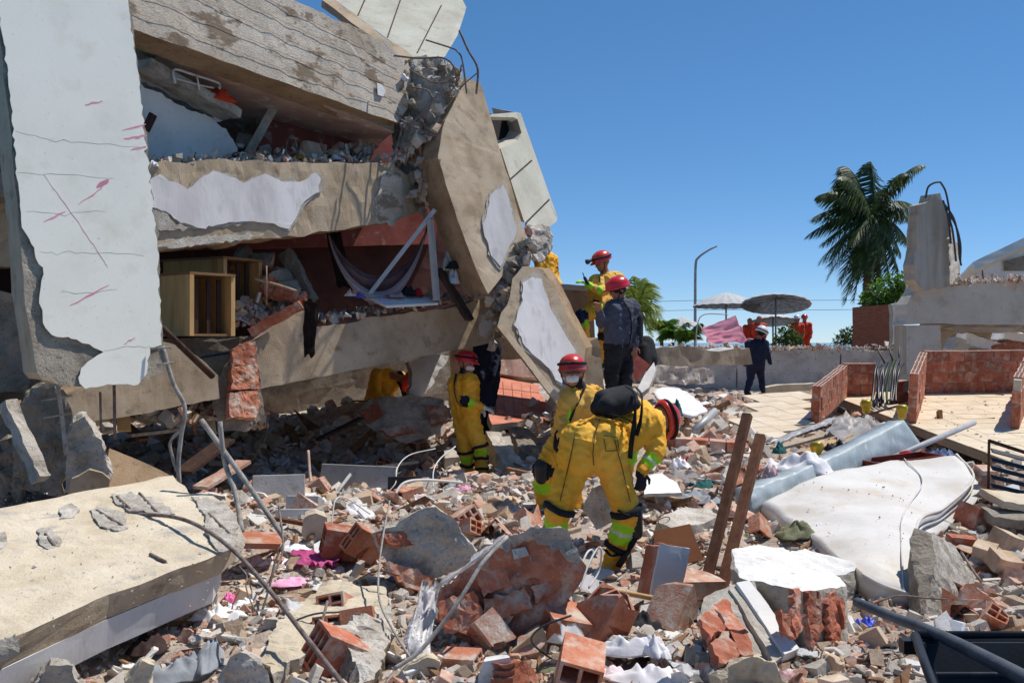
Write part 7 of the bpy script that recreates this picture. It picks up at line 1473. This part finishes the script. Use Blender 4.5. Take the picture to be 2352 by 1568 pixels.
along('rubble', 'dark crumbs along the top of the middle beam', 420, (340, 372, 9.8), (905, 372, 12.4), .5, .05, .0, .04)
along('rubble', 'crumbs along the top of the lower beam', 420, (730, 748, 11.4), (1120, 690, 12.9), .9, .05, .02, .04)
along('rubble', 'rubble heaped inside the upper opening', 420, (545, 366, 11.4), (880, 356, 12.7), 1.2, .08, .0, .07)
along('rubble', 'rubble heaped inside the lower opening', 600, (520, 745, 10.9), (730, 720, 11.6), 1.2, .09, -.05, .12)
along('rubble', 'rubble spilling under the brick pillar', 420, (360, 905, 10.2), (620, 920, 11.2), 1.2, .1, -.3, .15)
along('rubble', 'rubble along the top of the low grey wall', 500, (1480, 800, 27.6), (2090, 800, 26.0), .35, .07, -.02, .04, Vector((0, 1, 0)))
along('rubble', 'rubble on the broken roof beam of the grey house', 420, (2190, 655, 22.0), (2420, 640, 22.3), .5, .06, -.02, .07, Vector((0, 1, 0)))
along('rubble', 'rubble around the foot of the leaning columns', 700, (1140, 1010, 13.4), (1420, 985, 13.2), 1.3, .1, -.1, .16, Vector((0, 1, 0)))
along('rubble', 'crumbs caught in the crushed joint between the columns', 200, (1130, 700, 12.3), (1215, 590, 12.5), .3, .07, -.02, .05, Vector((0, 1, 0)))
along('rubble', 'crumbs hanging in the broken beam end', 160, (905, 372, 12.4), (1000, 300, 12.3), .3, .07, -.05, .08, Vector((0, 1, 0)))
pos = [tuple(spl.at(random.uniform(-60, 520), random.uniform(1130, 1440), .004)) for _ in range(260)]
pos = [p for p in pos if (Vector(p)-P(395, 1092, 7.3)).length < 4.2]
scatter('rubble', 'fine grit lying on the fallen cream slab', [p for p in pos if p[1] > 4.4+(-p[0]-1.6)*-.2], np.clip(.007*rng.lognormal(0, .5, len(pos)), .004, .02))
# ------------------------------------------------------------ countable fragments
def kindlib(kind, m, n=6, L=.3, rough=.02):
    out = []
    for i in range(n):
        me = from_bm(lib_shape(kind, 300+i+len(M)*0, L, rough)); me.materials.append(M[m]); out.append(me)
    return out
KL = {'concrete_fragment': kindlib('block', 'concrete_grey', 4)+kindlib('shard', 'frag_concrete', 6)+kindlib('shard', 'concrete_grey', 4), 'brick_fragment': kindlib('block', 'brick_dusty')+kindlib('shard', 'frag_brick')+kindlib('shard', 'brick_dusty', 3), 'plaster_fragment': kindlib('shard', 'frag_plaster')+kindlib('flake', 'plaster_white', 3, .3, .02),
      'render_fragment': kindlib('block', 'frag_tan', 4)+kindlib('shard', 'slab_cream', 4), 'wood_splinter': kindlib('splinter', 'frag_wood', 6, .5, .01)}
WORD = {'concrete_fragment': ('grey concrete fragment', 'concrete fragment'), 'brick_fragment': ('reddish brick fragment', 'brick fragment'), 'plaster_fragment': ('white plaster fragment', 'plaster fragment'), 'render_fragment': ('tan render fragment', 'render fragment'), 'wood_splinter': ('brown wood splinter', 'wood splinter')}
ZONES = [('between the fallen slab and the brickwork boulder', (540, 1010, 1190, 1560), dict(concrete_fragment=26, brick_fragment=24, plaster_fragment=26, render_fragment=16, wood_splinter=14), (.05, .14)),
         ('along the bottom edge of the picture, right half', (1050, 2060, 1400, 1600), dict(concrete_fragment=18, brick_fragment=26, plaster_fragment=14, render_fragment=14, wood_splinter=10), (.05, .13)),
         ('in the cave mouth under the lower beam', (300, 1050, 1000, 1180), dict(concrete_fragment=46, brick_fragment=40, plaster_fragment=18, render_fragment=16, wood_splinter=24), (.08, .28)),
         ('on the heap beside the standing rescuer', (1010, 1240, 1120, 1250), dict(concrete_fragment=26, brick_fragment=34, plaster_fragment=20, render_fragment=16, wood_splinter=8), (.06, .15)),
         ('between the bent rescuer and the tiled floor', (1480, 1760, 940, 1240), dict(concrete_fragment=34, brick_fragment=36, plaster_fragment=30, render_fragment=20, wood_splinter=16), (.06, .19)),
         ('on the heap right of the mattress', (2130, 2420, 1090, 1460), dict(concrete_fragment=22, brick_fragment=34, plaster_fragment=10, render_fragment=20, wood_splinter=8), (.09, .22)),
         ('around the feet of the walking man', (1500, 1760, 895, 945), dict(concrete_fragment=20, brick_fragment=14, plaster_fragment=10, render_fragment=8), (.1, .3)),
         ('around the timber posts and white block', (1440, 1900, 1220, 1420), dict(concrete_fragment=16, brick_fragment=26, plaster_fragment=14, render_fragment=12, wood_splinter=8), (.06, .15))]
for zn, (u0, u1, v0, v1), cnt, (a, b) in ZONES:
    for kd, n in cnt.items():
        for _ in range(n):
            p = G(random.uniform(u0, u1), random.uniform(v0, v1)); o = bpy.data.objects.new(kd, random.choice(KL[kd])); col.objects.link(o)
            s = a*(b/a)**(random.random()**1.5); s *= 2.4 if kd == 'wood_splinter' else 1
            p.z += s*(.12 if kd != 'wood_splinter' else .05); o.location = p; o.scale = (s, s*random.uniform(.8, 1.2), s*random.uniform(.8, 1.2)); o.rotation_euler = (random.gauss(0, .35), random.gauss(0, .35), random.random()*6.28)
            tag(o, WORD[kd][0]+' '+zn.replace(' of the picture', ''), WORD[kd][1], WORD[kd][0]+'s '+zn)
HM = []
for i in range(4):
    b_ = hollow_bm(.3, .2, .15, *((2, 2), (3, 2), (2, 2), (3, 1))[i]); bmesh.ops.subdivide_edges(b_, edges=[e for e in b_.edges if abs(e.verts[0].co.x-e.verts[1].co.x) > .1], cuts=3)
    for v in b_.verts:
        if v.co.x > .02: v.co.x -= (.05+.05*i)*max(0, .5+noise.noise(v.co*9+Vector((i, 0, 0))))*1.4
        v.co += noise.noise_vector(v.co*11)*.004
    me = from_bm(b_); me.materials.append(M['brick_dusty' if i % 2 else 'brick_orange']); HM.append(me)
for zn, (u0, u1, v0, v1), n in (('among the bottom fragments', (700, 2000, 1400, 1570), 9), ('on the heap beside the rescuers', (1000, 1250, 1120, 1250), 6), ('on the heap right of the mattress', (2180, 2380, 1150, 1450), 7), ('in the rubble before the tiled floor', (1500, 1750, 960, 1230), 7), ('in the shade of the cave', (450, 1000, 1020, 1160), 9)):
    for _ in range(n):
        p = G(random.uniform(u0, u1), random.uniform(v0, v1)); p.z += .05; o = bpy.data.objects.new('hollow_brick', random.choice(HM)); col.objects.link(o); o.location = p; o.rotation_euler = (random.gauss(0, .5), random.gauss(0, .5), random.random()*6.28)
        s = random.uniform(.6, 1.); o.scale = (s, s, s); tag(o, 'broken hollow clay brick '+zn, 'hollow brick', 'broken hollow bricks '+zn)
# planks lying about
for i, (a, b, w, m, lb) in enumerate((((560, 1395, 6.0), (690, 1370, 6.2), .07, 'wood_grey', 'pale lath lying by the pale pink rag'), ((430, 1430, 5.9), (520, 1400, 6.1), .08, 'wood_dark', 'dark board end poking from under the slab'), ((1330, 1385, 5.8), (1440, 1400, 5.7), .06, 'wood_grey', 'short grey lath beside the bamboo stick'), ((270, 960, 10.2), (330, 1010, 10.0), .12, 'wood_brown', 'brown board leaning in the dark under the column'), ((300, 1000, 9.8), (420, 985, 10.2), .06, 'wood_grey', 'pale board in the dark behind the hanging rebar'),
                             ((420, 1085, 9.2), (520, 1010, 9.8), .2, 'wood_dark', 'dark brown board leaning beside the hanging rebar'), ((460, 1120, 8.8), (560, 1060, 9.4), .16, 'brick_dusty', 'pinkish board leaning beside the conduit'), ((730, 1010, 12.2), (830, 960, 12.8), .1, 'wood_dark', 'dark beam end in the cave'), ((840, 1075, 11.4), (960, 1060, 11.8), .04, 'wood_grey', 'thin pale batten in the cave mouth'), ((630, 1190, 8.4), (740, 1210, 8.0), .05, 'wood_brown', 'brown lath below the blue-grey panels'),
                             ((1240, 1240, 7.6), (1330, 1215, 7.9), .05, 'wood_grey', 'thin lath behind the brickwork boulder'), ((1500, 1200, 7.9), (1700, 1190, 8.1), .04, 'wood_brown', 'thin brown batten above the hardboard'), ((280, 900, 9.8), (285, 990, 9.6), .12, 'wood_pine', 'yellow board standing in the dark below the beam'), ((1820, 1200, 8.4), (1900, 1180, 8.6), .03, 'wood_dark', 'dark stick across the mattress edge'))):
    bar('plank', a, b, w, .03, m, L=.3, rough=.006, label=lb, cat='plank')

pos = []
for _ in range(420): pos.append(tuple(TFO+TFX*random.uniform(.1, 6.4)+TFY*(random.random()**.6*5.6)))
scatter('rubble', 'crumbs strewn over the cream tiled floor', pos, np.clip(.03*rng.lognormal(0, .5, 420), .012, .12), .4)

# scraps of paper, rags and wire strewn about
for i in range(30):
    u, v = random.choice(((random.uniform(560, 1000), random.uniform(1240, 1540)), (random.uniform(1480, 1760), random.uniform(950, 1240)), (random.uniform(1000, 1900), random.uniform(1330, 1560))))
    p = G(u, v); p.z += .03; s_ = random.uniform(.08, .2); a_ = random.random()*6
    e1 = Vector((math.cos(a_), math.sin(a_), random.gauss(0, .3)))*s_; e2 = Vector((-math.sin(a_), math.cos(a_), random.gauss(0, .3)))*s_*random.uniform(.5, 1)
    sheet('paper_scrap', [p, p+e1, p+e1+e2, p+e2], random.choice(('paper_white', 'cloth_white', 'paper_white', 'frag_white')), 5, 5, .04, 3, th=.003, edge=.4, label='crumpled white paper scrap strewn on the rubble', cat='paper', group='paper scraps strewn on the rubble')
for i in range(34):
    u, v = random.choice(((random.uniform(520, 1000), random.uniform(1230, 1550)), (random.uniform(1480, 1780), random.uniform(950, 1250)), (random.uniform(560, 1050), random.uniform(1060, 1180)), (random.uniform(1250, 1950), random.uniform(1400, 1560))))
    m_, lb = random.choice((('cloth_grey', 'grey'), ('cloth_brown', 'dark brown'), ('cloth_white', 'white'), ('cloth_denim', 'denim blue'), ('cloth_mauve', 'mauve'), ('cloth_olive', 'olive')))
    crumple('cloth_rag', G(u, v), (random.uniform(.14, .4), random.uniform(.1, .24)), m_, random.uniform(.04, .09), n=12, label=lb+' rag half buried in the rubble', cat='rag', group=lb+' rags in the rubble')
for i in range(26):
    u, v = random.choice(((random.uniform(560, 1050), random.uniform(1080, 1500)), (random.uniform(1480, 1780), random.uniform(950, 1250)), (random.uniform(1000, 2000), random.uniform(1330, 1550)), (random.uniform(2150, 2340), random.uniform(1150, 1450))))
    p = G(u, v); pts = [p+Vector((0, 0, -.03))]
    d_ = Vector((random.gauss(0, 1), random.gauss(0, 1), abs(random.gauss(.5, .5)))).normalized()
    for k in range(4): d_ = (d_+Vector((random.gauss(0, .5), random.gauss(0, .5), random.gauss(-.25, .3)))).normalized(); pts.append(pts[-1]+d_*random.uniform(.08, .2))
    tube('wire', pts, random.uniform(.003, .006), random.choice(('rebar', 'wire_dark', 'rebar_grey')), n=4, raw=True, sides=5, label='thin bent wire end sticking out of the rubble', cat='wire', group='wire ends in the rubble')

pos = []
for _ in range(90):
    r_ = random.choice(g[:int(len(g)*.9)]); q = random.choice(r_[:-3])+up_+Vector((random.gauss(0, .05), random.gauss(0, .05), .012)); pos.append(tuple(q))
scatter('rubble', 'grit and crumbs lying on the white mattress', pos, np.clip(.009*rng.lognormal(0, .6, len(pos)), .004, .035), .5)
# ------------------------------------------------------------ tell small sets of look-alikes apart by their place in view
bpy.context.view_layer.update(); DG = bpy.context.evaluated_depsgraph_get()
def in_view(o):
    n = len(o.data.vertices); mw = o.matrix_world
    for i in range(0, n, max(1, n//24)):
        p = mw @ o.data.vertices[i].co; d = p-CAM
        if p.y < .5 or abs(p.x/p.y) > .514 or abs((p.z-CH)/p.y) > .342: continue
        hit = scn.ray_cast(DG, CAM, d.normalized())
        if hit[0] and hit[4] and hit[4].name == o.name: return True
    return False
ORD = ['leftmost', 'second', 'third', 'fourth', 'fifth', 'sixth', 'seventh', 'eighth', 'ninth', 'tenth', 'eleventh', 'twelfth', 'thirteenth', 'fourteenth']
sets = {}
for o in col.objects:
    if o.parent is None and o.type == 'MESH' and o.get('group') and o.get('label') and not o['group'].startswith('garden'): sets.setdefault(o['label'], []).append(o)
for lb, os_ in sets.items():
    if len(os_) < 2: continue
    small = len(os_) <= 13
    if not small: continue
    seen = [o for o in os_ if in_view(o)]
    if not 0 < len(seen) <= len(ORD): continue
    for o in os_:
        if o not in seen: bpy.data.objects.remove(o)
    seen.sort(key=lambda o: o.matrix_world.translation.x/o.matrix_world.translation.y)
    if len(seen) > 1:
        for k, o in enumerate(seen): o['label'] = lb+', '+(ORD[k]+(' from the left' if k else ' of its kind there'))
